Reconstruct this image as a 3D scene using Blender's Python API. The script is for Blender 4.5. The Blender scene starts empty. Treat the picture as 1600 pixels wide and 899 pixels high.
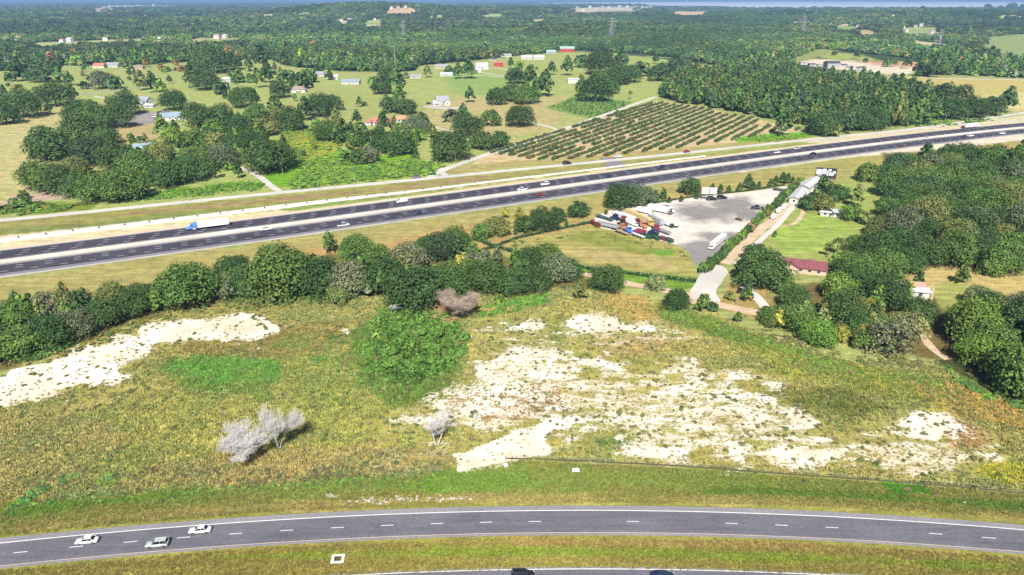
import bpy, math, random
import numpy as np
R_ = random.Random(7)
N_ = np.random.RandomState(11)
D = bpy.data
SC = bpy.context.scene
COL = SC.collection

# ------------------------------------------------------------------ camera, sky, sun, exposure
FOC, PITCH, CAMH = 1067.0, math.radians(23.03), 120.0
cam_d = D.cameras.new('camera'); cam = D.objects.new('camera', cam_d); COL.objects.link(cam)
cam.location = (0, 0, CAMH); cam.rotation_euler = (math.radians(90) - PITCH, 0, 0)
cam_d.sensor_fit = 'HORIZONTAL'; cam_d.sensor_width = 36.0; cam_d.lens = 36.0 * FOC / 1600.0
cam_d.clip_start = 1.0; cam_d.clip_end = 80000
SC.camera = cam
SUN_ELEV = math.radians(46)
wd = D.worlds.new('World'); SC.world = wd; wd.use_nodes = True
wn = wd.node_tree; bg = wn.nodes['Background']
sky = wn.nodes.new('ShaderNodeTexSky'); sky.sky_type = 'NISHITA'; sky.sun_disc = False
sky.sun_elevation = SUN_ELEV; sky.sun_rotation = math.radians(178)
wn.links.new(sky.outputs[0], bg.inputs[0]); bg.inputs[1].default_value = 0.055
sl = D.lights.new('sun', 'SUN'); so = D.objects.new('sun', sl); COL.objects.link(so)
sl.energy = 5.0; sl.angle = math.radians(0.5); sl.color = (1.0, 0.955, 0.88)
so.rotation_euler = (math.radians(90) - SUN_ELEV, 0, math.radians(-2))
SC.view_settings.view_transform = 'Standard'; SC.view_settings.look = 'None'
SC.view_settings.exposure = 0.55; SC.view_settings.gamma = 1.0
SC.view_settings.use_curve_mapping = False
SC.render.engine = 'CYCLES'
SC.cycles.max_bounces = 5; SC.cycles.diffuse_bounces = 2; SC.cycles.volume_bounces = 0
SC.cycles.transparent_max_bounces = 8

# ------------------------------------------------------------------ terrain and pixel geometry
HILLS = [(-820, 4300, 700, 600, 74), (-60, 5200, 700, 600, 38), (2150, 3900, 1200, 700, 40), (900, 5200, 900, 600, 16),
         (-3300, 5200, 1500, 900, 26), (3600, 3000, 900, 900, 30), (-2300, 3200, 900, 500, 14), (-200, 2300, 900, 320, 10)]
def smooth(a, b, x):
    t = np.clip((x - a) / (b - a), 0, 1); return t * t * (3 - 2 * t)
def terr(X, Y):
    X = np.asarray(X, float); Y = np.asarray(Y, float)
    z = np.zeros(np.broadcast(X, Y).shape)
    for cx, cy, sx, sy, a in HILLS:
        z = z + a * np.exp(-((X - cx) / sx) ** 2 - ((Y - cy) / sy) ** 2)
    z = z + 6 * np.sin(X / 410 + Y / 730) * np.sin(Y / 520 - X / 900) * smooth(1500, 2600, Y)
    return z * smooth(1000, 2400, Y) * (1 - smooth(5800, 7000, Y))
def W(x, y, z=None):
    """ground point seen at pixel (x, y) of the 1600 wide photograph"""
    u = (x - 800) / FOC; v = (y - 449.5) / FOC
    dx = u; dy = math.cos(PITCH) - v * math.sin(PITCH); dz = -math.sin(PITCH) - v * math.cos(PITCH)
    if z is not None:
        t = (z - CAMH) / dz; return np.array([dx * t, dy * t, z])
    t = -CAMH / min(dz, -1e-4)
    if t > 1000:
        ts = np.linspace(900, min(t, 30000), 3000)
        h = CAMH + dz * ts - terr(dx * ts, dy * ts)
        k = np.argmax(h <= 0)
        t = ts[k] if h[k] <= 0 else ts[-1]
    X, Y = dx * t, dy * t
    return np.array([X, Y, float(terr(X, Y))])
def proj(X, Y, Z):
    X = np.asarray(X, float); Y = np.asarray(Y, float); Z = np.asarray(Z, float) - CAMH
    d = Y * math.cos(PITCH) - Z * math.sin(PITCH)
    up = Y * math.sin(PITCH) + Z * math.cos(PITCH)
    d = np.maximum(d, 1.0)
    return 800 + FOC * X / d, 449.5 - FOC * up / d, d
def inpoly(px, py, poly):
    px = np.asarray(px, float); py = np.asarray(py, float)
    c = np.zeros(px.shape, bool); n = len(poly)
    for i in range(n):
        x1, y1 = poly[i]; x2, y2 = poly[(i + 1) % n]
        if y1 == y2: continue
        c ^= ((y1 > py) != (y2 > py)) & (px < (x2 - x1) * (py - y1) / (y2 - y1) + x1)
    return c
def sdist(px, py, poly):
    """signed distance, positive inside"""
    best = np.full(px.shape, 1e9); n = len(poly)
    for i in range(n):
        x1, y1 = poly[i]; x2, y2 = poly[(i + 1) % n]
        vx, vy = x2 - x1, y2 - y1; L = vx * vx + vy * vy + 1e-9
        t = np.clip(((px - x1) * vx + (py - y1) * vy) / L, 0, 1)
        best = np.minimum(best, (px - x1 - t * vx) ** 2 + (py - y1 - t * vy) ** 2)
    d = np.sqrt(best)
    return np.where(inpoly(px, py, poly), d, -d)
def vnoise(X, Y, s, seed=0):
    """cheap smooth value noise 0..1"""
    x = X / s; y = Y / s; xi = np.floor(x).astype(np.int64); yi = np.floor(y).astype(np.int64)
    fx = x - xi; fy = y - yi; fx = fx * fx * (3 - 2 * fx); fy = fy * fy * (3 - 2 * fy)
    def h(a, b):
        n = (a * 374761393 + b * 668265263 + seed * 1442695041) & 0x7fffffff
        n = ((n ^ (n >> 13)) * 1274126177) & 0x7fffffff
        return ((n ^ (n >> 16)) & 0xffff) / 65535.0
    return (h(xi, yi) * (1 - fx) + h(xi + 1, yi) * fx) * (1 - fy) + (h(xi, yi + 1) * (1 - fx) + h(xi + 1, yi + 1) * fx) * fy
KALB = 0.76
def lin(c, k=None):
    k = KALB if k is None else k
    g_ = sum(c) / 3; c = [v * .93 + g_ * .07 for v in c]
    return tuple(k * ((v / 255 / 12.92) if v < 10 else ((v / 255 + .055) / 1.055) ** 2.4) for v in c)

# ------------------------------------------------------------------ materials
def mat(name):
    m = D.materials.new(name); m.use_nodes = True
    return m, m.node_tree, m.node_tree.nodes['Principled BSDF']
def node(t, ty, **kw):
    n = t.nodes.new(ty)
    for k, v in kw.items(): setattr(n, k, v)
    return n
def math_(t, op, a, b=None, clamp=False):
    n = node(t, 'ShaderNodeMath', operation=op); n.use_clamp = clamp
    for i, v in enumerate((a, b)):
        if v is None: continue
        if isinstance(v, (int, float)): n.inputs[i].default_value = v
        else: t.links.new(v, n.inputs[i])
    return n.outputs[0]
def noise(t, vec, scale, detail=3, rough=.55, dist=0):
    n = node(t, 'ShaderNodeTexNoise'); n.inputs['Scale'].default_value = scale; n.inputs['Detail'].default_value = detail
    n.inputs['Roughness'].default_value = rough; n.inputs['Distortion'].default_value = dist
    if vec is not None: t.links.new(vec, n.inputs['Vector'])
    return n.outputs['Fac']
def mapr(t, v, a, b, c, d):
    n = node(t, 'ShaderNodeMapRange'); n.clamp = True
    for i, q in zip((1, 2, 3, 4), (a, b, c, d)): n.inputs[i].default_value = q
    t.links.new(v, n.inputs[0]); return n.outputs[0]
def mixc(t, f, a, b, bt='MIX'):
    n = node(t, 'ShaderNodeMix', data_type='RGBA', blend_type=bt)
    for i, v in ((0, f), (6, a), (7, b)):
        if isinstance(v, (int, float)): n.inputs[i].default_value = v
        elif isinstance(v, tuple): n.inputs[i].default_value = v if len(v) == 4 else v + (1,)
        else: t.links.new(v, n.inputs[i])
    return n.outputs[2]
def worldpos(t): return node(t, 'ShaderNodeNewGeometry').outputs['Position']
MC = {}
def plain(name, rgb, rough=.6, metal=0, wear=.12, scale=1.5, spec=.4):
    """painted / metal / masonry surface with slight procedural wear"""
    key = name
    if key in MC: return MC[key]
    m, t, b = mat(name)
    tc = node(t, 'ShaderNodeTexCoord').outputs['Object']
    f = noise(t, tc, scale, 4)
    v = mapr(t, f, .3, .7, 1 - wear, 1 + wear)
    c = mixc(t, 1.0, tuple(rgb), v, 'MULTIPLY')
    t.links.new(c, b.inputs['Base Color']); b.inputs['Roughness'].default_value = rough
    b.inputs['Metallic'].default_value = metal; b.inputs['Specular IOR Level'].default_value = spec
    MC[key] = m; return m
def foliage_mat(name, src):
    m, t, b = mat(name)
    if src == 'OBJ': col = node(t, 'ShaderNodeObjectInfo').outputs['Color']
    else:
        a = node(t, 'ShaderNodeAttribute', attribute_type='INSTANCER', attribute_name='tint'); col = a.outputs['Color']
    lv = node(t, 'ShaderNodeAttribute', attribute_type='GEOMETRY', attribute_name='leaf').outputs['Fac']
    v = mapr(t, lv, 0, 1, .42, 1.75)
    c = mixc(t, 1.0, col, v, 'MULTIPLY')
    n = noise(t, worldpos(t), .35, 2)
    c = mixc(t, mapr(t, n, .42, .72, 0, .55), c, mixc(t, 1.0, c, (1.24, 1.22, .86, 1), 'MULTIPLY'))
    t.links.new(c, b.inputs['Base Color']); b.inputs['Roughness'].default_value = .65
    b.inputs['Specular IOR Level'].default_value = .25
    tr = node(t, 'ShaderNodeBsdfTranslucent'); t.links.new(c, tr.inputs['Color'])
    mx = node(t, 'ShaderNodeMixShader'); mx.inputs[0].default_value = .12
    t.links.new(b.outputs[0], mx.inputs[1]); t.links.new(tr.outputs[0], mx.inputs[2])
    t.links.new(mx.outputs[0], t.nodes['Material Output'].inputs['Surface'])
    return m
M_LEAF = foliage_mat('leaf_cover', 'OBJ')
M_LEAF_S = foliage_mat('leaf_cover_woodland', 'INST')
M_BARK = plain('bark', (.16, .13, .10), .9, wear=.35)
M_PALEBARK = plain('pale_bark', (.42, .39, .35), .9, wear=.25)
M_DEAD = plain('dead_wood', (.60, .58, .57), .85, wear=.2)
M_DEADRUST = plain('dead_rusty_wood', (.42, .33, .27), .85, wear=.3)
M_TYRE = plain('tyre_rubber', (.02, .02, .02), .85)
M_RIM = plain('wheel_rim', (.45, .45, .46), .35, .8)
M_GLASS = plain('dark_glass', (.015, .02, .03), .08, wear=.05, spec=.8)
M_LAMP = plain('lamp_lens', (.75, .75, .7), .15)
M_RED = plain('tail_lens', (.35, .02, .02), .2)
M_DARKMETAL = plain('dark_metal', (.05, .05, .055), .5, .3)
M_GALV = plain('galvanised_steel', (.45, .46, .48), .45, .6)
M_WOODPOLE = plain('weathered_pole', (.35, .31, .27), .9, wear=.3)
M_CONC = plain('concrete', (.55, .53, .50), .9, wear=.2, scale=.3)

# ------------------------------------------------------------------ mesh helpers
class MB:
    def __init__(s): s.v = []; s.f = []
    def add(s, vs, fs):
        k = len(s.v); s.v += [tuple(map(float, q)) for q in vs]; s.f += [tuple(i + k for i in f) for f in fs]; return s
    def box(s, cx, cy, cz, sx, sy, sz, rz=0, taper=1.0):
        vs = []
        for z, k in ((-.5, 1), (.5, taper)):
            for x, y in ((-.5, -.5), (.5, -.5), (.5, .5), (-.5, .5)):
                X, Y = x * sx * k, y * sy * k
                vs.append((cx + X * math.cos(rz) - Y * math.sin(rz), cy + X * math.sin(rz) + Y * math.cos(rz), cz + z * sz))
        return s.add(vs, [(3, 2, 1, 0), (4, 5, 6, 7), (0, 1, 5, 4), (1, 2, 6, 5), (2, 3, 7, 6), (3, 0, 4, 7)])
    def tube(s, a, b, r0, r1=None, n=6, cap=True):
        r1 = r0 if r1 is None else r1
        a = np.array(a, float); b = np.array(b, float); d = b - a; L = np.linalg.norm(d)
        if L < 1e-6: return s
        d /= L; u = np.cross(d, (0, 0, 1) if abs(d[2]) < .9 else (1, 0, 0)); u /= np.linalg.norm(u); w = np.cross(d, u)
        vs = []
        for c, r in ((a, r0), (b, r1)):
            for k in range(n):
                t = 2 * math.pi * k / n; vs.append(c + r * (math.cos(t) * u + math.sin(t) * w))
        fs = [(k, (k + 1) % n, n + (k + 1) % n, n + k) for k in range(n)]
        if cap: fs += [tuple(range(n))[::-1], tuple(range(n, 2 * n))]
        return s.add(vs, fs)
    def loft(s, rings, cap=True):
        n = len(rings[0]); k0 = len(s.v)
        s.v += [tuple(map(float, q)) for r in rings for q in r]
        for i in range(len(rings) - 1):
            for j in range(n):
                a = k0 + i * n + j; b = k0 + i * n + (j + 1) % n
                s.f.append((a, b, b + n, a + n))
        if cap:
            s.f.append(tuple(range(k0 + n - 1, k0 - 1, -1))); s.f.append(tuple(range(k0 + (len(rings) - 1) * n, k0 + len(rings) * n)))
        return s
    def mesh(s, name, m=None, smooth_=False):
        me = D.meshes.new(name); me.from_pydata(s.v, [], s.f)
        if m: me.materials.append(m)
        if smooth_: me.polygons.foreach_set('use_smooth', [True] * len(me.polygons))
        me.update(); return me
def link(name, data, parent=None, loc=None, rz=0, scale=None):
    o = D.objects.new(name, data); COL.objects.link(o)
    if parent is not None: o.parent = parent
    if loc is not None: o.location = tuple(float(q) for q in loc)
    if rz: o.rotation_euler = (0, 0, rz)
    if scale is not None: o.scale = scale
    return o
def tag(o, label=None, cat=None, group=None, kind=None):
    if label: o['label'] = label
    if cat: o['category'] = cat
    if group: o['group'] = group
    if kind: o['kind'] = kind
    return o
def thing(name, label, cat, loc=(0, 0, 0), rz=0, group=None):
    return tag(link(name, None, None, loc, rz), label, cat, group)
def struct(name, me): return tag(link(name, me), kind='structure')
def npmesh(name, v, f4, m):
    """v (n,3), f4 (k,4) arrays -> mesh quickly"""
    me = D.meshes.new(name); v = np.asarray(v, np.float32); f4 = np.asarray(f4, np.int32)
    me.vertices.add(len(v)); me.vertices.foreach_set('co', v.ravel())
    k = f4.shape[1]; me.loops.add(f4.size); me.loops.foreach_set('vertex_index', f4.ravel())
    me.polygons.add(len(f4)); me.polygons.foreach_set('loop_start', np.arange(len(f4), dtype=np.int32) * k)
    me.polygons.foreach_set('loop_total', np.full(len(f4), k, np.int32))
    if m: me.materials.append(m)
    me.update(calc_edges=True); return me
def fattr(me, name, vals, ty='FLOAT', dom='POINT'):
    a = me.attributes.new(name, ty, dom); vals = np.asarray(vals)
    if ty == 'FLOAT_COLOR':
        q = np.ones((len(vals), 4), np.float32); q[:, :3] = vals; a.data.foreach_set('color', q.ravel())
    elif ty == 'FLOAT_VECTOR': a.data.foreach_set('vector', vals.astype(np.float32).ravel())
    elif ty == 'INT': a.data.foreach_set('value', vals.astype(np.int32).ravel())
    else: a.data.foreach_set('value', vals.astype(np.float32).ravel())
# ------------------------------------------------------------------ ground colours: what grows or lies where (photograph pixels -> world)
BIG = 4000
FIELD = [(-2500, 760), (-2500, 640), (0, 590), (120, 545), (200, 512), (270, 490), (420, 470), (560, 462), (700, 470), (900, 445), (960, 458), (1040, 480), (1120, 490),
         (1200, 525), (1290, 555), (1370, 572), (1470, 570), (1560, 625), (1700, 650), (BIG, 800), (BIG, 860), (1700, 775), (1500, 760), (1200, 738), (1000, 725), (800, 716), (720, 735), (560, 750), (330, 765), (120, 778), (0, 782)]
SAND = [  # polygons in the dry field, strength
    ([(-2500, 800), (-300, 690), (0, 632), (60, 622), (150, 606), (215, 592), (190, 578), (232, 556), (262, 540), (330, 535), (400, 532), (440, 520), (432, 505), (400, 490), (330, 489), (270, 495), (200, 514), (130, 541), (60, 567), (0, 590), (-300, 650), (-2500, 700)], 1.0, 7),
    ([(395, 488), (470, 498), (530, 512), (545, 522), (470, 518), (430, 528), (380, 520)], .45, 8),
    ([(370, 542), (430, 536), (400, 552)], .5, 6),
    ([(888, 488), (925, 482), (960, 490), (985, 508), (1020, 515), (985, 522), (950, 530), (900, 522), (878, 510)], .84, 8),
    ([(905, 452), (922, 450), (935, 472), (910, 474)], .8, 5),
    ([(1045, 505), (1085, 512), (1120, 525), (1095, 530), (1060, 520)], .55, 7),
    ([(720, 512), (790, 498), (860, 500), (870, 512), (820, 522), (740, 520)], .80, 9),
    ([(740, 560), (860, 530), (960, 545), (1010, 560), (1060, 575), (1140, 580), (1150, 600), (1080, 600), (1000, 585), (960, 600), (880, 592), (800, 600), (730, 600)], .80, 14),
    ([(880, 565), (940, 548), (1000, 562), (1000, 585), (940, 595), (890, 588)], .86, 10),
    ([(1030, 576), (1065, 578), (1062, 588), (1035, 586)], .95, 3),
    ([(700, 590), (790, 585), (820, 625), (760, 650), (690, 650), (600, 655), (580, 648), (640, 635)], .62, 12),
    ([(715, 735), (715, 712), (760, 690), (800, 665), (860, 652), (915, 650), (900, 668), (860, 685), (860, 712), (820, 716), (770, 735)], 1.05, 5),
    ([(860, 600), (980, 610), (1100, 625), (1240, 640), (1290, 665), (1380, 670), (1470, 690), (1560, 720), (1480, 745), (1400, 740), (1300, 715), (1200, 725), (1080, 700), (980, 690), (900, 690), (840, 640)], .60, 22),
    ([(1080, 628), (1200, 636), (1285, 655), (1280, 668), (1200, 665), (1130, 648)], .82, 10),
    ([(1400, 650), (1440, 642), (1480, 655), (1500, 670), (1440, 690), (1395, 672)], .84, 10),
    ([(1130, 690), (1220, 700), (1300, 712), (1290, 728), (1220, 728), (1140, 710)], .82, 10),
    ([(930, 705), (1010, 690), (1080, 702), (1080, 722), (960, 715)], .8, 10),
    ([(1350, 720), (1420, 700), (1520, 725), (1440, 745)], .7, 10),
    ([(1220, 598), (1170, 590), (1140, 580), (1180, 575)], .5, 8),
    ([(1250, 552), (1275, 550), (1275, 560), (1255, 561)], .9, 3),
    ([(640, 738), (700, 728), (700, 736), (650, 742)], .4, 5),
    ([(740, 545), (900, 520), (1060, 560), (1240, 600), (1300, 660), (1500, 700), (1540, 735), (1300, 735), (1000, 720), (860, 715), (700, 700), (600, 655), (700, 620)], .64, 26),
    ([(700, 500), (880, 480), (1020, 500), (1120, 520), (1090, 545), (900, 560), (740, 550)], .50, 12), ([(1330, 640), (1480, 630), (1560, 680), (1560, 720), (1400, 700)], .52, 12),
    ([(1040, 560), (1160, 570), (1260, 600), (1230, 610), (1150, 606), (1050, 600)], .74, 10),
    ([(470, 505), (545, 512), (550, 524), (480, 516)], .8, 4), ([(500, 742), (700, 700), (730, 716), (700, 738), (560, 748)], .34, 8), ([(60, 640), (180, 600), (300, 560), (240, 620), (100, 660)], .45, 14),
    ([(560, 655), (640, 640), (740, 640), (760, 665), (700, 680), (620, 668)], .62, 8), ([(800, 640), (900, 620), (1000, 650), (920, 660), (830, 655)], .6, 10),
    ([(380, 740), (560, 745), (640, 780), (820, 775), (820, 786), (560, 790), (430, 800), (380, 800)], .26, 10),
]
PAINT = [  # polygon, colour seen in sun, feather px, wobble px
    ([(-BIG, 112), (-BIG, 40), (BIG, 40), (BIG, 112)], (70, 88, 52), 2, 0),
    ([(-BIG, 40), (-BIG, -3.99), (BIG, -3.99), (BIG, 40)], (66, 84, 60), 1, 0),
    # far clearings
    ([(33, 72), (60, 66), (130, 64), (225, 60), (228, 65), (140, 69), (60, 73)], (178, 182, 122), 1, 1),
    ([(285, 66), (310, 59), (380, 59), (375, 64), (320, 66)], (185, 176, 125), 1, 1),
    ([(560, 42), (570, 36), (598, 35), (600, 41), (580, 43)], (150, 170, 90), 1, 1),
    ([(598, 19), (612, 13), (642, 12), (655, 17), (640, 22), (610, 22)], (215, 180, 140), 1, 1),
    ([(135, 16), (170, 9), (280, 9), (280, 13), (180, 15), (150, 19)], (205, 180, 150), 1, 1),
    ([(210, 28), (255, 25), (255, 30), (215, 30)], (205, 185, 140), 1, 1),
    ([(880, 17), (900, 13), (960, 10), (1020, 11), (1015, 17), (960, 18), (900, 19)], (222, 200, 175), 1, 1),
    ([(1025, 22), (1060, 18), (1100, 18), (1115, 21), (1110, 23), (1060, 24)], (225, 185, 150), 1, 1),
    ([(1110, 24), (1200, 21), (1290, 17), (1290, 20), (1200, 25)], (205, 200, 180), 1, 1),
    ([(1330, 53), (1352, 46), (1372, 50), (1365, 56), (1340, 56)], (195, 180, 125), 1, 1),
    ([(1428, 70), (1425, 63), (1455, 66), (1490, 70), (1480, 74)], (205, 190, 150), 1, 1),
    ([(1290, 48), (1310, 40), (1350, 42), (1340, 47)], (150, 170, 95), 1, 1),
    ([(1400, 50), (1420, 42), (1470, 44), (1460, 55), (1420, 56)], (165, 175, 110), 1, 1),
    ([(518, 35), (540, 32), (560, 36), (535, 38)], (205, 196, 160), 1, 1), ([(655, 27), (690, 23), (705, 26), (670, 29)], (165, 182, 110), 1, 1), ([(740, 25), (775, 21), (800, 24), (765, 28)], (170, 186, 118), 1, 1),
    ([(696, 51), (730, 47), (742, 50), (712, 54)], (178, 180, 120), 1, 1), ([(0, 12), (20, 10), (24, 13), (0, 15)], (214, 190, 160), 1, 1), ([(200, 22), (232, 19), (236, 22), (210, 25)], (200, 186, 150), 1, 1), ([(286, 38), (330, 34), (338, 37), (300, 40)], (186, 186, 130), 1, 1),
    ([(1425, 38), (1460, 34), (1468, 38), (1438, 41)], (190, 186, 140), 1, 1), ([(1318, 33), (1345, 30), (1350, 33), (1328, 35)], (186, 188, 130), 1, 1), ([(1210, 40), (1244, 37), (1250, 40), (1222, 43)], (178, 182, 126), 1, 1), ([(1480, 52), (1520, 49), (1530, 53), (1500, 56)], (165, 178, 112), 1, 1),
    ([(400, 24), (430, 21), (438, 24), (412, 27)], (190, 184, 140), 1, 1), ([(60, 38), (100, 35), (108, 38), (80, 41)], (176, 184, 124), 1, 1), ([(820, 32), (850, 29), (862, 32), (836, 35)], (196, 190, 140), 1, 1), ([(470, 52), (500, 49), (512, 52), (484, 55)], (168, 182, 112), 1, 1),
    ([(1505, 78), (1540, 70), (1540, 58), (1620, 52), (1620, 95), (1560, 90), (1540, 76)], (150, 165, 100), 1, 2),
    # open country above the highway
    ([(-BIG, 330), (-BIG, 112), (0, 112), (40, 107), (100, 103), (230, 101), (300, 97), (420, 92), (450, 104), (560, 114), (640, 113), (660, 102), (700, 99), (780, 90), (880, 80), (960, 84), (1010, 90), (1125, 104),
      (1128, 112), (1030, 130), (1030, 160), (1260, 203), (1320, 214), (1200, 232), (800, 270), (400, 310), (0, 350)], (168, 175, 102), 2, 2),
    ([(0, 300), (-200, 200), (90, 165), (200, 160), (170, 250), (100, 300), (20, 310)], (190, 180, 122), 12, 8),
    ([(130, 235), (170, 185), (240, 190), (250, 215), (200, 235)], (186, 165, 115), 8, 5),
    ([(640, 175), (720, 150), (900, 150), (860, 200), (780, 225), (700, 210)], (186, 172, 118), 14, 8),
    ([(690, 112), (795, 118), (800, 145), (720, 150), (700, 130)], (146, 170, 94), 9, 6),
    ([(500, 130), (600, 150), (700, 170), (560, 190), (500, 175)], (165, 170, 100), 10, 5),
    ([(852, 168), (900, 150), (985, 158), (970, 175), (920, 186)], (120, 150, 75), 3, 2),
    ([(960, 88), (1010, 90), (1128, 105), (1125, 110), (1060, 108), (1000, 97)], (165, 178, 100), 1, 1),
    ([(1405, 118), (1450, 122), (1620, 124), (BIG, 130), (BIG, 260), (1600, 180), (1540, 165), (1440, 146)], (196, 180, 108), 2, 3),
    ([(1540, 150), (1620, 145), (1620, 178), (1560, 168)], (214, 196, 140), 8, 4),
    ([(1240, 98), (1262, 92), (1320, 94), (1380, 98), (1430, 102), (1432, 110), (1420, 117), (1380, 115), (1300, 108)], (226, 208, 188), 1.5, 2),
    ([(1330, 96), (1440, 96), (1440, 106), (1380, 104)], (208, 160, 125), 2, 2),
    ([(1180, 110), (1240, 88), (1290, 74), (1310, 80), (1262, 94), (1236, 104)], (150, 158, 92), 2, 2),
    ([(1280, 90), (1300, 80), (1340, 84), (1380, 96), (1300, 94)], (165, 172, 90), 1.5, 2),
    ([(400, 290), (440, 235), (490, 215), (560, 245), (640, 240), (685, 262), (660, 272), (560, 283), (460, 292)], (118, 168, 38), 5, 5),
    ([(425, 255), (445, 205), (500, 195), (540, 225), (500, 250)], (165, 165, 62), 8, 6),
    ([(215, 312), (260, 298), (380, 284), (412, 288), (405, 296), (300, 306)], (108, 150, 40), 3, 4),
    ([(-60, 338), (0, 322), (60, 316), (150, 318), (140, 328), (30, 336)], (128, 140, 48), 5, 4),
    ([(20, 305), (60, 300), (110, 300), (105, 312), (50, 315), (0, 318)], (190, 165, 145), 4, 4),
    ([(135, 190), (215, 175), (250, 178), (262, 188), (240, 192), (215, 195)], (158, 152, 152), 3, 2),
    # orchard soil
    ([(735, 258), (760, 240), (840, 212), (900, 192), (1028, 158), (1100, 170), (1200, 190), (1265, 205), (1260, 214), (1150, 224), (1000, 240), (850, 255)], (206, 182, 138), 3, 2),
    ([(1150, 218), (1180, 210), (1262, 208), (1268, 214), (1200, 222), (1155, 224)], (112, 175, 38), 2, 2),
    ([(640, 270), (730, 258), (820, 252), (1100, 228), (1320, 212), (1320, 216), (1100, 234), (700, 272)], (175, 160, 100), 2, 2),
    # between the frontage road and the highway
    ([(-BIG, 420), (-300, 372), (0, 345), (400, 308), (800, 269), (1200, 230), (1300, 219), (1300, 222), (960, 260), (600, 312), (400, 334), (0, 372), (-BIG, 440)], (158, 150, 86), 2, 3),
    ([(-300, 395), (0, 360), (200, 341), (400, 322), (600, 305), (600, 311), (400, 330), (200, 350), (0, 370)], (132, 142, 76), 6, 5),
    ([(200, 331), (400, 312), (620, 293), (760, 276), (760, 280), (600, 298), (400, 319), (200, 336)], (164, 136, 100), 3, 2),
    ([(-BIG, 440), (0, 369), (400, 332), (800, 284), (950, 264), (950, 268), (800, 294), (400, 343), (0, 394), (-BIG, 470)], (228, 208, 168), 1.5, 2),
    ([(430, 326), (600, 308), (800, 285), (920, 268), (920, 272), (800, 290), (600, 313), (450, 331)], (140, 160, 80), 1.2, 1),
    ([(1240, 222), (1300, 214), (1400, 205), (1500, 193), (1640, 175), (1640, 190), (1500, 200), (1300, 225)], (215, 200, 172), 1, 1),
    # verge below the highway
    ([(-BIG, 520), (0, 437), (400, 381), (800, 324), (1200, 263), (1340, 246), (1600, 214), (BIG, 60), (BIG, 360), (1600, 262), (1400, 252), (1370, 290), (1280, 300), (1180, 300), (1000, 320), (900, 360), (740, 390), (600, 420), (300, 450), (0, 475), (-BIG, 560)], (172, 160, 96), 3, 3),
    ([(300, 420), (500, 388), (560, 400), (640, 370), (740, 350), (740, 372), (600, 420), (400, 440)], (186, 152, 96), 8, 6),
    ([(1340, 262), (1500, 235), (1640, 222), (1640, 262), (1450, 250), (1380, 268)], (188, 162, 92), 5, 3),
    ([(1310, 228), (1450, 218), (1640, 207), (1640, 212), (1600, 219), (1480, 232), (1400, 240), (1330, 246), (1150, 270), (1150, 266)], (228, 214, 190), 1.2, 1),
    ([(680, 400), (740, 372), (900, 350), (985, 330), (1065, 388), (1085, 418), (1095, 445), (960, 440), (840, 420), (740, 420)], (170, 162, 92), 3, 3),
    ([(880, 372), (930, 362), (1000, 378), (1030, 392), (1000, 402), (940, 385)], (142, 148, 70), 5, 3),
    ([(1015, 392), (1050, 388), (1060, 398), (1025, 402)], (110, 155, 50), 3, 2),
    ([(800, 395), (900, 388), (1040, 405), (1070, 425), (930, 405)], (182, 165, 105), 4, 4),
    ([(860, 425), (900, 415), (1080, 432), (1095, 442), (1070, 455), (960, 442)], (118, 155, 52), 3, 3),
    ([(600, 420), (720, 385), (900, 350), (1000, 322), (1100, 292), (1100, 304), (1000, 330), (930, 350), (820, 372), (740, 400)], (182, 150, 100), 3, 3),
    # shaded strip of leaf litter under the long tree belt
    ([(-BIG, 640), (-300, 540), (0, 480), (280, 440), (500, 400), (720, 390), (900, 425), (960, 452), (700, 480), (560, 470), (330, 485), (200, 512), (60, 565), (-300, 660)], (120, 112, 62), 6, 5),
    ([(330, 452), (385, 447), (380, 460), (345, 464)], (226, 190, 150), 2, 2),
    # land right of the yard
    ([(1190, 380), (1240, 325), (1280, 290), (1380, 262), (1370, 300), (1400, 350), (1340, 400), (1300, 440), (1225, 410)], (162, 170, 92), 4, 3),
    ([(1200, 350), (1300, 330), (1330, 360), (1280, 392), (1215, 398)], (158, 176, 84), 8, 4),
    ([(1380, 420), (1460, 400), (1600, 425), (BIG, 430), (BIG, 560), (1600, 500), (1480, 480), (1440, 480)], (192, 172, 108), 4, 4),
    ([(1455, 445), (1500, 430), (1530, 470), (1490, 485), (1450, 480)], (165, 168, 92), 4, 4),
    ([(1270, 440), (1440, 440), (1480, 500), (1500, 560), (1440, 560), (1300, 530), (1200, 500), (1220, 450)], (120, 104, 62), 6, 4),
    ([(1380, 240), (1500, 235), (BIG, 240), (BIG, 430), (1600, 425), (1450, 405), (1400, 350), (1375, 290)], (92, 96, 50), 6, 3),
    ([(1120, 480), (1140, 440), (1200, 448), (1210, 490), (1180, 500)], (172, 150, 88), 3, 3),
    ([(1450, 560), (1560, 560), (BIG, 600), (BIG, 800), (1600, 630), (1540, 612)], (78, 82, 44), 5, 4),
    # dry field and its patches
    (FIELD, (176, 164, 92), 6, 8),
    ([(60, 660), (300, 600), (560, 640), (700, 690), (560, 740), (300, 730), (80, 740)], (176, 168, 88), 20, 14),
    ([(-400, 730), (0, 640), (110, 640), (220, 690), (120, 750), (0, 770)], (178, 164, 96), 14, 12),
    ([(230, 735), (430, 700), (640, 700), (720, 722), (560, 752), (330, 762)], (180, 160, 96), 12, 10),
    ([(250, 570), (330, 556), (430, 560), (445, 590), (420, 612), (330, 605), (280, 592)], (136, 154, 68), 18, 18),
    ([(280, 565), (330, 560), (420, 562), (435, 585), (330, 590)], (108, 160, 58), 12, 16),
    ([(440, 545), (540, 520), (560, 600), (640, 650), (520, 700), (450, 640)], (172, 168, 84), 14, 10),
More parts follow.
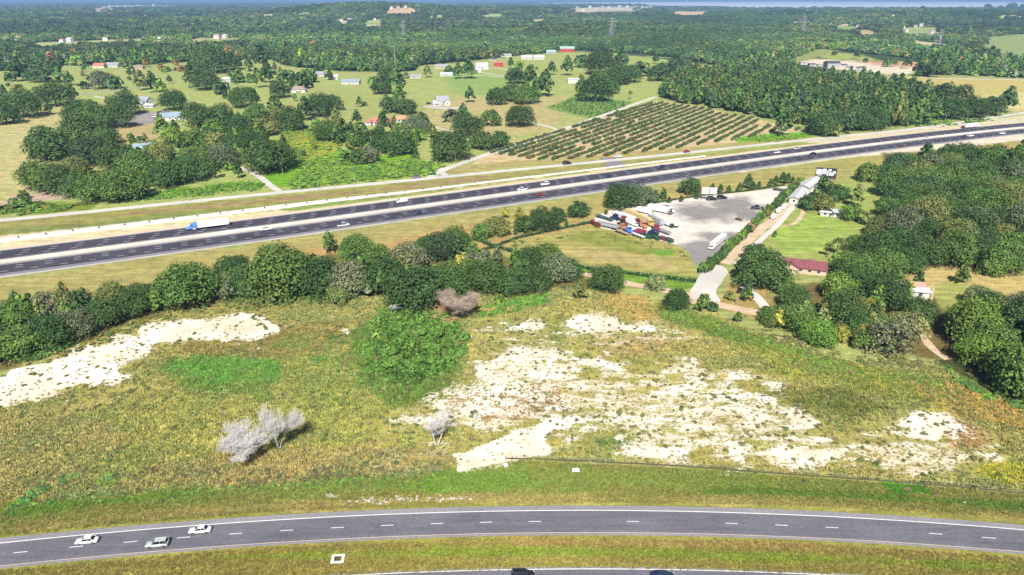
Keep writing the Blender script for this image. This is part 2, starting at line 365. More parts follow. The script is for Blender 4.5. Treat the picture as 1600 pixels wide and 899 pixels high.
    ([(545, 520), (600, 485), (700, 495), (720, 560), (700, 620), (600, 640), (560, 600)], (120, 140, 58), 12, 8),
    ([(390, 540), (470, 520), (480, 545), (420, 555)], (122, 150, 62), 8, 6),
    ([(590, 480), (640, 470), (680, 500), (640, 520), (560, 520)], (118, 145, 55), 8, 6),
    ([(935, 455), (1010, 462), (1040, 480), (1010, 505), (940, 480)], (188, 162, 90), 14, 12),
    ([(1010, 478), (1060, 482), (1200, 530), (1290, 560), (1280, 580), (1160, 540), (1060, 505)], (128, 150, 58), 9, 8),
    ([(1150, 540), (1400, 575), (1560, 640), (1500, 640), (1250, 600)], (168, 162, 74), 14, 10),
    ([(1180, 610), (1300, 600), (1400, 640), (1330, 660), (1250, 640)], (140, 136, 66), 12, 8),
    ([(1400, 590), (1500, 600), (1640, 650), (1640, 690), (1500, 650)], (188, 160, 84), 10, 8),
    ([(1480, 660), (1530, 672), (1540, 690), (1490, 690)], (182, 144, 90), 10, 10),
    ([(1520, 735), (1560, 722), (1640, 730), (1640, 750), (1560, 755)], (198, 182, 62), 5, 4),
    ([(880, 540), (1000, 520), (1060, 540), (1000, 560)], (184, 160, 100), 14, 12),
    ([(860, 490), (885, 480), (880, 540), (862, 530)], (142, 142, 72), 10, 12),
    ([(905, 690), (960, 672), (1000, 690), (940, 705)], (120, 138, 62), 10, 9),
    ([(700, 625), (870, 600), (900, 640), (760, 660)], (162, 132, 78), 10, 8),
    ([(300, 520), (540, 500), (540, 545), (420, 560), (280, 550)], (160, 144, 78), 10, 6),
    # verges of the near road
    ([(-BIG, 1250), (-2500, 900), (0, 782), (120, 778), (330, 765), (560, 750), (720, 735), (800, 718), (1000, 727), (1200, 740), (1500, 762), (1700, 778), (BIG, 862), (BIG, 1250)], (150, 146, 72), 3, 4),
    ([(-400, 830), (0, 800), (200, 772), (420, 760), (640, 742), (800, 724), (950, 730), (1200, 745), (1400, 756), (1400, 772), (1100, 768), (800, 768), (500, 776), (200, 792), (0, 818), (-400, 860)], (138, 150, 68), 12, 14),
    ([(580, 752), (700, 742), (820, 740), (880, 760), (700, 768), (560, 770)], (126, 156, 60), 12, 12),
    ([(1150, 760), (1400, 770), (1620, 788), (1620, 800), (1400, 785), (1100, 770)], (112, 138, 52), 5, 4),
    ([(1370, 750), (1440, 756), (1470, 778), (1390, 772)], (96, 148, 42), 5, 4),
    ([(0, 838), (200, 815), (400, 800), (700, 786), (1000, 786), (1250, 792), (1600, 815), (1600, 806), (1250, 780), (1000, 776), (700, 774), (400, 788), (200, 800), (0, 824)], (172, 156, 88), 6, 6),
    ([(0, 800), (100, 782), (200, 775), (330, 765), (330, 772), (200, 785), (90, 800), (0, 812)], (120, 150, 55), 5, 4),
    ([(-200, 960), (-200, 912), (0, 892), (400, 856), (800, 839), (1200, 844), (1600, 869), (1700, 876), (1700, 960)], (160, 146, 72), 2, 2),
    ([(300, 872), (700, 855), (1000, 858), (1400, 872), (1600, 884), (1600, 892), (1300, 880), (900, 868), (500, 872)], (146, 158, 58), 5, 4),
    ([(800, 842), (1200, 847), (1500, 862), (1500, 868), (1100, 854), (800, 850)], (172, 146, 84), 3, 3),
]
def ground_colour(X, Y, Z=None):
    """returns rgb (n,3) linear, sand (n,), weed (n,) for world points"""
    Z = terr(X, Y) if Z is None else Z
    px, py, d = proj(X, Y, Z)
    wob = (vnoise(X, Y, 9, 1) - .5) + .6 * (vnoise(X, Y, 3.2, 2) - .5) + .8 * (vnoise(X, Y, 27, 3) - .5)
    rgb = np.tile(np.array(lin((160, 166, 98))), (len(X), 1))
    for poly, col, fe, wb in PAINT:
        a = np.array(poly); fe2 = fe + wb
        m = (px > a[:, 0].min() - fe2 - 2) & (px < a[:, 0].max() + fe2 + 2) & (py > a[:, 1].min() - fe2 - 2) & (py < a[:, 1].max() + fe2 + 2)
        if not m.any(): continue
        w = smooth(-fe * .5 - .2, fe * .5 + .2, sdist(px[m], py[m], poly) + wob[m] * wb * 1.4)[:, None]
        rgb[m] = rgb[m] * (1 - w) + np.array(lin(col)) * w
    g = vnoise(X, Y, 170, 31) * .6 + vnoise(X, Y, 60, 32) * .4
    fr = (smooth(.66, .72, g) * (Y > 2300) * (Y < 9500))[:, None]; pk = vnoise(X, Y, 400, 40)[:, None]
    rgb = rgb * (1 - fr) + fr * (np.array(lin((176, 182, 118))) * (pk < .62) + np.array(lin((224, 200, 168))) * (pk >= .62))
    sand = np.zeros(len(X))
    for poly, st, fe in SAND:
        a = np.array(poly)
        m = (px > a[:, 0].min() - fe * 3) & (px < a[:, 0].max() + fe * 3) & (py > a[:, 1].min() - fe * 3) & (py < a[:, 1].max() + fe * 3)
        if not m.any(): continue
        w = smooth(-fe * 1.5, fe * 1.9, sdist(px[m], py[m], poly) + wob[m] * fe * 2.2) * st
        sand[m] = np.maximum(sand[m], w)
    weed = inpoly(px, py, FIELD).astype(float)
    return rgb, sand, weed, px, py

# ------------------------------------------------------------------ ground sheet
def build_ground():
    nr, nc = 640, 560
    Yr = np.concatenate([np.linspace(-60, 80, 10, endpoint=False), 80 * (9000 / 80.) ** (np.linspace(0, 1, nr)), [11000, 14000, 20000, 30000, 45000, 60000]])
    c = np.linspace(-1, 1, nc); c = c * (0.93 + 0.07 * np.abs(c) ** 6)
    half = np.maximum(Yr, 0) * 0.96 + 110; half = np.where(Yr > 9500, Yr * 1.0 + 200, half)
    c = np.concatenate([[-1.9, -1.3], c, [1.3, 1.9]])
    X = half[:, None] * c[None, :]; Y = np.repeat(Yr[:, None], len(c), 1); Z = terr(X, Y)
    R, Cn = X.shape
    v = np.stack([X, Y, Z], -1).reshape(-1, 3)
    i = np.arange(R - 1)[:, None] * Cn + np.arange(Cn - 1)[None]
    f = np.stack([i, i + 1, i + Cn + 1, i + Cn], -1).reshape(-1, 4)
    rgb, sand, weed, px, py = ground_colour(v[:, 0], v[:, 1], v[:, 2])
    far = v[:, 1] > 9000
    rgb[far] = lin((66, 88, 66))
    m, t, b = mat('ground')
    pos = worldpos(t)
    tint = node(t, 'ShaderNodeAttribute', attribute_name='tint').outputs['Color']
    sa = node(t, 'ShaderNodeAttribute', attribute_name='sand').outputs['Fac']
    we = node(t, 'ShaderNodeAttribute', attribute_name='weed').outputs['Fac']
    n1 = noise(t, pos, .02, 4); n2 = noise(t, pos, .16, 4, .6); n3 = noise(t, pos, 1.1, 3, .65); n4 = noise(t, pos, .006, 3)
    c = mixc(t, mapr(t, n1, .38, .66, 0, .4), tint, mixc(t, 1.0, tint, (1.06, .99, .88, 1), 'MULTIPLY'))
    c = mixc(t, mapr(t, n4, .42, .62, 0, .5), c, mixc(t, 1.0, c, (.86, 1.03, .80, 1), 'MULTIPLY'))
    c = mixc(t, 1.0, c, mapr(t, n2, .3, .7, .78, 1.26), 'MULTIPLY')
    c = mixc(t, 1.0, c, mapr(t, n3, .3, .7, .66, 1.4), 'MULTIPLY')
    # mowing and wheel streaks that run with the land (stretched noise)
    mp = node(t, 'ShaderNodeMapping'); mp.inputs['Scale'].default_value = (.03, .32, 1); t.links.new(pos, mp.inputs['Vector'])
    st = noise(t, mp.outputs[0], 1.0, 4, .6)
    c = mixc(t, 1.0, c, mapr(t, st, .35, .65, .80, 1.2), 'MULTIPLY')
    # sand: breaks through the weeds in ragged streaks
    mp2 = node(t, 'ShaderNodeMapping'); mp2.inputs['Scale'].default_value = (.10, .26, 1); t.links.new(pos, mp2.inputs['Vector'])
    s1 = noise(t, mp2.outputs[0], 1.0, 5, .68); s2 = noise(t, pos, 1.5, 3, .7)
    th = math_(t, 'ADD', math_(t, 'ADD', math_(t, 'MULTIPLY', mapr(t, s1, .28, .72, 0, 1), .62), math_(t, 'MULTIPLY', mapr(t, s2, .25, .75, 0, 1), .34)), math_(t, 'MULTIPLY', mapr(t, noise(t, pos, .045, 3, .6), .3, .7, 0, 1), .22))
    d = math_(t, 'SUBTRACT', math_(t, 'ADD', sa, .02), th)
    sm = math_(t, 'MULTIPLY', mapr(t, d, -.07, .10, 0, 1), mapr(t, sa, .02, .12, 0, 1))
    scol = mixc(t, mapr(t, noise(t, pos, .06, 4), .35, .65, 0, 1), lin((248, 241, 229), .88), lin((238, 219, 192), .82))
    scol = mixc(t, 1.0, scol, mapr(t, s2, .25, .75, .86, 1.1), 'MULTIPLY')
    c = mixc(t, sm, c, scol)
    t.links.new(c, b.inputs['Base Color']); b.inputs['Roughness'].default_value = .95; b.inputs['Specular IOR Level'].default_value = .1
    bp = node(t, 'ShaderNodeBump'); bp.inputs['Strength'].default_value = .7; bp.inputs['Distance'].default_value = .35
    hh = math_(t, 'ADD', math_(t, 'MULTIPLY', noise(t, pos, 2.2, 3, .7), math_(t, 'ADD', we, .35)), math_(t, 'MULTIPLY', n2, .8))
    t.links.new(hh, bp.inputs['Height']); t.links.new(bp.outputs[0], b.inputs['Normal'])
    me = npmesh('ground', v, f, m)
    fattr(me, 'tint', rgb, 'FLOAT_COLOR'); fattr(me, 'sand', sand); fattr(me, 'weed', weed)
    me.polygons.foreach_set('use_smooth', np.ones(len(f), bool))
    struct('ground', me)
build_ground()

# lake and the far shore
def build_water():
    m, t, b = mat('lake_water')
    pos = worldpos(t)
    mp = node(t, 'ShaderNodeMapping'); mp.inputs['Scale'].default_value = (.0006, .002, 1); t.links.new(pos, mp.inputs['Vector'])
    n = noise(t, mp.outputs[0], 1, 4)
    c = mixc(t, mapr(t, n, .35, .65, 0, 1), (.78, .82, .86, 1), (.86, .88, .90, 1))
    t.links.new(c, b.inputs['Base Color']); b.inputs['Roughness'].default_value = .25
    pts = [(x, y) for x, y in [(838, 5.2), (880, 6.8), (1000, 7.6), (1040, 9.2), (1120, 9.6), (1180, 12.5), (1300, 16), (1700, 17), (2300, 17)]]
    far = [(2300, 3.0), (1700, 3.0), (1400, 2.6), (1200, 2.4), (1000, 3.4), (900, 4.2)]
    P = []
    for x, y in pts + far:
        dy = math.tan(PITCH + math.atan((y - 449.5) / FOC)); Y = CAMH / max(dy, .0035)
        dd = Y * math.cos(PITCH) + CAMH * math.sin(PITCH); P.append(((x - 800) / FOC * dd, Y, 1.5))
    mb = MB(); mb.add(P, [tuple(range(len(P)))]); me = mb.mesh('lake', m)
    struct('lake', me)
    for k, (a, b2) in enumerate([((35, 9.3), (108, 9.6)), ((180, 11.5), (270, 12.5))]):
        pass
    P = []
    for x, y in [(10, 9.6), (60, 10.4), (108, 10.2), (150, 10.4), (300, 9.6), (300, 8.6), (150, 9.2), (60, 8.4)]:
        dy = math.tan(PITCH + math.atan((y - 449.5) / FOC)); Y = CAMH / dy
        dd = Y * math.cos(PITCH) + CAMH * math.sin(PITCH); P.append(((x - 800) / FOC * dd, Y, 1.5))
    mb = MB(); mb.add(P, [tuple(range(len(P)))]); struct('pond', mb.mesh('pond', m))
build_water()

# ------------------------------------------------------------------ roads
def asphalt(name, base, blot, worn=None, sc=1.0):
    m, t, b = mat(name); pos = worldpos(t)
    n1 = noise(t, pos, .05 * sc, 5, .6, .6); n2 = noise(t, pos, 1.2, 3, .7)
    c = mixc(t, mapr(t, n1, .35, .65, 0, 1), tuple(base), tuple(blot))
    c = mixc(t, 1.0, c, mapr(t, n2, .3, .7, .82, 1.18), 'MULTIPLY')
    if worn:
        mpw = node(t, 'ShaderNodeMapping'); mpw.inputs['Scale'].default_value = (.05, .9, 1); t.links.new(pos, mpw.inputs['Vector'])
        c = mixc(t, 1.0, c, mapr(t, noise(t, mpw.outputs[0], 1, 4, .6), .35, .65, .88, 1.1), 'MULTIPLY')
        vo = node(t, 'ShaderNodeTexVoronoi', feature='DISTANCE_TO_EDGE'); vo.inputs['Scale'].default_value = .11; t.links.new(pos, vo.inputs['Vector'])
        c = mixc(t, mapr(t, vo.outputs['Distance'], 0, .012, .35, 0), c, mixc(t, 1.0, c, (.55, .55, .57, 1), 'MULTIPLY'))
        cr = node(t, 'ShaderNodeAttribute', attribute_name='across').outputs['Fac']
        for a, w, k in worn:
            dd = math_(t, 'ABSOLUTE', math_(t, 'SUBTRACT', cr, a))
            c = mixc(t, mapr(t, dd, 0, w, .55, 0), c, mixc(t, 1.0, c, (k, k, k * 1.02, 1), 'MULTIPLY'))
    t.links.new(c, b.inputs['Base Color']); b.inputs['Roughness'].default_value = .85; b.inputs['Specular IOR Level'].default_value = .25
    return m
def polyline(pts, step=6):
    pts = np.array(pts, float); d = np.r_[0, np.cumsum(np.linalg.norm(np.diff(pts, axis=0), axis=1))]
    n = max(int(d[-1] / step), 2); s = np.linspace(0, d[-1], n + 1)
    return np.stack([np.interp(s, d, pts[:, 0]), np.interp(s, d, pts[:, 1])], 1)
def chaikin(p, k=3):
    p = [tuple(q) for q in p]
    for _ in range(k):
        q = [p[0]]
        for a, b in zip(p[:-1], p[1:]):
            q += [(.75 * a[0] + .25 * b[0], .75 * a[1] + .25 * b[1]), (.25 * a[0] + .75 * b[0], .25 * a[1] + .75 * b[1])]
        p = q + [p[-1]]
    return p
def normals(C):
    T = np.gradient(C, axis=0); T /= np.linalg.norm(T, axis=1)[:, None]; return np.stack([-T[:, 1], T[:, 0]], 1)
def strip(name, C, a, b, z, m, cross=2, jag=0, parent=None, drape=True, seed=3):
    Nn = normals(C); ts = np.linspace(a, b, cross)
    V = []; A = []
    for k, tt in enumerate(ts):
        j = 0
        if jag and k in (0, cross - 1):
            j = ((vnoise(C[:, 0], C[:, 1], 5, seed + k) - .5) * 2 * jag)[:, None]
        P = C + Nn * (tt + j); zz = (terr(P[:, 0], P[:, 1]) if drape else 0) + z
        V.append(np.column_stack([P, np.full(len(P), 0) + zz])); A.append(np.full(len(P), tt))
    V = np.stack(V, 1).reshape(-1, 3); n = len(C)
    i = np.arange(n - 1)[:, None] * cross + np.arange(cross - 1)[None]
    f = np.stack([i, i + cross, i + cross + 1, i + 1], -1).reshape(-1, 4)
    if b > a: f = f  # normal up
    me = npmesh(name, V, f, m); fattr(me, 'across', np.stack(A, 1).reshape(-1))
    return me
M_NEAR = asphalt('near_road_asphalt', lin((126, 125, 134)), lin((112, 111, 121)), [(-1.6, 1.1, .84), (-2.4, .6, .92), (1.9, 1.2, .93)])
M_SHLD = asphalt('road_shoulder', lin((158, 156, 162)), lin((146, 144, 150)))
M_HWY = asphalt('highway_asphalt', lin((84, 81, 94)), lin((70, 67, 80)))
M_HSH = asphalt('highway_shoulder', lin((150, 146, 154)), lin((138, 135, 144)))
M_EDGE = asphalt('pale_edge', lin((216, 209, 198)), lin((196, 189, 180)))
M_WHITE = plain('white_road_paint', (.74, .74, .73), .7, wear=.12)
M_DASHP = plain('worn_road_paint', (.62, .61, .62), .7, wear=.15)
M_YEL = plain('yellow_road_paint', (.62, .50, .38), .7, wear=.15)
M_BEIGE = asphalt('sandy_shoulder', lin((232, 214, 178)), lin((218, 196, 156)))
M_CROAD = asphalt('pale_concrete_road', lin((228, 222, 214)), lin((212, 206, 198)))
M_DIRT = asphalt('dirt_track', lin((232, 206, 176)), lin((212, 180, 144)), sc=3)
M_GRAVEL = asphalt('gravel', lin((226, 212, 205)), lin((198, 184, 180)), sc=2)

near_px = [(32, 863), (121, 854.5), (205, 847), (289, 840), (370, 834), (451, 829), (529, 825), (608, 821), (684, 818), (760, 816), (836, 815), (987, 816), (1141, 818), (1216, 821), (1294, 824), (1453, 833.5), (1534, 840)]
NP = np.array([W(*q)[:2] for q in near_px]); cn = np.polyfit(NP[:, 0], NP[:, 1], 3)
xs = np.linspace(-260, 260, 180)
def ext(c, x, lim):
    xc = np.clip(x, -lim, lim); return np.polyval(c, xc) + np.polyval(np.polyder(c), xc) * (x - xc)
CN = np.column_stack([xs, ext(cn, xs, 170)])
LPX = np.array([W(*q)[:2] for q in [(575, 898), (700, 893), (800, 890.5), (900, 889.5), (1000, 890), (1200, 894.5), (1260, 897.5)]])
cl = np.polyfit(LPX[:, 0], LPX[:, 1], 2); CL = np.column_stack([xs, ext(cl, xs, 150)])
def road(name, C, parts):
    o = None
    for nm, a, b, z, m, cr in parts:
        me = strip(nm, C, a, b, z, m, cr)
        if o is None: o = struct(name, me)
        else: link(nm, me, o)
    return o
def add_dashes(road_o, C, offs, gap, L, w, z, m, phase, name='lane_dash', skip=(), shared={}):
    """one quad per painted dash, each its own part"""
    d = np.r_[0, np.cumsum(np.linalg.norm(np.diff(C, axis=0), axis=1))]; T = -np.array([[0, 0]])
    Nn = normals(C); out = []
    key = (L, w, m.name)
    if key not in shared:
        shared[key] = MB().add([(-L / 2, -w / 2, 0), (L / 2, -w / 2, 0), (L / 2, w / 2, 0), (-L / 2, w / 2, 0)], [(0, 1, 2, 3)]).mesh(name, m)
    for off, ph in zip(offs, phase):
        for k, s in enumerate(np.arange(ph, d[-1], gap)):
            x = np.interp(s, d, C[:, 0]); y = np.interp(s, d, C[:, 1]); nx = np.interp(s, d, Nn[:, 0]); ny = np.interp(s, d, Nn[:, 1])
            X, Y = x + nx * off, y + ny * off
            px, py, dd = proj(X, Y, 0)
            if px < -30 or px > 1640 or py > 905: continue
            out.append((dd, X, Y, math.atan2(-nx, ny)))
    return key, sorted(out), shared[key]
nr_o = road('near_road', CN, [('shoulder', -4.75, 5.7, .02, M_SHLD, 2), ('driving_lanes', -4.15, 4.15, .028, M_NEAR, 9),
                              ('white_edge_line', 3.78, 4.05, .034, M_WHITE, 2), ('yellow_edge_line', -4.0, -3.82, .034, M_YEL, 2)])
k_, ds, me_ = add_dashes(nr_o, CN, [0], 12.17, 3.1, .2, .034, M_WHITE, [0])
# phase so that a dash falls on the measured one
d_ = np.r_[0, np.cumsum(np.linalg.norm(np.diff(CN, axis=0), axis=1))]
s0 = float(np.interp(NP[10, 0], CN[:, 0], d_)) % 12.17
k_, ds, me_ = add_dashes(nr_o, CN, [0], 12.17, 3.1, .2, .034, M_WHITE, [s0])
for dd, X, Y, a in ds:
    px, py, _ = proj(X, Y, 0)
    if abs(px - 911) < 12 or abs(px - 1063) < 12 or abs(px - 1374) < 12: continue
    link('lane_dash', me_, nr_o, (X, Y, .036), a)
lr_o = road('lower_road', CL, [('shoulder', -11.2, .75, .02, M_SHLD, 2), ('driving_lanes', -8.0, .05, .028, M_NEAR, 7), ('white_edge_line', -.1, .14, .034, M_WHITE, 2)])

med_px = [(0, 410), (200, 384), (400, 357.5), (600, 330), (800, 304.2), (1000, 274), (1200, 247.5), (1390, 223), (1600, 199.7)]
MP = np.array([W(*q)[:2] for q in med_px]); cm = np.polyfit(MP[:, 0], MP[:, 1], 3)
xm = np.linspace(-700, 1500, 440); ym = np.where(xm < -251, np.polyval(cm, -251.) + np.polyval(np.polyder(cm), -251.) * (xm + 251), 0)
ym = np.where((xm >= -251) & (xm <= 520), np.polyval(cm, xm), ym)
ym = np.where(xm > 520, np.polyval(cm, 520.) + np.polyval(np.polyder(cm), 520.) * (xm - 520), ym)
CM = np.column_stack([xm, ym])
hw = road('highway', CM, [('paved_base', -22.6, 20.8, .03, M_HSH, 3), ('near_carriageway', -19.6, -4.6, .055, M_HWY, 4), ('far_carriageway', 4.6, 19.6, .055, M_HWY, 4),
                          ('median_strip', -3.5, 3.5, .06, M_EDGE, 2), ('near_edge_line', -24.6, -22.4, .05, M_EDGE, 2), ('far_edge_line', 20.3, 20.75, .06, M_WHITE, 2)])
for nm, a in (('edge_stripe', -19.2), ('edge_stripe', 19.1), ('edge_stripe', -5.2), ('edge_stripe', 5.2)):
    link(nm, strip(nm, CM, a - .13, a + .13, .07, M_DASHP), hw)
k_, ds, me_ = add_dashes(hw, CM, [-15.6, -11.9, -8.4, 8.4, 11.9, 15.6], 12.19, 3.1, .32, .07, M_DASHP, [0, 5.2, 5.0, 2.0, 4.0, 4.6], 'highway_dash')
for dd, X, Y, a in ds[:300]: link('lane_dash', me_, hw, (X, Y, .075), a)
rest = MB()
for dd, X, Y, a in ds[300:]:
    ca, sa_ = math.cos(a), math.sin(a)
    rest.add([(X + x * ca - y * sa_, Y + x * sa_ + y * ca, .075) for x, y in ((-1.55, -.16), (1.55, -.16), (1.55, .16), (-1.55, .16))], [(0, 1, 2, 3)])
tag(link('distant_lane_dashes', rest.mesh('distant_lane_dashes', M_DASHP), hw), kind='stuff')
# concrete barrier along the median
def profile_wall(name, C, prof, m, z=0.0):
    Nn = normals(C); n = len(prof); V = []
    for (o_, h_) in prof:
        P = C + Nn * o_; V.append(np.column_stack([P, np.full(len(P), h_ + z)]))
    V = np.stack(V, 1).reshape(-1, 3); i = np.arange(len(C) - 1)[:, None] * n + np.arange(n - 1)[None]
    return npmesh(name, V, np.stack([i, i + n, i + n + 1, i + 1], -1).reshape(-1, 4), m)
b_ = link('median_barrier', profile_wall('median_barrier', CM, [(-.8, 0), (-.75, .3), (-.45, .5), (-.3, 1.15), (.3, 1.15), (.45, .5), (.75, .3), (.8, 0)], M_EDGE, .06))
tag(b_, 'long white concrete barrier between the two dark highway carriageways', 'barrier')
# sandy shoulder and the rock lined ditch on the far side
cs = CM[(xm > -700) & (xm < 1500)]
struct('sandy_shoulder', strip('sandy_shoulder', cs, 20.7, 26, .022, M_BEIGE, 3, .5))
def rock_ditch():
    m, t, b = mat('pale_rock_lining'); pos = worldpos(t)
    n = noise(t, pos, .9, 4, .75); c = mixc(t, mapr(t, n, .3, .6, 0, 1), lin((206, 200, 186)), lin((242, 238, 228)))
    t.links.new(c, b.inputs['Base Color']); b.inputs['Roughness'].default_value = .95
    C2 = CM[(xm > -650) & (xm < 175)]; C2 = polyline(C2, 1.6); Nn = normals(C2); V = []
    off = np.interp(C2[:, 0], [-650, -100, 0, 175], [35.5, 34.5, 33, 28]); wid = np.interp(C2[:, 0], [-650, -120, -40, 175], [10, 9.5, 5, 3.2])
    for k in range(7):
        u = k / 6; tt = off + u * wid
        if k in (0, 6): tt = tt + (vnoise(C2[:, 0], C2[:, 1], 3, 9 + k) - .5) * 1.6
        P = C2 + Nn * tt[:, None]; h = .05 + .55 * math.sin(u * math.pi) * (.5 + vnoise(P[:, 0], P[:, 1], 1.7, 5)) if 0 < k < 6 else .03
        V.append(np.column_stack([P, np.zeros(len(P)) + h]))
    V = np.stack(V, 1).reshape(-1, 3); i = np.arange(len(C2) - 1)[:, None] * 7 + np.arange(6)[None]
    me = npmesh('rock_lined_ditch', V, np.stack([i, i + 7, i + 8, i + 1], -1).reshape(-1, 4), m)
    o = tag(link('rock_lined_ditch', me), kind='structure')
    mk = MB()
    mk.box(0, 0, .8, .5, .5, .7); mk.tube((0, 0, 0), (0, 0, 1.6), .12)
    me2 = mk.mesh('marker', M_DARKMETAL)
    for k in range(20, len(C2), 8):
        if C2[k, 0] < 0: link('marker_stake', me2, o, (*(C2[k] + Nn[k] * (off[k] + wid[k] * .35)), .3))
rock_ditch()
def px_road(name, pts, w, m, z=.03, ch=3, jag=0):
    C = polyline([W(*q)[:2] for q in chaikin(pts, ch)], 5)
    return struct(name, strip(name, C, -w / 2, w / 2, z, m, 3, jag))
px_road('frontage_road', [(-400, 380), (0, 345), (200, 325), (400, 304.5), (600, 286), (800, 266), (1000, 246.5), (1180, 227.5), (1259, 218.5), (1316, 213), (1420, 203), (1520, 189), (1640, 170)], 7.2, M_CROAD)
px_road('farm_road', [(672, 277), (683, 270), (710, 259), (750, 245), (800, 229), (875, 205), (950, 177.5), (1025, 151.5)], 6.5, M_CROAD, .036, 2)
px_road('farm_road_flare', [(700, 277), (690, 270), (688, 266), (694, 263)], 5, M_CROAD, .04, 2)
px_road('orchard_lane', [(875, 205.5), (862, 199), (845, 195), (830, 192.5)], 4.2, M_CROAD, .042)
px_road('white_house_lane', [(766, 236), (745, 225), (715, 208), (672, 197)], 4, M_CROAD, .042)
px_road('west_driveway', [(436, 299), (422, 290), (405, 275), (388, 266), (372, 262)], 5, M_CROAD, .036)
px_road('inner_driveway', [(375, 261), (345, 249), (318, 244), (300, 238), (282, 238)], 3.5, M_CROAD, .034)
px_road('grey_farm_lane', [(105, 151), (150, 146), (190, 140), (232, 135)], 9, asphalt('grey_lane', lin((182, 176, 164)), lin((166, 160, 150))), .03)
px_road('curved_lane', [(147, 150), (160, 153), (178, 155), (200, 158)], 5, M_CROAD, .036)
px_road('long_white_lane', [(738, 111), (756, 114), (800, 121), (838, 121), (832, 114), (800, 110), (772, 106)], 6, M_CROAD, .036, 2)
px_road('short_white_lane', [(742, 118), (768, 119), (790, 121)], 5, M_CROAD, .04)
px_road('pasture_track', [(1010, 88), (1060, 92), (1110, 97), (1128, 103)], 6, M_BEIGE, .03)
px_road('house_forecourt', [(665, 166), (680, 168), (700, 170), (722, 168)], 14, M_GRAVEL, .03)
px_road('far_field_track', [(1440, 122), (1500, 123.5), (1560, 124), (1640, 126)], 9, M_CROAD, .03)
px_road('dirt_track', [(1070, 470), (1110, 474), (1150, 482), (1200, 492), (1260, 500)], 5.5, M_DIRT, .024, 2, .6)
px_road('dirt_track_west', [(1080, 462), (1030, 452), (985, 444), (940, 432), (880, 425)], 5, M_DIRT, .024, 2, .6)
px_road('shrubside_track', [(1130, 412), (1148, 397), (1165, 380), (1185, 360), (1205, 346), (1222, 334), (1240, 318)], 6, M_DIRT, .024, 2, .6)
px_road('shed_lane', [(1150, 414), (1168, 396), (1190, 373), (1212, 355), (1240, 323), (1260, 304), (1280, 287)], 3.4, M_CROAD, .03, 2, .2)
px_road('grass_track', [(1215, 353), (1240, 352), (1252, 340), (1256, 325)], 2.5, M_DIRT, .024, 2, .5)
px_road('pickup_driveway', [(1166, 448), (1175, 457), (1188, 470), (1198, 484)], 4.5, M_CROAD, .03, 1)
px_road('wheel_rut', [(1452, 448), (1449, 463), (1444, 482)], .9, M_DIRT, .03, 1, .2)
px_road('wheel_rut_east', [(1459, 449), (1456, 464), (1452, 482)], .9, M_DIRT, .03, 1, .2)
px_road('shaded_track', [(1430, 500), (1445, 530), (1462, 552), (1480, 562)], 2.6, M_DIRT, .024, 1, .7)
px_road('median_crossover', [(960, 262), (962, 256), (952, 250), (948, 247)], 14, M_HSH, .026, 1)
def pad(name, poly, m, z, jag=1.0, rnd=2):
    P = [W(*q)[:2] for q in chaikin(list(poly) + [poly[0]], rnd)][:-1]
    P = polyline(P, 3); c = P.mean(0)
    j = (vnoise(P[:, 0], P[:, 1], 4, 8) - .5)[:, None] * jag * 2; dv = P - c; dv /= np.linalg.norm(dv, axis=1)[:, None]; P = P + dv * j
    bm_ = MB(); bm_.add([(x, y, z) for x, y in P], [tuple(range(len(P)))]); return struct(name, bm_.mesh(name, m))
def yard_mat():
    m, t, b = mat('yard_gravel'); pos = worldpos(t)
    n1 = noise(t, pos, .028, 4, .6, .4); n2 = noise(t, pos, .12, 4, .7); n3 = noise(t, pos, 1.2, 3, .7)
    def blob(x, y, r, f):
        w = W(x, y); q = node(t, 'ShaderNodeVectorMath', operation='DISTANCE'); q.inputs[1].default_value = (w[0], w[1], 0); t.links.new(pos, q.inputs[0])
        return mapr(t, q.outputs['Value'], r * f, r, 1, 0)
    g = blob(1148, 322, 36, .2)
    for a in ((1100, 332, 34, .2), (1115, 392, 30, .3), (1102, 408, 26, .3), (1125, 372, 22, .2), (1172, 335, 24, .1)):
        g = math_(t, 'MAXIMUM', g, blob(*a))
    g = mapr(t, math_(t, 'ADD', g, math_(t, 'MULTIPLY', math_(t, 'SUBTRACT', noise(t, pos, .07, 5, .65), .5), 1.5)), .36, .80, 0, 1)
    c = mixc(t, mapr(t, n1, .35, .65, 0, 1), lin((240, 231, 219)), lin((222, 210, 196)))
    c = mixc(t, math_(t, 'MULTIPLY', g, .9, True), c, lin((138, 134, 132)))
    c = mixc(t, 1.0, c, mapr(t, n3, .3, .7, .84, 1.14), 'MULTIPLY'); c = mixc(t, 1.0, c, mapr(t, n2, .3, .7, .84, 1.12), 'MULTIPLY')
    t.links.new(c, b.inputs['Base Color']); b.inputs['Roughness'].default_value = .95
    return m
pad('gravel_yard', [(985, 322), (1005, 322), (1050, 313), (1100, 306), (1160, 301), (1200, 296), (1240, 289), (1236, 300), (1212, 321), (1180, 350), (1150, 378), (1130, 396), (1106, 415), (1086, 418),
                    (1080, 398), (1062, 384), (1040, 378), (1000, 369), (960, 361), (926, 354), (926, 342), (950, 330)], yard_mat(), .012)
pad('concrete_apron', [(1101, 409), (1143, 420), (1128, 440), (1116, 459), (1131, 473), (1105, 476), (1074, 466), (1075, 460), (1090, 438)], M_CROAD, .02, .3, 1)
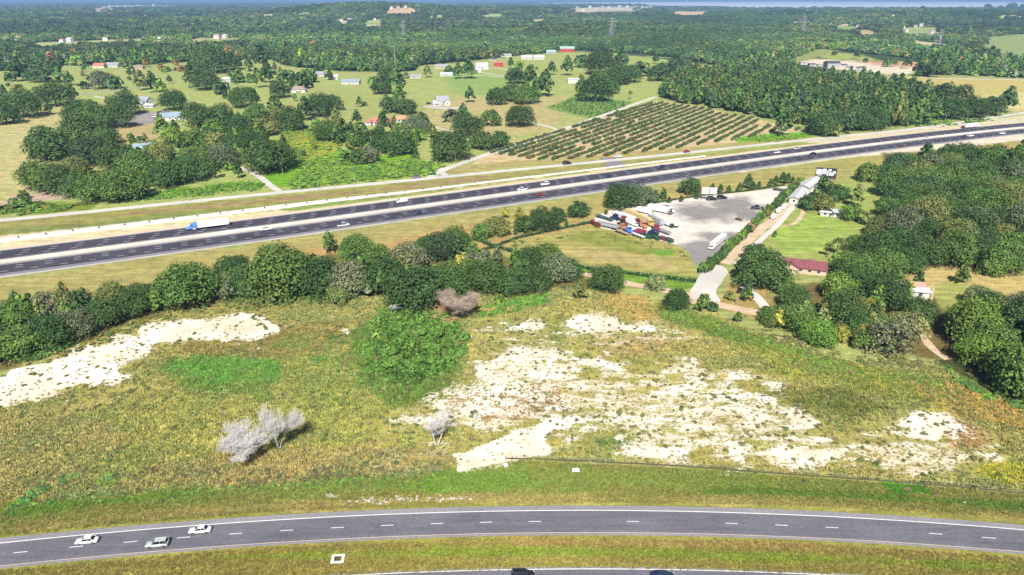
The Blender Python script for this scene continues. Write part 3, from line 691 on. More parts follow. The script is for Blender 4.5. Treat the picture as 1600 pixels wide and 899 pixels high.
# ------------------------------------------------------------------ foliage building blocks
def leaf_cloud(seed, nlump, nleaf, lsize, kind='oak'):
    """arrays of leaf cards spread over irregular lumps; unit crown: radius ~1, base at z=0"""
    r = np.random.RandomState(seed); cs = []; rs = []
    if kind == 'oak':
        ax = .78 + .3 * r.rand(); el = r.rand() * math.pi
        for k in range(nlump):
            a = 2 * math.pi * (k * .618 + r.rand() * .3); h = (k + .5) / nlump
            ph = math.acos(1 - 1.42 * h); rad = .70 * (1 + .28 * (r.rand() - .5)) * (1 + .18 * math.sin(3 * a + seed))
            x, y = rad * math.sin(ph) * math.cos(a), rad * math.sin(ph) * math.sin(a) * ax
            x, y = x * math.cos(el) - y * math.sin(el), x * math.sin(el) + y * math.cos(el)
            cs.append((x, y, .42 + .62 * math.cos(ph) * (1 + .25 * (r.rand() - .5)))); rs.append(.17 + .17 * r.rand())
        for k in range(nlump // 4):
            a = 2 * math.pi * r.rand(); cs.append((.45 * math.cos(a), .45 * math.sin(a), .5 + .2 * r.rand())); rs.append(.34)
    elif kind == 'pine':
        for k in range(nlump):
            h = (k + .5) / nlump; a = 2 * math.pi * k * .618; rad = .52 * (1 - h) ** .8 + .05
            cs.append((rad * math.cos(a), rad * math.sin(a), .55 + 1.55 * h)); rs.append(.40 * (1 - h * .6) * (.8 + .4 * r.rand()))
    elif kind == 'column':
        for k in range(nlump):
            h = (k + .5) / nlump; a = 2 * math.pi * k * .618; cs.append((.25 * math.cos(a), .25 * math.sin(a), .1 + 3.2 * h)); rs.append(.5 * (1 - .55 * h))
    elif kind == 'shrub':
        for k in range(nlump):
            a = 2 * math.pi * r.rand(); q = .62 * math.sqrt(r.rand()); cs.append((q * math.cos(a), q * math.sin(a), .30 + .35 * r.rand() * (1 - q))); rs.append(.26 + .14 * r.rand())
    cs = np.array(cs); rs = np.array(rs)
    w = rs ** 2; idx = r.choice(len(cs), nleaf, p=w / w.sum())
    dv = r.randn(nleaf, 3); dv /= np.linalg.norm(dv, axis=1)[:, None]; dv[:, 2] = np.where(dv[:, 2] < -.35, -dv[:, 2], dv[:, 2])
    P = cs[idx] + dv * (rs[idx] * (.82 + .3 * r.rand(nleaf)))[:, None]
    P[:, 2] = np.maximum(P[:, 2], .03)
    nn = dv + r.randn(nleaf, 3) * .42; nn[:, 2] += .25; nn /= np.linalg.norm(nn, axis=1)[:, None]
    u = np.cross(nn, r.randn(nleaf, 3)); u /= np.linalg.norm(u, axis=1)[:, None]; w_ = np.cross(nn, u)
    s = (lsize * (.6 + .8 * r.rand(nleaf)))[:, None]
    V = np.stack([P - u * s - w_ * s * .6, P + u * s * .8 - w_ * s, P + u * s + w_ * s * .7, P - u * s * .7 + w_ * s], 1).reshape(-1, 3)
    Fq = np.arange(nleaf * 4).reshape(-1, 4)
    lumpv = r.rand(len(cs)); lv = np.clip(.55 * lumpv[idx] + .45 * r.rand(nleaf), 0, 1)
    return V, Fq, np.repeat(lv, 4)
def cloud_mesh(name, args, m):
    V, Fq, lv = leaf_cloud(*args); me = npmesh(name, V, Fq, m); fattr(me, 'leaf', lv); return me
def trunk_mesh(seed, m, limbs=5, kind='oak'):
    r = random.Random(seed); mb = MB()
    if kind == 'oak':
        pts = [(0, 0, -.02), (r.uniform(-.03, .03), r.uniform(-.03, .03), .16), (r.uniform(-.05, .05), 0, .34)]
        mb.tube(pts[0], pts[1], .085, .06, 7); mb.tube(pts[1], pts[2], .06, .05, 7)
        for k in range(limbs):
            a = 2 * math.pi * (k + r.random() * .6) / limbs; q = r.uniform(.35, .55)
            mid = (pts[2][0] + .22 * math.cos(a), .22 * math.sin(a), .5); e = (q * math.cos(a) * 1.3, q * math.sin(a) * 1.3, r.uniform(.7, .95))
            mb.tube(pts[1 + k % 2], mid, .04, .028, 5); mb.tube(mid, e, .028, .008, 5)
            mb.tube(mid, (e[0] * .6 + .1, e[1] * .9 - .1, e[2] * 1.05), .018, .005, 4)
    elif kind == 'pine':
        mb.tube((0, 0, -.02), (0, 0, 1.9), .06, .015, 6)
        for k in range(8):
            a = k * 2.4; h = .6 + k * .14; mb.tube((0, 0, h), (.4 * math.cos(a), .4 * math.sin(a), h + .1), .015, .005, 4)
    else:
        mb.tube((0, 0, -.02), (0, 0, 2.6 if kind == 'column' else .5), .07, .02, 6)
    return mb.mesh('trunk', m)
OAK_H = [cloud_mesh('crown', (s, 74, 7000, .026, 'oak'), M_LEAF) for s in range(6)]
OAK_M = [cloud_mesh('crown', (s + 20, 44, 2500, .044, 'oak'), M_LEAF) for s in range(6)]
OAK_SPARSE = cloud_mesh('crown', (77, 26, 1300, .036, 'oak'), M_LEAF)
PINE_M = [cloud_mesh('crown', (s + 40, 24, 1500, .06, 'pine'), M_LEAF) for s in range(2)]
COL_M = cloud_mesh('crown', (60, 16, 900, .10, 'column'), M_LEAF)
SHRUB_M = [cloud_mesh('foliage', (s + 70, 10, 700, .07, 'shrub'), M_LEAF) for s in range(4)]
TR_OAK = [trunk_mesh(s, M_BARK) for s in range(4)]; TR_PALE = trunk_mesh(9, M_PALEBARK, 7)
TR_PINE = trunk_mesh(3, M_BARK, kind='pine'); TR_COL = trunk_mesh(4, M_BARK, kind='column')

TINT = {'dark': (.056, .110, .030), 'mid': (.092, .166, .036), 'bright': (.130, .230, .040), 'olive': (.155, .185, .055), 'grey': (.125, .160, .085),
        'yellow': (.27, .26, .05), 'autumn': (.27, .17, .05), 'rust': (.30, .17, .12), 'pale': (.20, .24, .09), 'teal': (.056, .105, .042)}
CWORD = {'dark': 'dark green', 'mid': 'green', 'bright': 'bright green', 'olive': 'olive green', 'grey': 'grey green', 'yellow': 'yellow', 'autumn': 'orange autumn', 'rust': 'rusty pink',
         'pale': 'pale green', 'teal': 'blue green'}
TREES = []     # X, Y, width_m, height_m, tint, kind, cluster, px, wpx
def sc_at(X, Y): return FOC / (Y * math.cos(PITCH) + CAMH * math.sin(PITCH))
def T(x, yb, wpx, tint='dark', cl='', hf=None, kind='oak'):
    w = W(x, yb); s = sc_at(w[0], w[1]); wm = wpx / s; Y = w[1] + wm * .30; X = w[0] * (Y / w[1]); z = float(terr(X, Y))
    hf = hf or {'oak': .72, 'pine': 1.5, 'column': 3.5, 'shrub': .7, 'sparse': .8}[kind]
    TREES.append([X, Y, wm, wm * hf, tint, kind, cl, x, wpx])
def fill(poly, sp, wm, tints, cl, seed=1, kind='oak', hf=.75, keep=1.0):
    """trees standing at irregular spacing over a patch of ground"""
    r = np.random.RandomState(seed); a = np.array([W(*q)[:2] for q in poly]); x0, y0 = a.min(0); x1, y1 = a.max(0)
    gx, gy = np.meshgrid(np.arange(x0, x1 + sp, sp), np.arange(y0, y1 + sp, sp)); gx = gx + (np.arange(gx.shape[0])[:, None] % 2) * sp * .5
    X = (gx + (r.rand(*gx.shape) - .5) * sp * .7).ravel(); Y = (gy + (r.rand(*gx.shape) - .5) * sp * .7).ravel()
    ok = inpoly(X, Y, a.tolist()) & (r.rand(len(X)) < keep)
    for X_, Y_ in zip(X[ok], Y[ok]):
        px, py, d = proj(X_, Y_, 0); w = wm[0] + (wm[1] - wm[0]) * r.rand()
        TREES.append([X_, Y_, w, w * hf * (.85 + .35 * r.rand()), tints[r.randint(len(tints))], kind, cl, float(px), w * sc_at(X_, Y_)])
BELT = 'long tree belt between the highway and the dry field'
for q in [(-8, 572, 80, 'dark'), (38, 566, 72, 'mid'), (84, 550, 72, 'dark'), (124, 534, 66, 'grey'), (166, 518, 62, 'dark'), (208, 500, 60, 'dark'), (244, 488, 42, 'mid'),
          (30, 515, 60, 'mid'), (78, 500, 58, 'grey'), (125, 492, 52, 'grey'), (178, 484, 54, 'olive'), (222, 476, 44, 'dark'), (-30, 530, 70, 'dark'),
          (300, 486, 96, 'mid'), (276, 470, 50, 'dark'), (368, 446, 62, 'dark'), (395, 468, 72, 'dark'), (446, 474, 112, 'mid'), (500, 470, 84, 'dark'), (548, 466, 74, 'grey'), (470, 440, 60, 'olive'), (430, 428, 60, 'mid'),
          (558, 412, 58, 'mid'), (600, 462, 78, 'dark'), (590, 430, 60, 'mid'), (650, 492, 96, 'dark'), (642, 430, 66, 'grey'), (700, 470, 74, 'dark'), (690, 410, 62, 'teal'), (712, 398, 56, 'mid'), (668, 405, 48, 'dark'),
          (740, 452, 60, 'mid'), (763, 464, 74, 'dark'), (806, 466, 62, 'dark'), (838, 458, 56, 'dark'), (868, 446, 62, 'grey'), (888, 440, 46, 'dark'), (828, 428, 54, 'dark'), (855, 420, 52, 'mid'),
          (948, 460, 60, 'dark'), (730, 440, 30, 'olive'), (516, 398, 30, 'mid'), (530, 478, 40, 'olive')]:
    T(*q, BELT)
for q in [(742, 404, 22, 'yellow'), (724, 416, 26, 'yellow'), (790, 342, 14, 'yellow'), (812, 352, 22, 'yellow')]: T(*q, 'small trees beside the tree belt')
NB = 'row of trees on the grassy bank below the highway'
for q in [(752, 376, 34, 'mid'), (776, 372, 44, 'olive'), (822, 366, 38, 'dark'), (848, 364, 50, 'dark'), (868, 350, 34, 'dark'), (903, 342, 36, 'dark'), (968, 330, 56, 'dark'), (998, 324, 46, 'grey'), (1078, 306, 36, 'dark')]: T(*q, NB)
for x, y, w in [(1014, 318, 13), (1024, 316, 12), (1036, 312, 12), (1008, 320, 12)]: T(x, y, w, 'dark', NB, 1.6, 'column')
YE = 'small trees along the edge of the gravel yard'
for x, y, w in [(947, 336, 6), (885, 354, 6), (1045, 318, 7), (1064, 316, 7), (1088, 312, 7), (1112, 306, 12), (1125, 302, 9), (1138, 302, 8), (1155, 300, 9), (1168, 296, 15), (1176, 298, 9), (1185, 296, 8), (1203, 292, 8), (1211, 290, 10), (1222, 288, 12), (1230, 288, 11), (1238, 287, 7), (805, 368, 6), (946, 325, 5)]:
    T(x, y, w, 'dark', YE, 1.25, 'pine')
PL = 'planted shrub row between the yard and the dirt lane'
for k in range(58):
    u = k / 57; x = np.interp(u, [0, .3, .6, 1], [1100, 1140, 1182, 1248]); y = np.interp(u, [0, .3, .6, 1], [430, 392, 352, 290])
    T(x + R_.uniform(-3, 3), y + R_.uniform(-2, 3), R_.uniform(12, 19) * (1.1 - .4 * u), R_.choice(['mid', 'dark', 'bright', 'mid', 'olive', 'rust'] if k % 5 == 0 else ['mid', 'dark', 'dark', 'bright']), PL, 1.0, 'shrub')
FE = 'scrub along the upper edge of the dry field'
for q in [(1056, 488, 46, 'dark'), (1024, 456, 34, 'pale'), (1095, 490, 24, 'mid'), (1112, 488, 20, 'dark'), (1152, 506, 16, 'mid'), (1140, 470, 18, 'olive'), (1166, 474, 22, 'mid'), (1196, 500, 26, 'dark'), (1214, 512, 30, 'dark'), (905, 470, 26, 'olive'), (780, 478, 20, 'bright'), (1100, 474, 18, 'pale')]: T(*q, FE)
HO = 'grove around the red roofed bungalow'
for q in [(1190, 458, 88, 'dark'), (1178, 412, 40, 'dark'), (1158, 438, 32, 'dark'), (1222, 462, 36, 'mid')]: T(*q, HO)
RG = 'grove between the bungalow and the dry field corner'
for q in [(1206, 514, 44, 'mid'), (1245, 524, 62, 'mid'), (1276, 546, 60, 'bright'), (1240, 486, 50, 'dark'), (1312, 512, 72, 'dark'), (1340, 530, 56, 'dark'), (1308, 472, 60, 'bright'), (1384, 562, 84, 'grey'), (1420, 530, 56, 'pale'), (1350, 500, 44, 'yellow'), (1330, 470, 70, 'dark'), (1374, 492, 80, 'dark'), (1430, 512, 60, 'dark'),
          (1318, 440, 46, 'dark'), (1336, 442, 60, 'mid'), (1376, 440, 64, 'mid'), (1412, 430, 56, 'dark'), (1340, 400, 44, 'mid'), (1366, 408, 60, 'dark'), (1400, 402, 60, 'dark'), (1440, 420, 66, 'dark'), (1372, 372, 46, 'olive'), (1350, 352, 26, 'olive'), (1384, 436, 26, 'yellow'), (1302, 424, 24, 'bright'), (1316, 420, 36, 'mid')]: T(*q, RG)
fill([(1378, 300), (1392, 270), (1440, 262), (1530, 262), (1700, 262), (1740, 330), (1720, 425), (1600, 430), (1530, 428), (1475, 412), (1430, 392), (1400, 372), (1385, 340)], 13.5, (15, 23), ['dark', 'dark', 'mid', 'grey', 'mid', 'olive', 'dark', 'teal'], 'big wood to the right of the billboard', 5, hf=.8)
fill([(1478, 566), (1462, 540), (1470, 520), (1520, 520), (1600, 500), (1760, 540), (1760, 670), (1690, 655), (1600, 632), (1540, 606)], 13, (15, 22), ['mid', 'bright', 'dark', 'mid', 'dark'], 'wood at the right corner of the dry field', 8, hf=.8)
RP = 'pasture grove at the right edge'
for q in [(1525, 482, 46, 'pale'), (1545, 498, 54, 'dark'), (1578, 506, 56, 'grey'), (1606, 492, 50, 'dark'), (1500, 446, 26, 'mid'), (1545, 434, 40, 'mid'), (1510, 525, 70, 'bright')]: T(*q, RP)
BB = 'bushes in front of the long white sheds'
for q in [(1262, 330, 34, 'dark'), (1284, 333, 38, 'olive'), (1304, 318, 38, 'dark'), (1328, 347, 36, 'bright'), (1336, 326, 30, 'olive'), (1318, 312, 26, 'mid'), (1282, 312, 30, 'dark'), (1210, 372, 9, 'dark')]: T(*q, BB)
T(1352, 286, 36, 'bright', 'lawn behind the billboard', .85)
LG = 'grove on the left above the frontage road'
for q in [(82, 254, 74, 'dark'), (70, 300, 62, 'mid'), (96, 304, 58, 'dark'), (48, 290, 30, 'dark'), (128, 312, 56, 'dark'), (160, 320, 66, 'mid'), (200, 318, 70, 'mid'), (150, 262, 66, 'teal'), (186, 268, 60, 'dark'), (222, 282, 62, 'mid'), (262, 296, 58, 'dark'), (296, 288, 58, 'dark'), (308, 270, 54, 'mid'), (252, 262, 52, 'olive'), (120, 278, 44, 'olive'),
          (128, 224, 62, 'dark'), (158, 238, 44, 'mid'), (170, 228, 40, 'dark'), (348, 266, 54, 'grey'), (366, 246, 46, 'dark'), (390, 240, 44, 'dark'), (340, 236, 40, 'olive'), (422, 274, 74, 'dark'), (448, 262, 44, 'mid'), (272, 226, 36, 'bright'), (300, 232, 38, 'mid'), (256, 218, 30, 'bright'), (328, 224, 34, 'mid'), (336, 212, 34, 'bright'),
          (310, 200, 52, 'dark'), (340, 196, 40, 'dark'), (372, 216, 46, 'dark'), (396, 206, 40, 'mid'), (410, 230, 30, 'mid'), (416, 214, 40, 'olive'), (350, 186, 34, 'olive'), (426, 196, 34, 'olive'), (456, 206, 52, 'dark'), (432, 184, 30, 'mid'), (402, 186, 34, 'mid'), (380, 170, 46, 'dark'), (366, 160, 24, 'mid'), (390, 156, 26, 'dark')]: T(*q, LG)
T(38, 328, 32, 'mid', 'scrub beside the frontage road', .6, 'shrub'); T(52, 330, 20, 'bright', 'scrub beside the frontage road', .6, 'shrub'); T(40, 312, 14, 'mid', 'scrub beside the frontage road', .9, 'shrub'); T(-6, 332, 26, 'teal', 'scrub beside the frontage road', 1.2, 'shrub')
CG = 'grove around the hipped red roofed house'
for q in [(500, 184, 50, 'dark'), (520, 174, 34, 'dark'), (478, 190, 30, 'dark'), (562, 168, 13, 'mid'), (570, 166, 9, 'dark'), (612, 178, 36, 'dark'), (636, 180, 34, 'dark'), (624, 166, 26, 'mid'), (526, 196, 22, 'olive'), (498, 206, 26, 'mid'), (512, 222, 44, 'mid'), (528, 226, 26, 'dark'), (546, 220, 30, 'dark'), (558, 196, 20, 'dark'), (540, 254, 26, 'mid'), (562, 258, 34, 'mid'), (578, 256, 36, 'grey'),
          (560, 232, 30, 'mid'), (590, 236, 46, 'dark'), (618, 244, 50, 'dark'), (600, 214, 30, 'dark'), (640, 244, 26, 'dark'), (650, 250, 14, 'dark'), (650, 212, 42, 'grey'), (658, 204, 34, 'dark'), (656, 220, 22, 'bright'), (676, 216, 18, 'olive'), (703, 254, 66, 'dark'), (638, 268, 12, 'mid'), (658, 182, 10, 'dark'), (598, 197, 18, 'dark'), (494, 234, 9, 'mid'), (474, 246, 13, 'dark'), (532, 206, 26, 'olive'), (616, 196, 12, 'mid')]: T(*q, CG)
for x, y, h in [(581, 197, 1), (622, 189, 1), (617, 189, 1), (598, 185, .8)]: T(x, y, 2.2, 'dark', 'narrow cypresses beside the hipped red roofed house', 4.5, 'column')
MG = 'pasture groves beside the farm road'
for q in [(724, 192, 24, 'dark'), (704, 192, 26, 'grey'), (730, 214, 48, 'dark'), (768, 198, 34, 'mid'), (811, 200, 48, 'dark'), (756, 236, 40, 'dark'), (780, 232, 36, 'dark'), (740, 234, 20, 'mid'), (734, 161, 20, 'dark'), (776, 165, 36, 'dark'), (798, 160, 38, 'dark'), (820, 164, 42, 'mid'), (836, 162, 26, 'dark'), (806, 132, 34, 'dark'), (852, 152, 34, 'dark'), (828, 146, 34, 'dark'),
          (798, 108, 14, 'mid'), (811, 108, 16, 'bright'), (838, 109, 6, 'mid'), (862, 118, 18, 'dark'), (886, 119, 24, 'dark'), (908, 106, 26, 'dark'), (914, 96, 9, 'dark'), (930, 160, 56, 'dark'), (950, 148, 36, 'dark'), (908, 152, 26, 'mid'), (938, 118, 54, 'dark'), (966, 134, 44, 'dark'), (936, 136, 36, 'dark'), (985, 130, 36, 'dark'), (970, 114, 30, 'dark'), (1000, 120, 30, 'dark'), (907, 130, 12, 'autumn'), (1024, 100, 12, 'dark'), (1000, 102, 9, 'autumn'), (1030, 128, 40, 'dark'), (1060, 118, 40, 'teal')]: T(*q, MG)
for q in [(598, 148, 36, 'dark'), (622, 150, 34, 'dark'), (606, 132, 36, 'dark'), (586, 138, 24, 'mid'), (668, 122, 16, 'olive'), (634, 123, 12, 'pale'), (716, 124, 20, 'dark'), (732, 124, 26, 'dark'), (702, 118, 18, 'mid')]: T(*q, 'trees in the pasture left of the white farmhouse')
FL = 'scattered trees on the far left pasture'
for q in [(60, 130, 36, 'dark'), (30, 128, 34, 'dark'), (86, 130, 32, 'dark'), (110, 134, 18, 'mid'), (132, 140, 16, 'dark'), (162, 140, 38, 'grey'), (180, 140, 26, 'dark'), (90, 168, 54, 'dark'), (62, 160, 30, 'olive'), (40, 186, 60, 'dark'), (12, 196, 46, 'dark'), (4, 162, 18, 'dark'), (6, 178, 15, 'yellow'), (28, 145, 16, 'yellow'), (142, 167, 14, 'mid'), (198, 182, 52, 'dark'), (184, 202, 52, 'dark'), (150, 200, 54, 'mid'), (125, 194, 46, 'dark'), (115, 160, 22, 'mid'),
          (222, 142, 26, 'olive'), (240, 146, 26, 'dark'), (254, 150, 22, 'bright'), (273, 174, 44, 'dark'), (322, 142, 46, 'dark'), (300, 138, 28, 'mid'), (346, 148, 26, 'dark'), (335, 116, 60, 'dark'), (312, 112, 36, 'dark'), (362, 110, 36, 'dark'), (410, 110, 30, 'dark'), (390, 112, 18, 'dark'), (438, 154, 36, 'dark'), (420, 130, 26, 'dark'), (448, 132, 30, 'dark'), (470, 140, 34, 'dark'), (484, 130, 28, 'mid'), (405, 138, 24, 'mid'), (372, 130, 26, 'mid'), (392, 130, 18, 'bright'), (336, 138, 18, 'rust'),
          (252, 110, 13, 'autumn'), (262, 112, 11, 'autumn'), (284, 112, 13, 'autumn'), (276, 106, 11, 'autumn'), (308, 101, 13, 'autumn'), (229, 106, 13, 'autumn'), (357, 90, 15, 'autumn'), (372, 94, 11, 'autumn'), (82, 106, 20, 'rust'), (203, 108, 24, 'mid'), (498, 118, 20, 'dark'), (516, 126, 14, 'dark'), (33, 138, 8, 'dark')]: T(*q, FL)
EW = 'wood between the orchard and the highway'
fill([(1030, 150), (1060, 122), (1130, 120), (1230, 122), (1300, 130), (1350, 130), (1420, 142), (1450, 154), (1470, 176), (1462, 190), (1400, 200), (1330, 212), (1265, 202), (1200, 186), (1100, 166), (1050, 160)], 11, (11, 17), ['dark', 'mid', 'dark', 'teal', 'mid', 'olive', 'dark', 'mid'], EW, 12, hf=.82)
for q in [(1284, 214, 56, 'dark'), (1330, 206, 56, 'dark'), (1365, 204, 48, 'dark'), (1300, 214, 28, 'olive'), (1222, 214, 34, 'dark'), (1410, 198, 36, 'mid'), (1440, 196, 26, 'mid'), (1485, 188, 46, 'dark'), (1520, 186, 46, 'dark'), (1550, 182, 40, 'dark'), (1570, 178, 34, 'dark'), (1500, 160, 36, 'dark'), (1470, 160, 40, 'dark'), (1505, 175, 30, 'olive')]: T(*q, EW)
for q in [(1384, 105, 15, 'mid'), (1396, 105, 12, 'mid'), (1416, 108, 16, 'dark'), (1352, 98, 9, 'dark'), (1338, 93, 13, 'dark'), (1303, 87, 9, 'dark'), (1440, 120, 28, 'dark'), (1460, 122, 28, 'dark')]: T(*q, 'trees beside the pale building site')

fill([(-60, 585), (60, 556), (200, 500), (300, 478), (440, 470), (560, 462), (700, 470), (900, 440), (880, 424), (740, 400), (640, 408), (440, 428), (300, 450), (0, 492), (-60, 510)], 7.5, (4.5, 9), ['dark', 'mid', 'olive', 'dark', 'grey', 'bright'], BELT, 61, hf=.8, keep=.75)
fill([(1200, 510), (1280, 545), (1390, 560), (1440, 500), (1440, 430), (1400, 400), (1340, 405), (1300, 450), (1230, 480)], 7.5, (4.5, 9), ['dark', 'mid', 'olive', 'dark', 'bright', 'yellow', 'pale'], RG, 62, hf=.8, keep=.7)
fill([(60, 305), (200, 318), (300, 290), (420, 275), (460, 200), (380, 180), (260, 215), (120, 225), (50, 255)], 11, (5, 11), ['dark', 'mid', 'olive', 'dark', 'bright', 'mid'], LG, 63, hf=.8, keep=.42)
fill([(500, 225), (540, 255), (640, 245), (690, 215), (560, 200), (510, 200)], 10, (5, 10), ['dark', 'mid', 'olive', 'bright'], CG, 64, hf=.8, keep=.5)
fill([(-40, 205), (0, 112), (420, 96), (500, 130), (480, 190), (380, 165), (250, 170), (100, 200)], 26, (5, 12), ['dark', 'mid', 'olive', 'dark', 'bright'], FL, 65, hf=.8, keep=.14)
# ------------------------------------------------------------------ woodland beyond: points for one mass
CLEAR = [p for p, c, f, w in PAINT[2:36]] + [
    [(1238, 97), (1262, 90), (1282, 90), (1290, 79), (1345, 82), (1380, 92), (1440, 92), (1440, 115), (1380, 120), (1300, 110)],
    [(1405, 118), (1500, 118), (1640, 124), (1700, 170), (1560, 178), (1440, 150)],
    [(958, 86), (1010, 86), (1130, 104), (1126, 111), (1060, 110), (990, 98)]]
WOODS = [[(-400, 112), (-400, 74), (33, 74), (230, 68), (700, 60), (1100, 62), (1700, 62), (1700, 124), (1440, 122), (1430, 92), (1280, 76), (1236, 92), (1240, 112), (1130, 116), (1128, 103), (1010, 84), (960, 82), (880, 76), (850, 88), (800, 90), (770, 96), (680, 100), (650, 112), (560, 112), (450, 106), (420, 92), (300, 96), (230, 100), (100, 103), (0, 112)],
         [(-600, 74), (33, 74), (230, 68), (700, 62), (1100, 64), (1700, 64), (1900, 30), (1900, -3), (-600, -3)],
         [(-300, 240), (-300, 100), (-20, 100), (-20, 180), (-60, 240)]]
def far_woods():
    r = np.random.RandomState(4); P = []
    for y0, y1, sp, rad in ((600, 1300, 9.5, 6.6), (1300, 2400, 12.5, 8.4), (2400, 4200, 19, 12), (4200, 7000, 30, 19), (7000, 12000, 60, 38)):
        ys = np.arange(y0, y1, sp); hw_ = y1 * .86 + 60; xs_ = np.arange(-hw_, hw_, sp)
        gx, gy = np.meshgrid(xs_, ys); X = (gx + (r.rand(*gx.shape) - .5) * sp * .9).ravel(); Y = (gy + (r.rand(*gx.shape) - .5) * sp * .9).ravel()
        k = np.abs(X) < Y * .84 + 60; X = X[k]; Y = Y[k]; Z = terr(X, Y)
        px, py, d = proj(X, Y, Z); s = FOC / d
        py = np.minimum(py, 1e4)
        ok = np.zeros(len(X), bool)
        for w in WOODS: ok |= inpoly(px, py, w)
        if y0 >= 7000: ok = (px < 860 + 150 * r.rand(len(px))) | (Y < 7600)
        pyt = py - .9 * rad * 1.3 * s
        for c in CLEAR:
            ca = np.array(c); m = ok & (px > ca[:, 0].min() - 2) & (px < ca[:, 0].max() + 2) & (py > ca[:, 1].min() - 1) & (py < ca[:, 1].max() + 14)
            if m.any():
                q = inpoly(px[m], py[m], c) | inpoly(px[m], pyt[m], c); i = np.where(m)[0]; ok[i[q]] = False
        if y0 >= 2400:
            gap = vnoise(X, Y, 170, 31) * .6 + vnoise(X, Y, 60, 32) * .4; ok &= gap < .69
        X, Y, Z, px, py = X[ok], Y[ok], Z[ok], px[ok], py[ok]
        P.append(np.column_stack([X, Y, Z, rad * (.72 + .6 * r.rand(len(X))), px, py]))
    return np.vstack(P)
FW = far_woods()
def scatter(name, templates, pts, scale, rot, var, tint, mats, label, cat, flat=1.0):
    """one stuff object: instances of small leafy templates kept inside its own mesh"""
    V = []; Fc = []; lv = []; tm = []; k = 0
    for i, (v, f, l) in enumerate(templates):
        V.append(v); Fc.append(f + k); lv.append(l); tm.append(np.full(len(v), i)); k += len(v)
    n = len(pts); V = np.vstack(V + [pts]); Fc = np.vstack(Fc); lv = np.concatenate(lv + [np.zeros(n)]); tm = np.concatenate(tm + [np.full(n, -1)])
    me = npmesh(name, V, Fc, mats)
    pad_ = lambda a, w=None: np.vstack([np.zeros((k, w)), a]) if w else np.concatenate([np.zeros(k), a])
    fattr(me, 'leaf', lv); fattr(me, 'tmpl', tm, 'INT'); fattr(me, 'var', pad_(var), 'INT'); fattr(me, 'rot', pad_(rot))
    fattr(me, 'scl', pad_(scale, 3), 'FLOAT_VECTOR'); fattr(me, 'tint', pad_(tint, 3), 'FLOAT_COLOR')
    o = tag(link(name, me), label, cat, kind='stuff')
    g = D.node_groups.new(name + '_layout', 'GeometryNodeTree'); g.interface.new_socket('Geometry', in_out='INPUT', socket_type='NodeSocketGeometry'); g.interface.new_socket('Geometry', in_out='OUTPUT', socket_type='NodeSocketGeometry')
    L = g.links.new; gi = g.nodes.new('NodeGroupInput'); go = g.nodes.new('NodeGroupOutput')
    def attr(nm, ty): a = g.nodes.new('GeometryNodeInputNamedAttribute'); a.data_type = ty; a.inputs['Name'].default_value = nm; return a.outputs['Attribute']
    def sep(val):
        c = g.nodes.new('FunctionNodeCompare'); c.data_type = 'INT'; c.operation = 'EQUAL'; L(attr('tmpl', 'INT'), c.inputs[2]); c.inputs[3].default_value = val
        s = g.nodes.new('GeometryNodeSeparateGeometry'); L(gi.outputs[0], s.inputs['Geometry']); L(c.outputs[0], s.inputs['Selection']); return s.outputs['Selection']
    jn = g.nodes.new('GeometryNodeJoinGeometry')
    for i in range(len(templates)):
        t2 = g.nodes.new('GeometryNodeGeometryToInstance'); L(sep(i), t2.inputs[0]); L(t2.outputs[0], jn.inputs[0])
    ip = g.nodes.new('GeometryNodeInstanceOnPoints'); L(sep(-1), ip.inputs['Points']); L(jn.outputs[0], ip.inputs['Instance'])
    ip.inputs['Pick Instance'].default_value = True; L(attr('var', 'INT'), ip.inputs['Instance Index'])
    cx = g.nodes.new('ShaderNodeCombineXYZ'); L(attr('rot', 'FLOAT'), cx.inputs['Z']); L(cx.outputs[0], ip.inputs['Rotation']); L(attr('scl', 'FLOAT_VECTOR'), ip.inputs['Scale'])
    L(ip.outputs[0], go.inputs[0])
    md = o.modifiers.new('layout', 'NODES'); md.node_group = g
    return o
def tarr(names, r): return np.array([TINT[n] for n in names]) * (.8 + .45 * r.rand(len(names), 1))

# choose the largest trees in view as individuals, the rest join the woodland mass
inview = lambda t: -20 < t[7] < 1620
TREES.sort(key=lambda t: -(t[8] if inview(t) and t[5] in ('oak', 'pine', 'column', 'sparse') else -1))
n_oak = [t for t in TREES if t[5] == 'oak']
NI = 300
ORD = ['first', 'second', 'third', 'fourth', 'fifth', 'sixth', 'seventh', 'eighth', 'ninth', 'tenth', 'eleventh', 'twelfth', 'thirteenth', 'fourteenth', 'fifteenth', 'sixteenth', 'seventeenth', 'eighteenth', 'nineteenth', 'twentieth']
def ordw(k):
    if k <= 20: return ORD[k - 1]
    t, u = divmod(k, 10); tn = {2: 'twenty', 3: 'thirty', 4: 'forty', 5: 'fifty', 6: 'sixty', 7: 'seventy', 8: 'eighty', 9: 'ninety'}.get(t, 'hundred')
    return (tn + '-' + ORD[u - 1]) if u else tn[:-1] + 'ieth'
indiv = n_oak[:NI] + [t for t in TREES if t[5] != 'oak']
rest_t = n_oak[NI:]
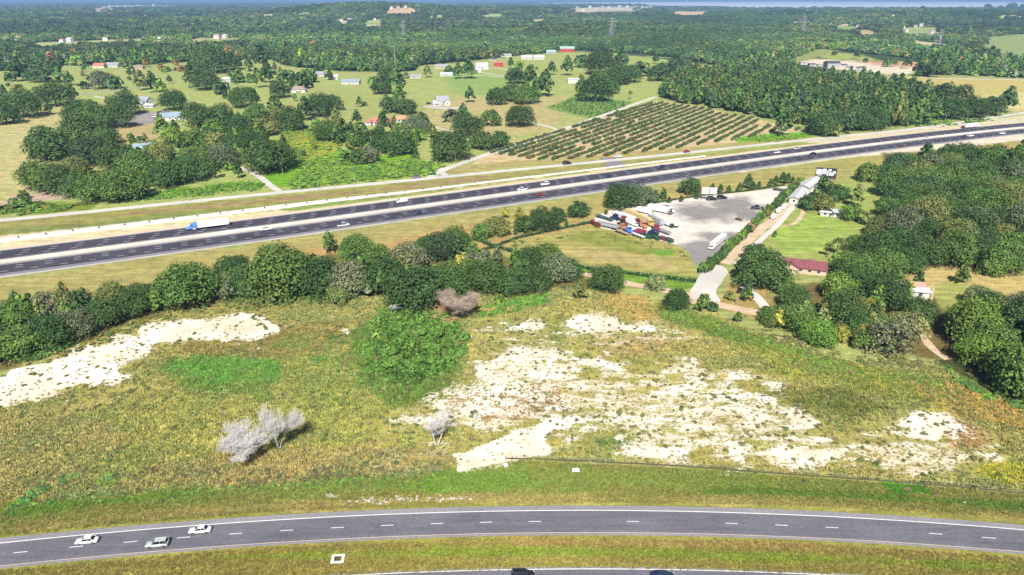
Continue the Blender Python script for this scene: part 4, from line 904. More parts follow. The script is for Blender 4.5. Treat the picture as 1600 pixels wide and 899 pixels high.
# labels: by colour and size within a cluster, ordered from the left
groups = {}
for t in indiv:
    h = t[2]; sz = 'broad' if t[8] > 58 else ('medium' if t[8] > 30 else 'small')
    t.append(sz); groups.setdefault((t[6], t[4], sz, t[5]), []).append(t)
for key, lst in groups.items():
    lst.sort(key=lambda t: t[7])
    for k, t in enumerate(lst): t.append('only' if len(lst) == 1 else ordw(k + 1))
BIGR = np.random.RandomState(33)
def leafcol(t): v = .82 + .4 * BIGR.rand(); c = TINT[t]; return (c[0] * v * (.9 + .25 * BIGR.rand()), c[1] * v, c[2] * v, 1)
NAMES = {'oak': 'oak_tree', 'pine': 'young_conifer', 'column': 'cypress_tree', 'shrub': 'shrub', 'sparse': 'oak_tree'}
SHORT = {BELT: 'the tree belt below the highway', NB: 'the bank below the highway', YE: 'the gravel yard edge', PL: 'the row beside the gravel yard', FE: 'the upper edge of the dry field',
         HO: 'the grove by the red roofed bungalow', RG: 'the grove below the red roofed bungalow', LG: 'the grove left above the frontage road', CG: 'the grove by the hipped red roof', MG: 'the groves beside the farm road', FL: 'the far left pasture', EW: 'the wood behind the orchard', RP: 'the pasture at the right edge', BB: 'the bushes by the long white sheds', 'big wood to the right of the billboard': 'the big wood right of the billboard', 'wood at the right corner of the dry field': 'the wood at the dry field corner', 'trees in the pasture left of the white farmhouse': 'the pasture left of the farmhouse', 'trees beside the pale building site': 'the strip by the building site', 'small trees beside the tree belt': 'the fringe of the tree belt', 'narrow cypresses beside the hipped red roofed house': 'front of the red roofed house', 'scrub beside the frontage road': 'the scrub beside the frontage road', 'lawn behind the billboard': 'the lawn behind the billboard'}
for t in indiv:
    X, Y, wm, hm, tn, kd, cl, px, wpx, sz, od = t
    pre = 'along' if kd in ('pine', 'shrub') else 'in'
    word = {'oak': 'tree', 'pine': 'conifer', 'column': 'narrow tree', 'shrub': 'shrub', 'sparse': 'tree'}[kd]
    place = SHORT.get(cl, 'the ' + cl)
    lab = (f"{sz} {CWORD[tn]} {word} {pre} {place}" if od == 'only' else f"{sz} {CWORD[tn]} {word} {pre} {place}, {od} from left")
    root = thing(NAMES[kd], lab, {'oak': 'tree', 'pine': 'tree', 'column': 'tree', 'shrub': 'shrub', 'sparse': 'tree'}[kd], (X, Y, float(terr(X, Y))), BIGR.rand() * 6.28,
                 {'tree': 'trees'}.get('', cl if cl else None))
    rr = wm / 2
    if kd == 'oak':
        sparse = tn in ('pale', 'grey') and BIGR.rand() < .45
        cm_ = (OAK_SPARSE if sparse else OAK_H[BIGR.randint(6)]) if wpx > 40 else OAK_M[BIGR.randint(6)]
        tm_ = TR_PALE if (tn in ('grey', 'pale') or BIGR.rand() < .12) else TR_OAK[BIGR.randint(4)]
        hz = hm / 1.32; sc3 = (rr * 1.06, rr * 1.06, hz); lift = 0.0
        c = link('crown', cm_, root, (0, 0, lift), 0, sc3); link('trunk', tm_, root, None, 0, (rr * .8, rr * .8, hz * 1.05))
    elif kd == 'pine': c = link('crown', PINE_M[BIGR.randint(2)], root, (0, 0, -.1), 0, (rr * 1.3, rr * 1.3, hm / 2.1 * 1.2)); link('trunk', TR_PINE, root, None, 0, (rr, rr, hm / 2.1))
    elif kd == 'column': c = link('crown', COL_M, root, None, 0, (rr * 1.4, rr * 1.4, hm / 3.6)); link('trunk', TR_COL, root, None, 0, (rr, rr, hm / 3.6))
    else: c = link('foliage', SHRUB_M[BIGR.randint(4)], root, None, 0, (rr * 1.15, rr * 1.15, hm / .9)); link('stem', TR_COL, root, None, 0, (rr * .4, rr * .4, hm / 6))
    c.color = leafcol(tn)
# woodland mass
rw = np.random.RandomState(6)
TNs = np.array(['dark', 'mid', 'dark', 'teal', 'mid', 'dark', 'olive', 'mid', 'dark', 'grey', 'bright'])
Tl = [leaf_cloud(s + 100, 34, 1100, .062, 'oak') for s in range(5)] + [leaf_cloud(s + 110, 12, 170, .17, 'oak') for s in range(4)] + [leaf_cloud(s + 120, 14, 260, .12, 'pine') for s in range(3)]
pine_zone = [(480, 78), (700, 60), (900, 55), (1130, 36), (1250, 62), (1140, 112), (1020, 84), (880, 78), (760, 86), (600, 96)]
pz2 = [(1430, 46), (1440, 18), (1700, 16), (1700, 58), (1500, 44)]
ispine = (inpoly(FW[:, 4], FW[:, 5], pine_zone) | inpoly(FW[:, 4], FW[:, 5], pz2) | inpoly(FW[:, 4], FW[:, 5], [(900, 34), (1130, 24), (1420, 22), (1200, 45), (1000, 42)])) & (rw.rand(len(FW)) < .8)
near_ = FW[:, 1] < 1500
var = np.where(ispine, 9 + rw.randint(3, size=len(FW)), np.where(near_, rw.randint(5, size=len(FW)), 5 + rw.randint(4, size=len(FW))))
tn_ = TNs[rw.randint(len(TNs), size=len(FW))]; tn_[rw.rand(len(FW)) < .0015] = 'autumn'
ti = tarr(list(tn_), rw); ti[ispine] = np.array([.066, .130, .046]) * (.8 + .4 * rw.rand(ispine.sum(), 1))
ti = ti * np.where(FW[:, 1:2] > 2300, .8, 1.0); patch = (.5 * vnoise(FW[:, 0], FW[:, 1], 120, 14) + .5 * vnoise(FW[:, 0], FW[:, 1], 420, 15))[:, None]; ti = ti * (.55 + .95 * patch) * np.where(patch > .55, 1.15, 1) * (1 + np.array([.25, .1, -.1]) * (vnoise(FW[:, 0], FW[:, 1], 260, 16)[:, None] > .6))
sx = FW[:, 3]; hgt = np.where(ispine, sx * .95, np.minimum(sx * 1.0, 9 + sx * .25)) * (.8 + .5 * rw.rand(len(FW)))
scl = np.column_stack([sx * np.where(ispine, .9, 1.12), sx * np.where(ispine, .9, 1.12), hgt])
extra = np.array([[t[0], t[1], float(terr(t[0], t[1])), t[2], t[3]] for t in rest_t])
et = tarr([t[4] for t in rest_t], rw)
pts = np.vstack([FW[:, :3], extra[:, :3]]); var = np.r_[var, rw.randint(5, size=len(extra))]
scl = np.vstack([scl, np.column_stack([extra[:, 3] * .53, extra[:, 3] * .53, extra[:, 4] / 1.3])]); ti = np.vstack([ti, et])
scatter('woodland', Tl, pts, scl, rw.rand(len(pts)) * 6.28, var, ti, M_LEAF_S, 'endless woodland of oaks and pines stretching to the lake and hills', 'woodland')
print('trees', len(TREES), 'indiv', len(indiv), 'woods', len(pts))

# ------------------------------------------------------------------ grass and weeds
def tuft(seed, n, h, spread, wd_):
    r = np.random.RandomState(seed); a = r.rand(n) * 6.283; q = spread * np.sqrt(r.rand(n)); b = np.column_stack([q * np.cos(a), q * np.sin(a), np.zeros(n)])
    a2 = r.rand(n) * 6.283; tp = b + np.column_stack([np.cos(a2) * .35 * h, np.sin(a2) * .35 * h, h * (.6 + .6 * r.rand(n))]); sd = np.column_stack([-np.sin(a2), np.cos(a2), np.zeros(n)]) * wd_
    V = np.stack([b - sd, b + sd, tp + sd * .5, tp - sd * .5], 1).reshape(-1, 3); return V, np.arange(n * 4).reshape(-1, 4), np.repeat(r.rand(n), 4)
def sample(poly, n, seed):
    r = np.random.RandomState(seed); a = np.array([W(*q)[:2] for q in poly]); x0, y0 = a.min(0); x1, y1 = a.max(0); X = x0 + (x1 - x0) * r.rand(n * 3); Y = y0 + (y1 - y0) * r.rand(n * 3)
    k = np.where(inpoly(X, Y, a.tolist()))[0][:n]; return X[k], Y[k]
FV = [(-150, 770), (-150, 640), (0, 592), (120, 547), (200, 514), (270, 492), (420, 472), (560, 464), (700, 472), (900, 447), (960, 460), (1040, 482), (1120, 492), (1200, 527), (1290, 557), (1370, 574), (1470, 572), (1560, 627), (1740, 660), (1740, 775), (1500, 760), (1200, 738), (1000, 725), (800, 716), (720, 733), (560, 750), (330, 765), (120, 778), (0, 782)]
Xg, Yg = sample(FV, 120000, 3)
rgb, sd_, we_, px_, py_ = ground_colour(Xg, Yg)
keepg = (rw.rand(len(Xg)) > np.clip(sd_ * 1.12, 0, .96)) & (rw.rand(len(Xg)) < .35 + .65 * smooth(.35, .6, vnoise(Xg, Yg, 7, 4) * .6 + vnoise(Xg, Yg, 2.5, 5) * .4))
Xg, Yg, rgb, sd_ = Xg[keepg], Yg[keepg], rgb[keepg], sd_[keepg]; n = len(Xg)
bl = rw.rand(n, 1); mixn = smooth(.4, .65, vnoise(Xg, Yg, 14, 6) * .6 + vnoise(Xg, Yg, 4, 7) * .4)[:, None]
tg = rgb * np.array([.90, .99, 1.10]) * (.85 + .66 * bl) * (1 + np.array([.06, .02, -.04]) * mixn) * (1 - .22 * (1 - mixn) * np.array([1, .55, .8]))
dk = rw.rand(n) < .06; tg[dk] *= .6
sg = (.55 + .75 * rw.rand(n)) * np.where(sd_ > .25, .62, 1.0)
scatter('field_weeds', [tuft(s, 20, .62, .55, .09) for s in range(5)], np.column_stack([Xg, Yg, np.zeros(n)]), np.column_stack([sg * 1.15, sg * 1.15, sg * .8]), rw.rand(n) * 6.28, rw.randint(5, size=n), tg, M_LEAF_S, 'tan and olive weeds covering the wide sandy field', 'weeds')
# leafy green growth: vines, scrub, ditch plants
LV = []
def leafy(poly, n, smin, smax, cols, hf=.7, seed=1, nosand=False):
    X, Y = sample(poly, n, seed); r = np.random.RandomState(seed + 50); c = np.array([TINT.get(q, q) if isinstance(q, str) else q for q in cols])[r.randint(len(cols), size=len(X))] * (.75 + .5 * r.rand(len(X), 1))
    if nosand:
        kq = ground_colour(X, Y)[1] < .45 + .35 * r.rand(len(X)); kq |= r.rand(len(X)) < .12; X, Y, c = X[kq], Y[kq], c[kq]
    kn = (vnoise(X, Y, 6, seed) * .6 + vnoise(X, Y, 2.5, seed + 3) * .4) > .40; X, Y, c = X[kn], Y[kn], c[kn]
    X = X + r.randn(len(X)) * (X.max() - X.min()) * .02; Y = Y + r.randn(len(X)) * (Y.max() - Y.min()) * .035
    s = smin + (smax - smin) * r.rand(len(X)) ** 1.6; LV.append((X, Y, s, s * hf, c))
VG = (.16, .29, .04); VG2 = (.21, .32, .05); DG = (.08, .16, .04)
leafy([(455, 290), (480, 250), (520, 245), (560, 262), (640, 248), (690, 262), (672, 273), (560, 284), (470, 294)], 2600, 1.2, 3.2, [VG, VG2, VG, DG], .6, 2)
leafy([(425, 255), (445, 205), (500, 195), (540, 225), (500, 252)], 900, 1.2, 3, [VG2, (.25, .28, .05), VG], .6, 3)
leafy([(215, 314), (260, 299), (380, 285), (412, 289), (405, 297), (300, 308)], 700, 1.0, 2.2, [DG, VG, VG], .6, 4)
leafy([(-40, 336), (0, 324), (60, 318), (120, 320), (100, 330), (30, 337)], 260, 1.2, 3, [DG, (.16, .18, .05), VG], .6, 5)
leafy([(1150, 219), (1180, 211), (1262, 209), (1268, 214), (1200, 223)], 260, 1.2, 2.6, [VG, VG2], .5, 6)
leafy([(1400, 200), (1440, 180), (1470, 185), (1560, 188), (1500, 196)], 240, 1.5, 3.5, [VG, VG2, DG], .6, 7)
leafy([(255, 572), (330, 558), (425, 562), (442, 590), (400, 612), (320, 600)], 2600, .35, .9, [(.12, .25, .045), (.10, .23, .045), (.15, .26, .05)], .8, 8)
leafy([(480, 560), (560, 500), (600, 486), (640, 478), (730, 500), (730, 560), (690, 610), (600, 625), (560, 600)], 1800, .5, 1.5, [(.13, .23, .045), (.10, .20, .04), (.17, .20, .06)], .6, 9)
leafy([(440, 530), (500, 520), (480, 545), (390, 570)], 500, .4, 1.0, [(.14, .22, .05)], .7, 19)
leafy([(740, 480), (800, 470), (850, 455), (862, 470), (800, 490), (745, 495)], 420, .6, 1.8, [(.10, .24, .04), (.13, .25, .04)], .6, 10)
leafy([(1010, 480), (1060, 484), (1200, 532), (1290, 562), (1400, 578), (1500, 600), (1490, 612), (1280, 580), (1160, 542), (1060, 508)], 2200, .5, 1.4, [(.14, .22, .04), (.18, .24, .05), (.13, .22, .04)], .7, 11)
leafy([(0, 575), (120, 540), (200, 508), (270, 486), (400, 476), (560, 468), (560, 474), (400, 484), (270, 494), (200, 520), (120, 553), (0, 588)], 900, .6, 1.9, [(.20, .21, .05), (.12, .17, .05), (.24, .22, .07)], .7, 12)
leafy([(30, 560), (80, 542), (110, 535), (100, 545), (40, 572)], 200, 1, 2.2, [DG], .8, 13)
leafy([(330, 470), (400, 455), (560, 455), (560, 470), (400, 480)], 400, .8, 2.2, [(.16, .19, .05), DG], .7, 14)
leafy([(65, 762), (70, 745), (180, 742), (180, 755), (130, 765), (80, 785), (30, 800), (10, 795)], 330, .5, 1.3, [(.05, .15, .04), (.07, .19, .05), (.15, .28, .04)], .7, 15)
leafy([(0, 800), (70, 784), (130, 775), (210, 764), (280, 764), (400, 758), (560, 748), (700, 738), (700, 742), (560, 755), (400, 766), (240, 774), (120, 788), (20, 812)], 1500, .3, .9, [(.11, .22, .04), (.15, .26, .05), (.13, .17, .05)], .7, 16)
leafy([(1180, 500), (1240, 520), (1290, 548), (1380, 565), (1460, 560), (1470, 575), (1380, 580), (1290, 562), (1200, 525)], 380, .8, 2.2, [(.30, .27, .13), (.17, .19, .06), (.2, .2, .08)], .6, 17)
leafy([(668, 510), (684, 472), (706, 466), (716, 498), (700, 512)], 260, .7, 1.8, [(.32, .20, .11), (.27, .20, .10), (.36, .22, .14)], .8, 36)
leafy(FV, 4600, .5, 1.2, [(.18, .18, .07), (.14, .16, .055), (.22, .17, .09), (.12, .16, .05), (.19, .18, .08)], .7, 33, True)
leafy(FV, 500, .5, 1.4, [(.13, .21, .05), (.16, .23, .055)], .7, 34, True)
leafy([(-BIG * 0 - 40, 775), (0, 745), (300, 735), (700, 722), (720, 735), (330, 765), (0, 783)], 900, .4, 1.1, [(.14, .12, .06), (.11, .15, .05), (.2, .16, .08)], .7, 35)
leafy([(1530, 748), (1545, 728), (1640, 728), (1640, 752)], 500, .3, .8, [(.34, .32, .06)], .5, 18)
leafy([(900, 365), (960, 360), (1060, 385), (1085, 412), (1060, 400), (1000, 382)], 240, .4, 1.0, [(.22, .22, .07), (.15, .19, .05)], .5, 20)
leafy([(600, 735), (700, 722), (720, 735), (600, 748)], 200, .3, .8, [(.16, .2, .07), (.3, .26, .16)], .6, 21)
leafy([(600, 420), (720, 385), (860, 372), (960, 352), (900, 368), (740, 402), (620, 430)], 300, .6, 2, [(.18, .18, .06), DG], .6, 22)
leafy([(1480, 570), (1560, 615), (1640, 640), (1640, 655), (1550, 628), (1460, 580)], 400, .8, 2.2, [(.13, .22, .04), DG], .6, 23)
cat_ = [np.concatenate([q[i] for q in LV]) for i in range(5)]; n = len(cat_[0])
scatter('green_undergrowth', [leaf_cloud(s + 200, 7, 90, .15, 'shrub') for s in range(4)], np.column_stack([cat_[0], cat_[1], np.zeros(n)]), np.column_stack([cat_[2], cat_[2], cat_[3]]), rw.rand(n) * 6.28, rw.randint(4, size=n), cat_[4], M_LEAF_S,
        'bright green vines, scrub and ditch weeds over the ground', 'undergrowth')
# short roadside grass: sparse raised clumps along the near verges
Xv, Yv = sample([(-60, 850), (0, 785), (330, 768), (560, 752), (720, 737), (800, 720), (1000, 729), (1200, 742), (1500, 764), (1700, 782), (1700, 815), (1250, 790), (1000, 786), (700, 787), (400, 802), (200, 818), (0, 838)], 26000, 7)
Xw, Yw = sample([(-60, 905), (0, 893), (400, 857), (800, 841), (1200, 846), (1660, 876), (1660, 910), (1300, 897), (900, 886), (560, 898), (500, 910)], 16000, 8)
Xv = np.r_[Xv, Xw]; Yv = np.r_[Yv, Yw]; rgb = ground_colour(Xv, Yv)[0]; n = len(Xv); sv = .25 + .3 * rw.rand(n)
scatter('verge_grass', [tuft(s + 9, 12, .5, .8, .10) for s in range(4)], np.column_stack([Xv, Yv, np.zeros(n)]), np.column_stack([sv * 1.6, sv * 1.2, sv]), rw.rand(n) * 6.28, rw.randint(4, size=n), rgb * np.array([.94, 1.0, 1.06]) * (.82 + .6 * rw.rand(n, 1)), M_LEAF_S, 'mown green and straw coloured grass along the near road', 'grass')
# ------------------------------------------------------------------ orchard rows
def orchard():
    poly = [(733, 258), (770, 236), (840, 214), (900, 194), (955, 178), (1026, 160), (1100, 170), (1200, 190), (1262, 204), (1200, 207), (1160, 218), (1120, 222), (1060, 232), (1000, 239), (930, 246), (850, 252)]
    A = np.array([W(*q)[:2] for q in poly]); p0 = W(840, 223)[:2]; p1 = W(1020, 166)[:2]; dv = p1 - p0; dv /= np.linalg.norm(dv); nv = np.array([dv[1], -dv[0]])
    c0, c1 = W(870, 244)[:2], W(897, 242)[:2]; gap = abs(np.dot(c1 - c0, nv)); r = np.random.RandomState(9); out = []
    for i in range(-3, 40):
        for s in np.arange(-60, 420, 3.2):
            q = p0 + nv * gap * i + dv * (s + r.uniform(-.5, .5)) + nv * r.uniform(-.4, .4)
            out.append(q)
    out = np.array(out); k = inpoly(out[:, 0], out[:, 1], A.tolist()) & (vnoise(out[:, 0], out[:, 1], 22, 3) > .16) & (r.rand(len(out)) < .96)
    out = out[k]; px, py, d = proj(out[:, 0], out[:, 1], 0); o = np.argsort(d); out = out[o]; px = px[o]; py = py[o]
    cols = [(.06, .12, .035), (.08, .14, .04), (.09, .12, .045), (.13, .12, .06), (.05, .10, .035)]
    for k in range(300):
        s = r.uniform(2.0, 3.0); root = thing('citrus_bush', 'one of the young citrus bushes near the front ends of the striped orchard rows', 'bush', (*out[k], 0), r.rand() * 6.28, 'citrus bushes at the front of the orchard rows')
        c = link('foliage', SHRUB_S[k % 4], root, None, 0, (s, s, s * 1.15)); cc = cols[r.randint(5)]; c.color = (*cc, 1)
    R2 = out[300:]; n = len(R2); s = r.uniform(2.0, 3.0, n)
    ty = np.array(cols)[r.randint(5, size=n)]
    # small weedy plot across the lane
    pl = np.array([W(*q)[:2] for q in [(855, 168), (905, 152), (985, 160), (970, 174), (922, 184)]]); x0, y0 = pl.min(0); x1, y1 = pl.max(0); L = []
    for i in range(60):
        for sft in np.arange(0, 200, 5.5):
            q = pl[0] - dv * 60 + nv * (9 * i - 60) + dv * sft + r.uniform(-1, 1, 2)
            L.append(q)
    L = np.array(L); kk = inpoly(L[:, 0], L[:, 1], pl.tolist()) & (r.rand(len(L)) < .75); L = L[kk]; m = len(L)
    scatter('orchard_bushes', [leaf_cloud(s_ + 300, 8, 150, .13, 'shrub') for s_ in range(4)], np.column_stack([np.vstack([R2, L]), np.zeros(n + m)]), np.repeat(np.r_[s, r.uniform(1.2, 2.2, m)][:, None], 3, 1) * [1, 1, 1.1], r.rand(n + m) * 6.28,
            r.randint(4, size=n + m), np.vstack([ty, np.tile([.07, .15, .04], (m, 1))]), M_LEAF_S, 'hundreds more small bushes in the receding orchard rows', 'bushes')
SHRUB_S = [cloud_mesh('foliage', (s + 300, 8, 150, .13, 'shrub'), M_LEAF) for s in range(4)]
orchard()

# ------------------------------------------------------------------ thicket in the dry field: one mound of vines and saplings
def thicket(name, label, poly, h, nl, cols, seed, cards=9000, ls=.42):
    r = np.random.RandomState(seed); A = np.array([W(*q)[:2] for q in poly]); c = A.mean(0); cs = []
    while len(cs) < nl:
        q = A.min(0) + (A.max(0) - A.min(0)) * r.rand(2)
        if inpoly(q[:1], q[1:], A.tolist())[0]: cs.append(q)
    cs = np.array(cs); dd = sdist(cs[:, 0], cs[:, 1], A.tolist()); zz = h * np.clip(dd / 9, .12, 1) * (.25 + .75 * vnoise(cs[:, 0], cs[:, 1], 6, seed)) * (.6 + .5 * r.rand(nl)); rs = 1.3 + 1.5 * r.rand(nl)
    C3 = np.column_stack([cs - c, zz * .75]); idx = r.randint(nl, size=cards); dv = r.randn(cards, 3); dv /= np.linalg.norm(dv, axis=1)[:, None]; dv[:, 2] = np.abs(dv[:, 2]) * .9
    P = C3[idx] + dv * rs[idx, None] * (.75 + .45 * r.rand(cards, 1)); P[:, 2] = np.maximum(P[:, 2], .1)
    low = r.rand(cards) < .15; P[low, 2] *= .3
    nn = dv + r.randn(cards, 3) * .5; nn /= np.linalg.norm(nn, axis=1)[:, None]; u = np.cross(nn, r.randn(cards, 3)); u /= np.linalg.norm(u, axis=1)[:, None]; w_ = np.cross(nn, u); s = (ls * (.5 + .9 * r.rand(cards)))[:, None]
    V = np.stack([P - u * s - w_ * s, P + u * s - w_ * s, P + u * s + w_ * s, P - u * s + w_ * s], 1).reshape(-1, 3)
    me = npmesh('foliage', V, np.arange(cards * 4).reshape(-1, 4), M_LEAF); lv = np.clip(.6 * r.rand(nl)[idx] + .4 * r.rand(cards), 0, 1); fattr(me, 'leaf', np.repeat(lv, 4))
    root = thing(name, label, 'thicket', (c[0], c[1], 0)); o = link('foliage', me, root); o.color = (*cols, 1)
    mb = MB()
    for k in range(14): q = C3[r.randint(nl)]; mb.tube((q[0], q[1], 0), (q[0] + r.uniform(-.6, .6), q[1] + r.uniform(-.6, .6), q[2] + 1), .09, .03, 5)
    link('stems', mb.mesh('stems', M_BARK), root)
thicket('vine_thicket', 'big bright green vine covered thicket in the middle of the dry field', [(562, 560), (580, 530), (610, 512), (650, 502), (705, 512), (728, 528), (722, 555), (690, 590), (650, 603), (600, 596), (568, 580)], 5.0, 90, (.100, .200, .036), 3, 20000, .27)
thicket('small_thicket', 'low leafy green thicket at the upper left rim of the big vine mound', [(588, 500), (620, 488), (690, 495), (720, 512), (640, 515), (575, 530)], 1.5, 60, (.11, .21, .04), 4, 3500, .35)

# ------------------------------------------------------------------ bare dead trees
def dead_tree(x, y, wpx, hpx, seed, m, label, lean=0, name='dead_tree', dens=1.0, multi=1):
    r = random.Random(seed); w = W(x, y); s = sc_at(w[0], w[1]); H = hpx / s * 1.06; Rr = wpx / s / 2; mb = MB(); tw = MB()
    def br(p, d, L, rad, lv):
        n = 3; q = np.array(p, float); d = np.array(d, float)
        for k in range(n):
            d2 = d + np.array([r.uniform(-.22, .22), r.uniform(-.22, .22), r.uniform(-.05, .15)]); d2 /= np.linalg.norm(d2); e = q + d2 * L / n
            (mb if lv < 3 else tw).tube(q, e, max(rad * (1 - k / n * .4), .016), max(rad * (1 - (k + 1) / n * .4), .012), 5 if lv < 2 else 3, False)
            q = e; d = d2
            if lv < 5 and (k > 0 or lv > 0):
                for _ in range(2 if r.random() < dens else 1):
                    a = r.uniform(0, 6.283); t = r.uniform(.5, 1.0); side = np.array([math.cos(a), math.sin(a), r.uniform(-.1, .7)]); nd = d * (1 - t * .45) + side * t * .8; nd /= np.linalg.norm(nd)
                    br(q, nd, L * r.uniform(.55, .72) * (1.3 if lv == 4 else 1), rad * .5, lv + 1)
    for k in range(multi):
        a = 6.28 * k / multi + r.random(); sp = .35 if multi > 1 else .05
        br((.25 * math.cos(a) * (multi > 1), .25 * math.sin(a) * (multi > 1), 0), (sp * math.cos(a) + lean, sp * math.sin(a), 1), H * .48, .10 + .008 * H, 0)
    allv = np.array(mb.v + tw.v); kx = Rr / max(np.percentile(np.abs(allv[:, 0]), 97), .1); kz = H / allv[:, 2].max()
    root = thing(name, label, 'dead tree', w); link('trunk', mb.mesh('trunk', m), root, None, 0, (kx, kx, kz)); link('twigs', tw.mesh('twigs', m), root, None, 0, (kx, kx, kz))
dead_tree(436, 702, 70, 76, 5, M_DEAD, 'tall bleached grey leafless tree, right one of the touching pair in the dry field', 0, dens=.74, multi=3)
dead_tree(384, 722, 68, 62, 8, M_DEAD, 'spreading bleached grey leafless tree, left one of the touching pair', -.15, dens=.7, multi=4)
dead_tree(683, 696, 38, 60, 11, M_DEAD, 'thin pale leafless sapling beside the sand below the green thicket', 0, dens=.5, multi=2)
dead_tree(724, 496, 66, 46, 14, M_DEADRUST, 'rusty brown dead tree with bare spreading limbs at the tree belt', 0, dens=.85, multi=3)
dead_tree(612, 490, 26, 16, 17, M_DEAD, 'fallen pale branch pile above the green thicket', .5, 'fallen_branches', .4, 2)
dead_tree(1425, 348, 34, 26, 21, M_DEAD, 'bare white limbed tree at the edge of the big right wood', .3, dens=.4, multi=2)
dead_tree(98, 306, 18, 22, 23, M_DEAD, 'small bare pale tree in the left grove', 0, dens=.3)
dead_tree(417, 262, 14, 22, 25, M_DEAD, 'white bare trunk against the dark oak beside the driveway', 0, dens=.3)
# palms
def palm(x, y, hpx, label):
    w = W(x, y); s = sc_at(w[0], w[1]); H = hpx / s; r = random.Random(int(x)); tk = MB(); tk.tube((0, 0, 0), (.2, 0, H * .75), .28, .2, 7); fr = MB()
    for k in range(26):
        a = k * 2.4; el = r.uniform(-.5, 1.1); L = H * .42; p = np.array([.2, 0, H * .76]); d = np.array([math.cos(a) * math.cos(el), math.sin(a) * math.cos(el), math.sin(el)]); sd = np.array([-math.sin(a), math.cos(a), 0]) * L * .16
        m1 = p + d * L * .55; e = p + d * L + np.array([0, 0, -L * .35]); fr.add([p, m1 - sd, e, m1 + sd], [(0, 1, 2, 3)])
    root = thing('palm_tree', label, 'palm tree', w); link('trunk', tk.mesh('trunk', M_BARK), root); c = link('fronds', fr.mesh('fronds', M_LEAF), root); c.color = (.22, .30, .08, 1)
palm(1306, 398, 30, 'cabbage palm between the bungalow lawn and the dark grove'); palm(1292, 402, 24, 'shorter cabbage palm left of the taller one above the grove')
palm(40, 322, 26, 'squat palm at the corner of the left frontage scrub'); palm(984, 156, 14, 'thin palm beside the farm road below the oaks')

# ------------------------------------------------------------------ vehicles
PAINTS = {k_: tuple(.72 * v_ + .26 * (sum(c_) / 3) for v_ in c_) for k_, c_ in {'white': (.80, .80, .79), 'silver': (.42, .46, .46), 'grey': (.16, .17, .19), 'black': (.015, .016, .02), 'red': (.32, .015, .02), 'blue': (.02, .24, .80), 'navy': (.015, .03, .10), 'yellow': (.75, .50, .05), 'cream': (.80, .58, .16), 'green': (.01, .09, .05), 'teal': (.03, .17, .20),
          'orange': (.65, .20, .05), 'crimson': (.35, .01, .09), 'lightgrey': (.38, .39, .42), 'bluewhite': (.50, .60, .66), 'tan': (.55, .40, .27), 'maroon': (.22, .02, .03)}.items()}
def paint(c): return plain('paint_' + c, PAINTS[c], .28, wear=.05, spec=.6)
VC = {}
def ring(x, w, z0, z1, k=.82, n=None):
    """closed section of a car body at station x: w half width, bottom z0, top z1"""
    zm = z0 + (z1 - z0) * .45
    return [(x, -w * .92, z0), (x, -w, zm), (x, -w * k, z1), (x, 0, z1 + .03), (x, w * k, z1), (x, w, zm), (x, w * .92, z0), (x, 0, z0 - .02)]
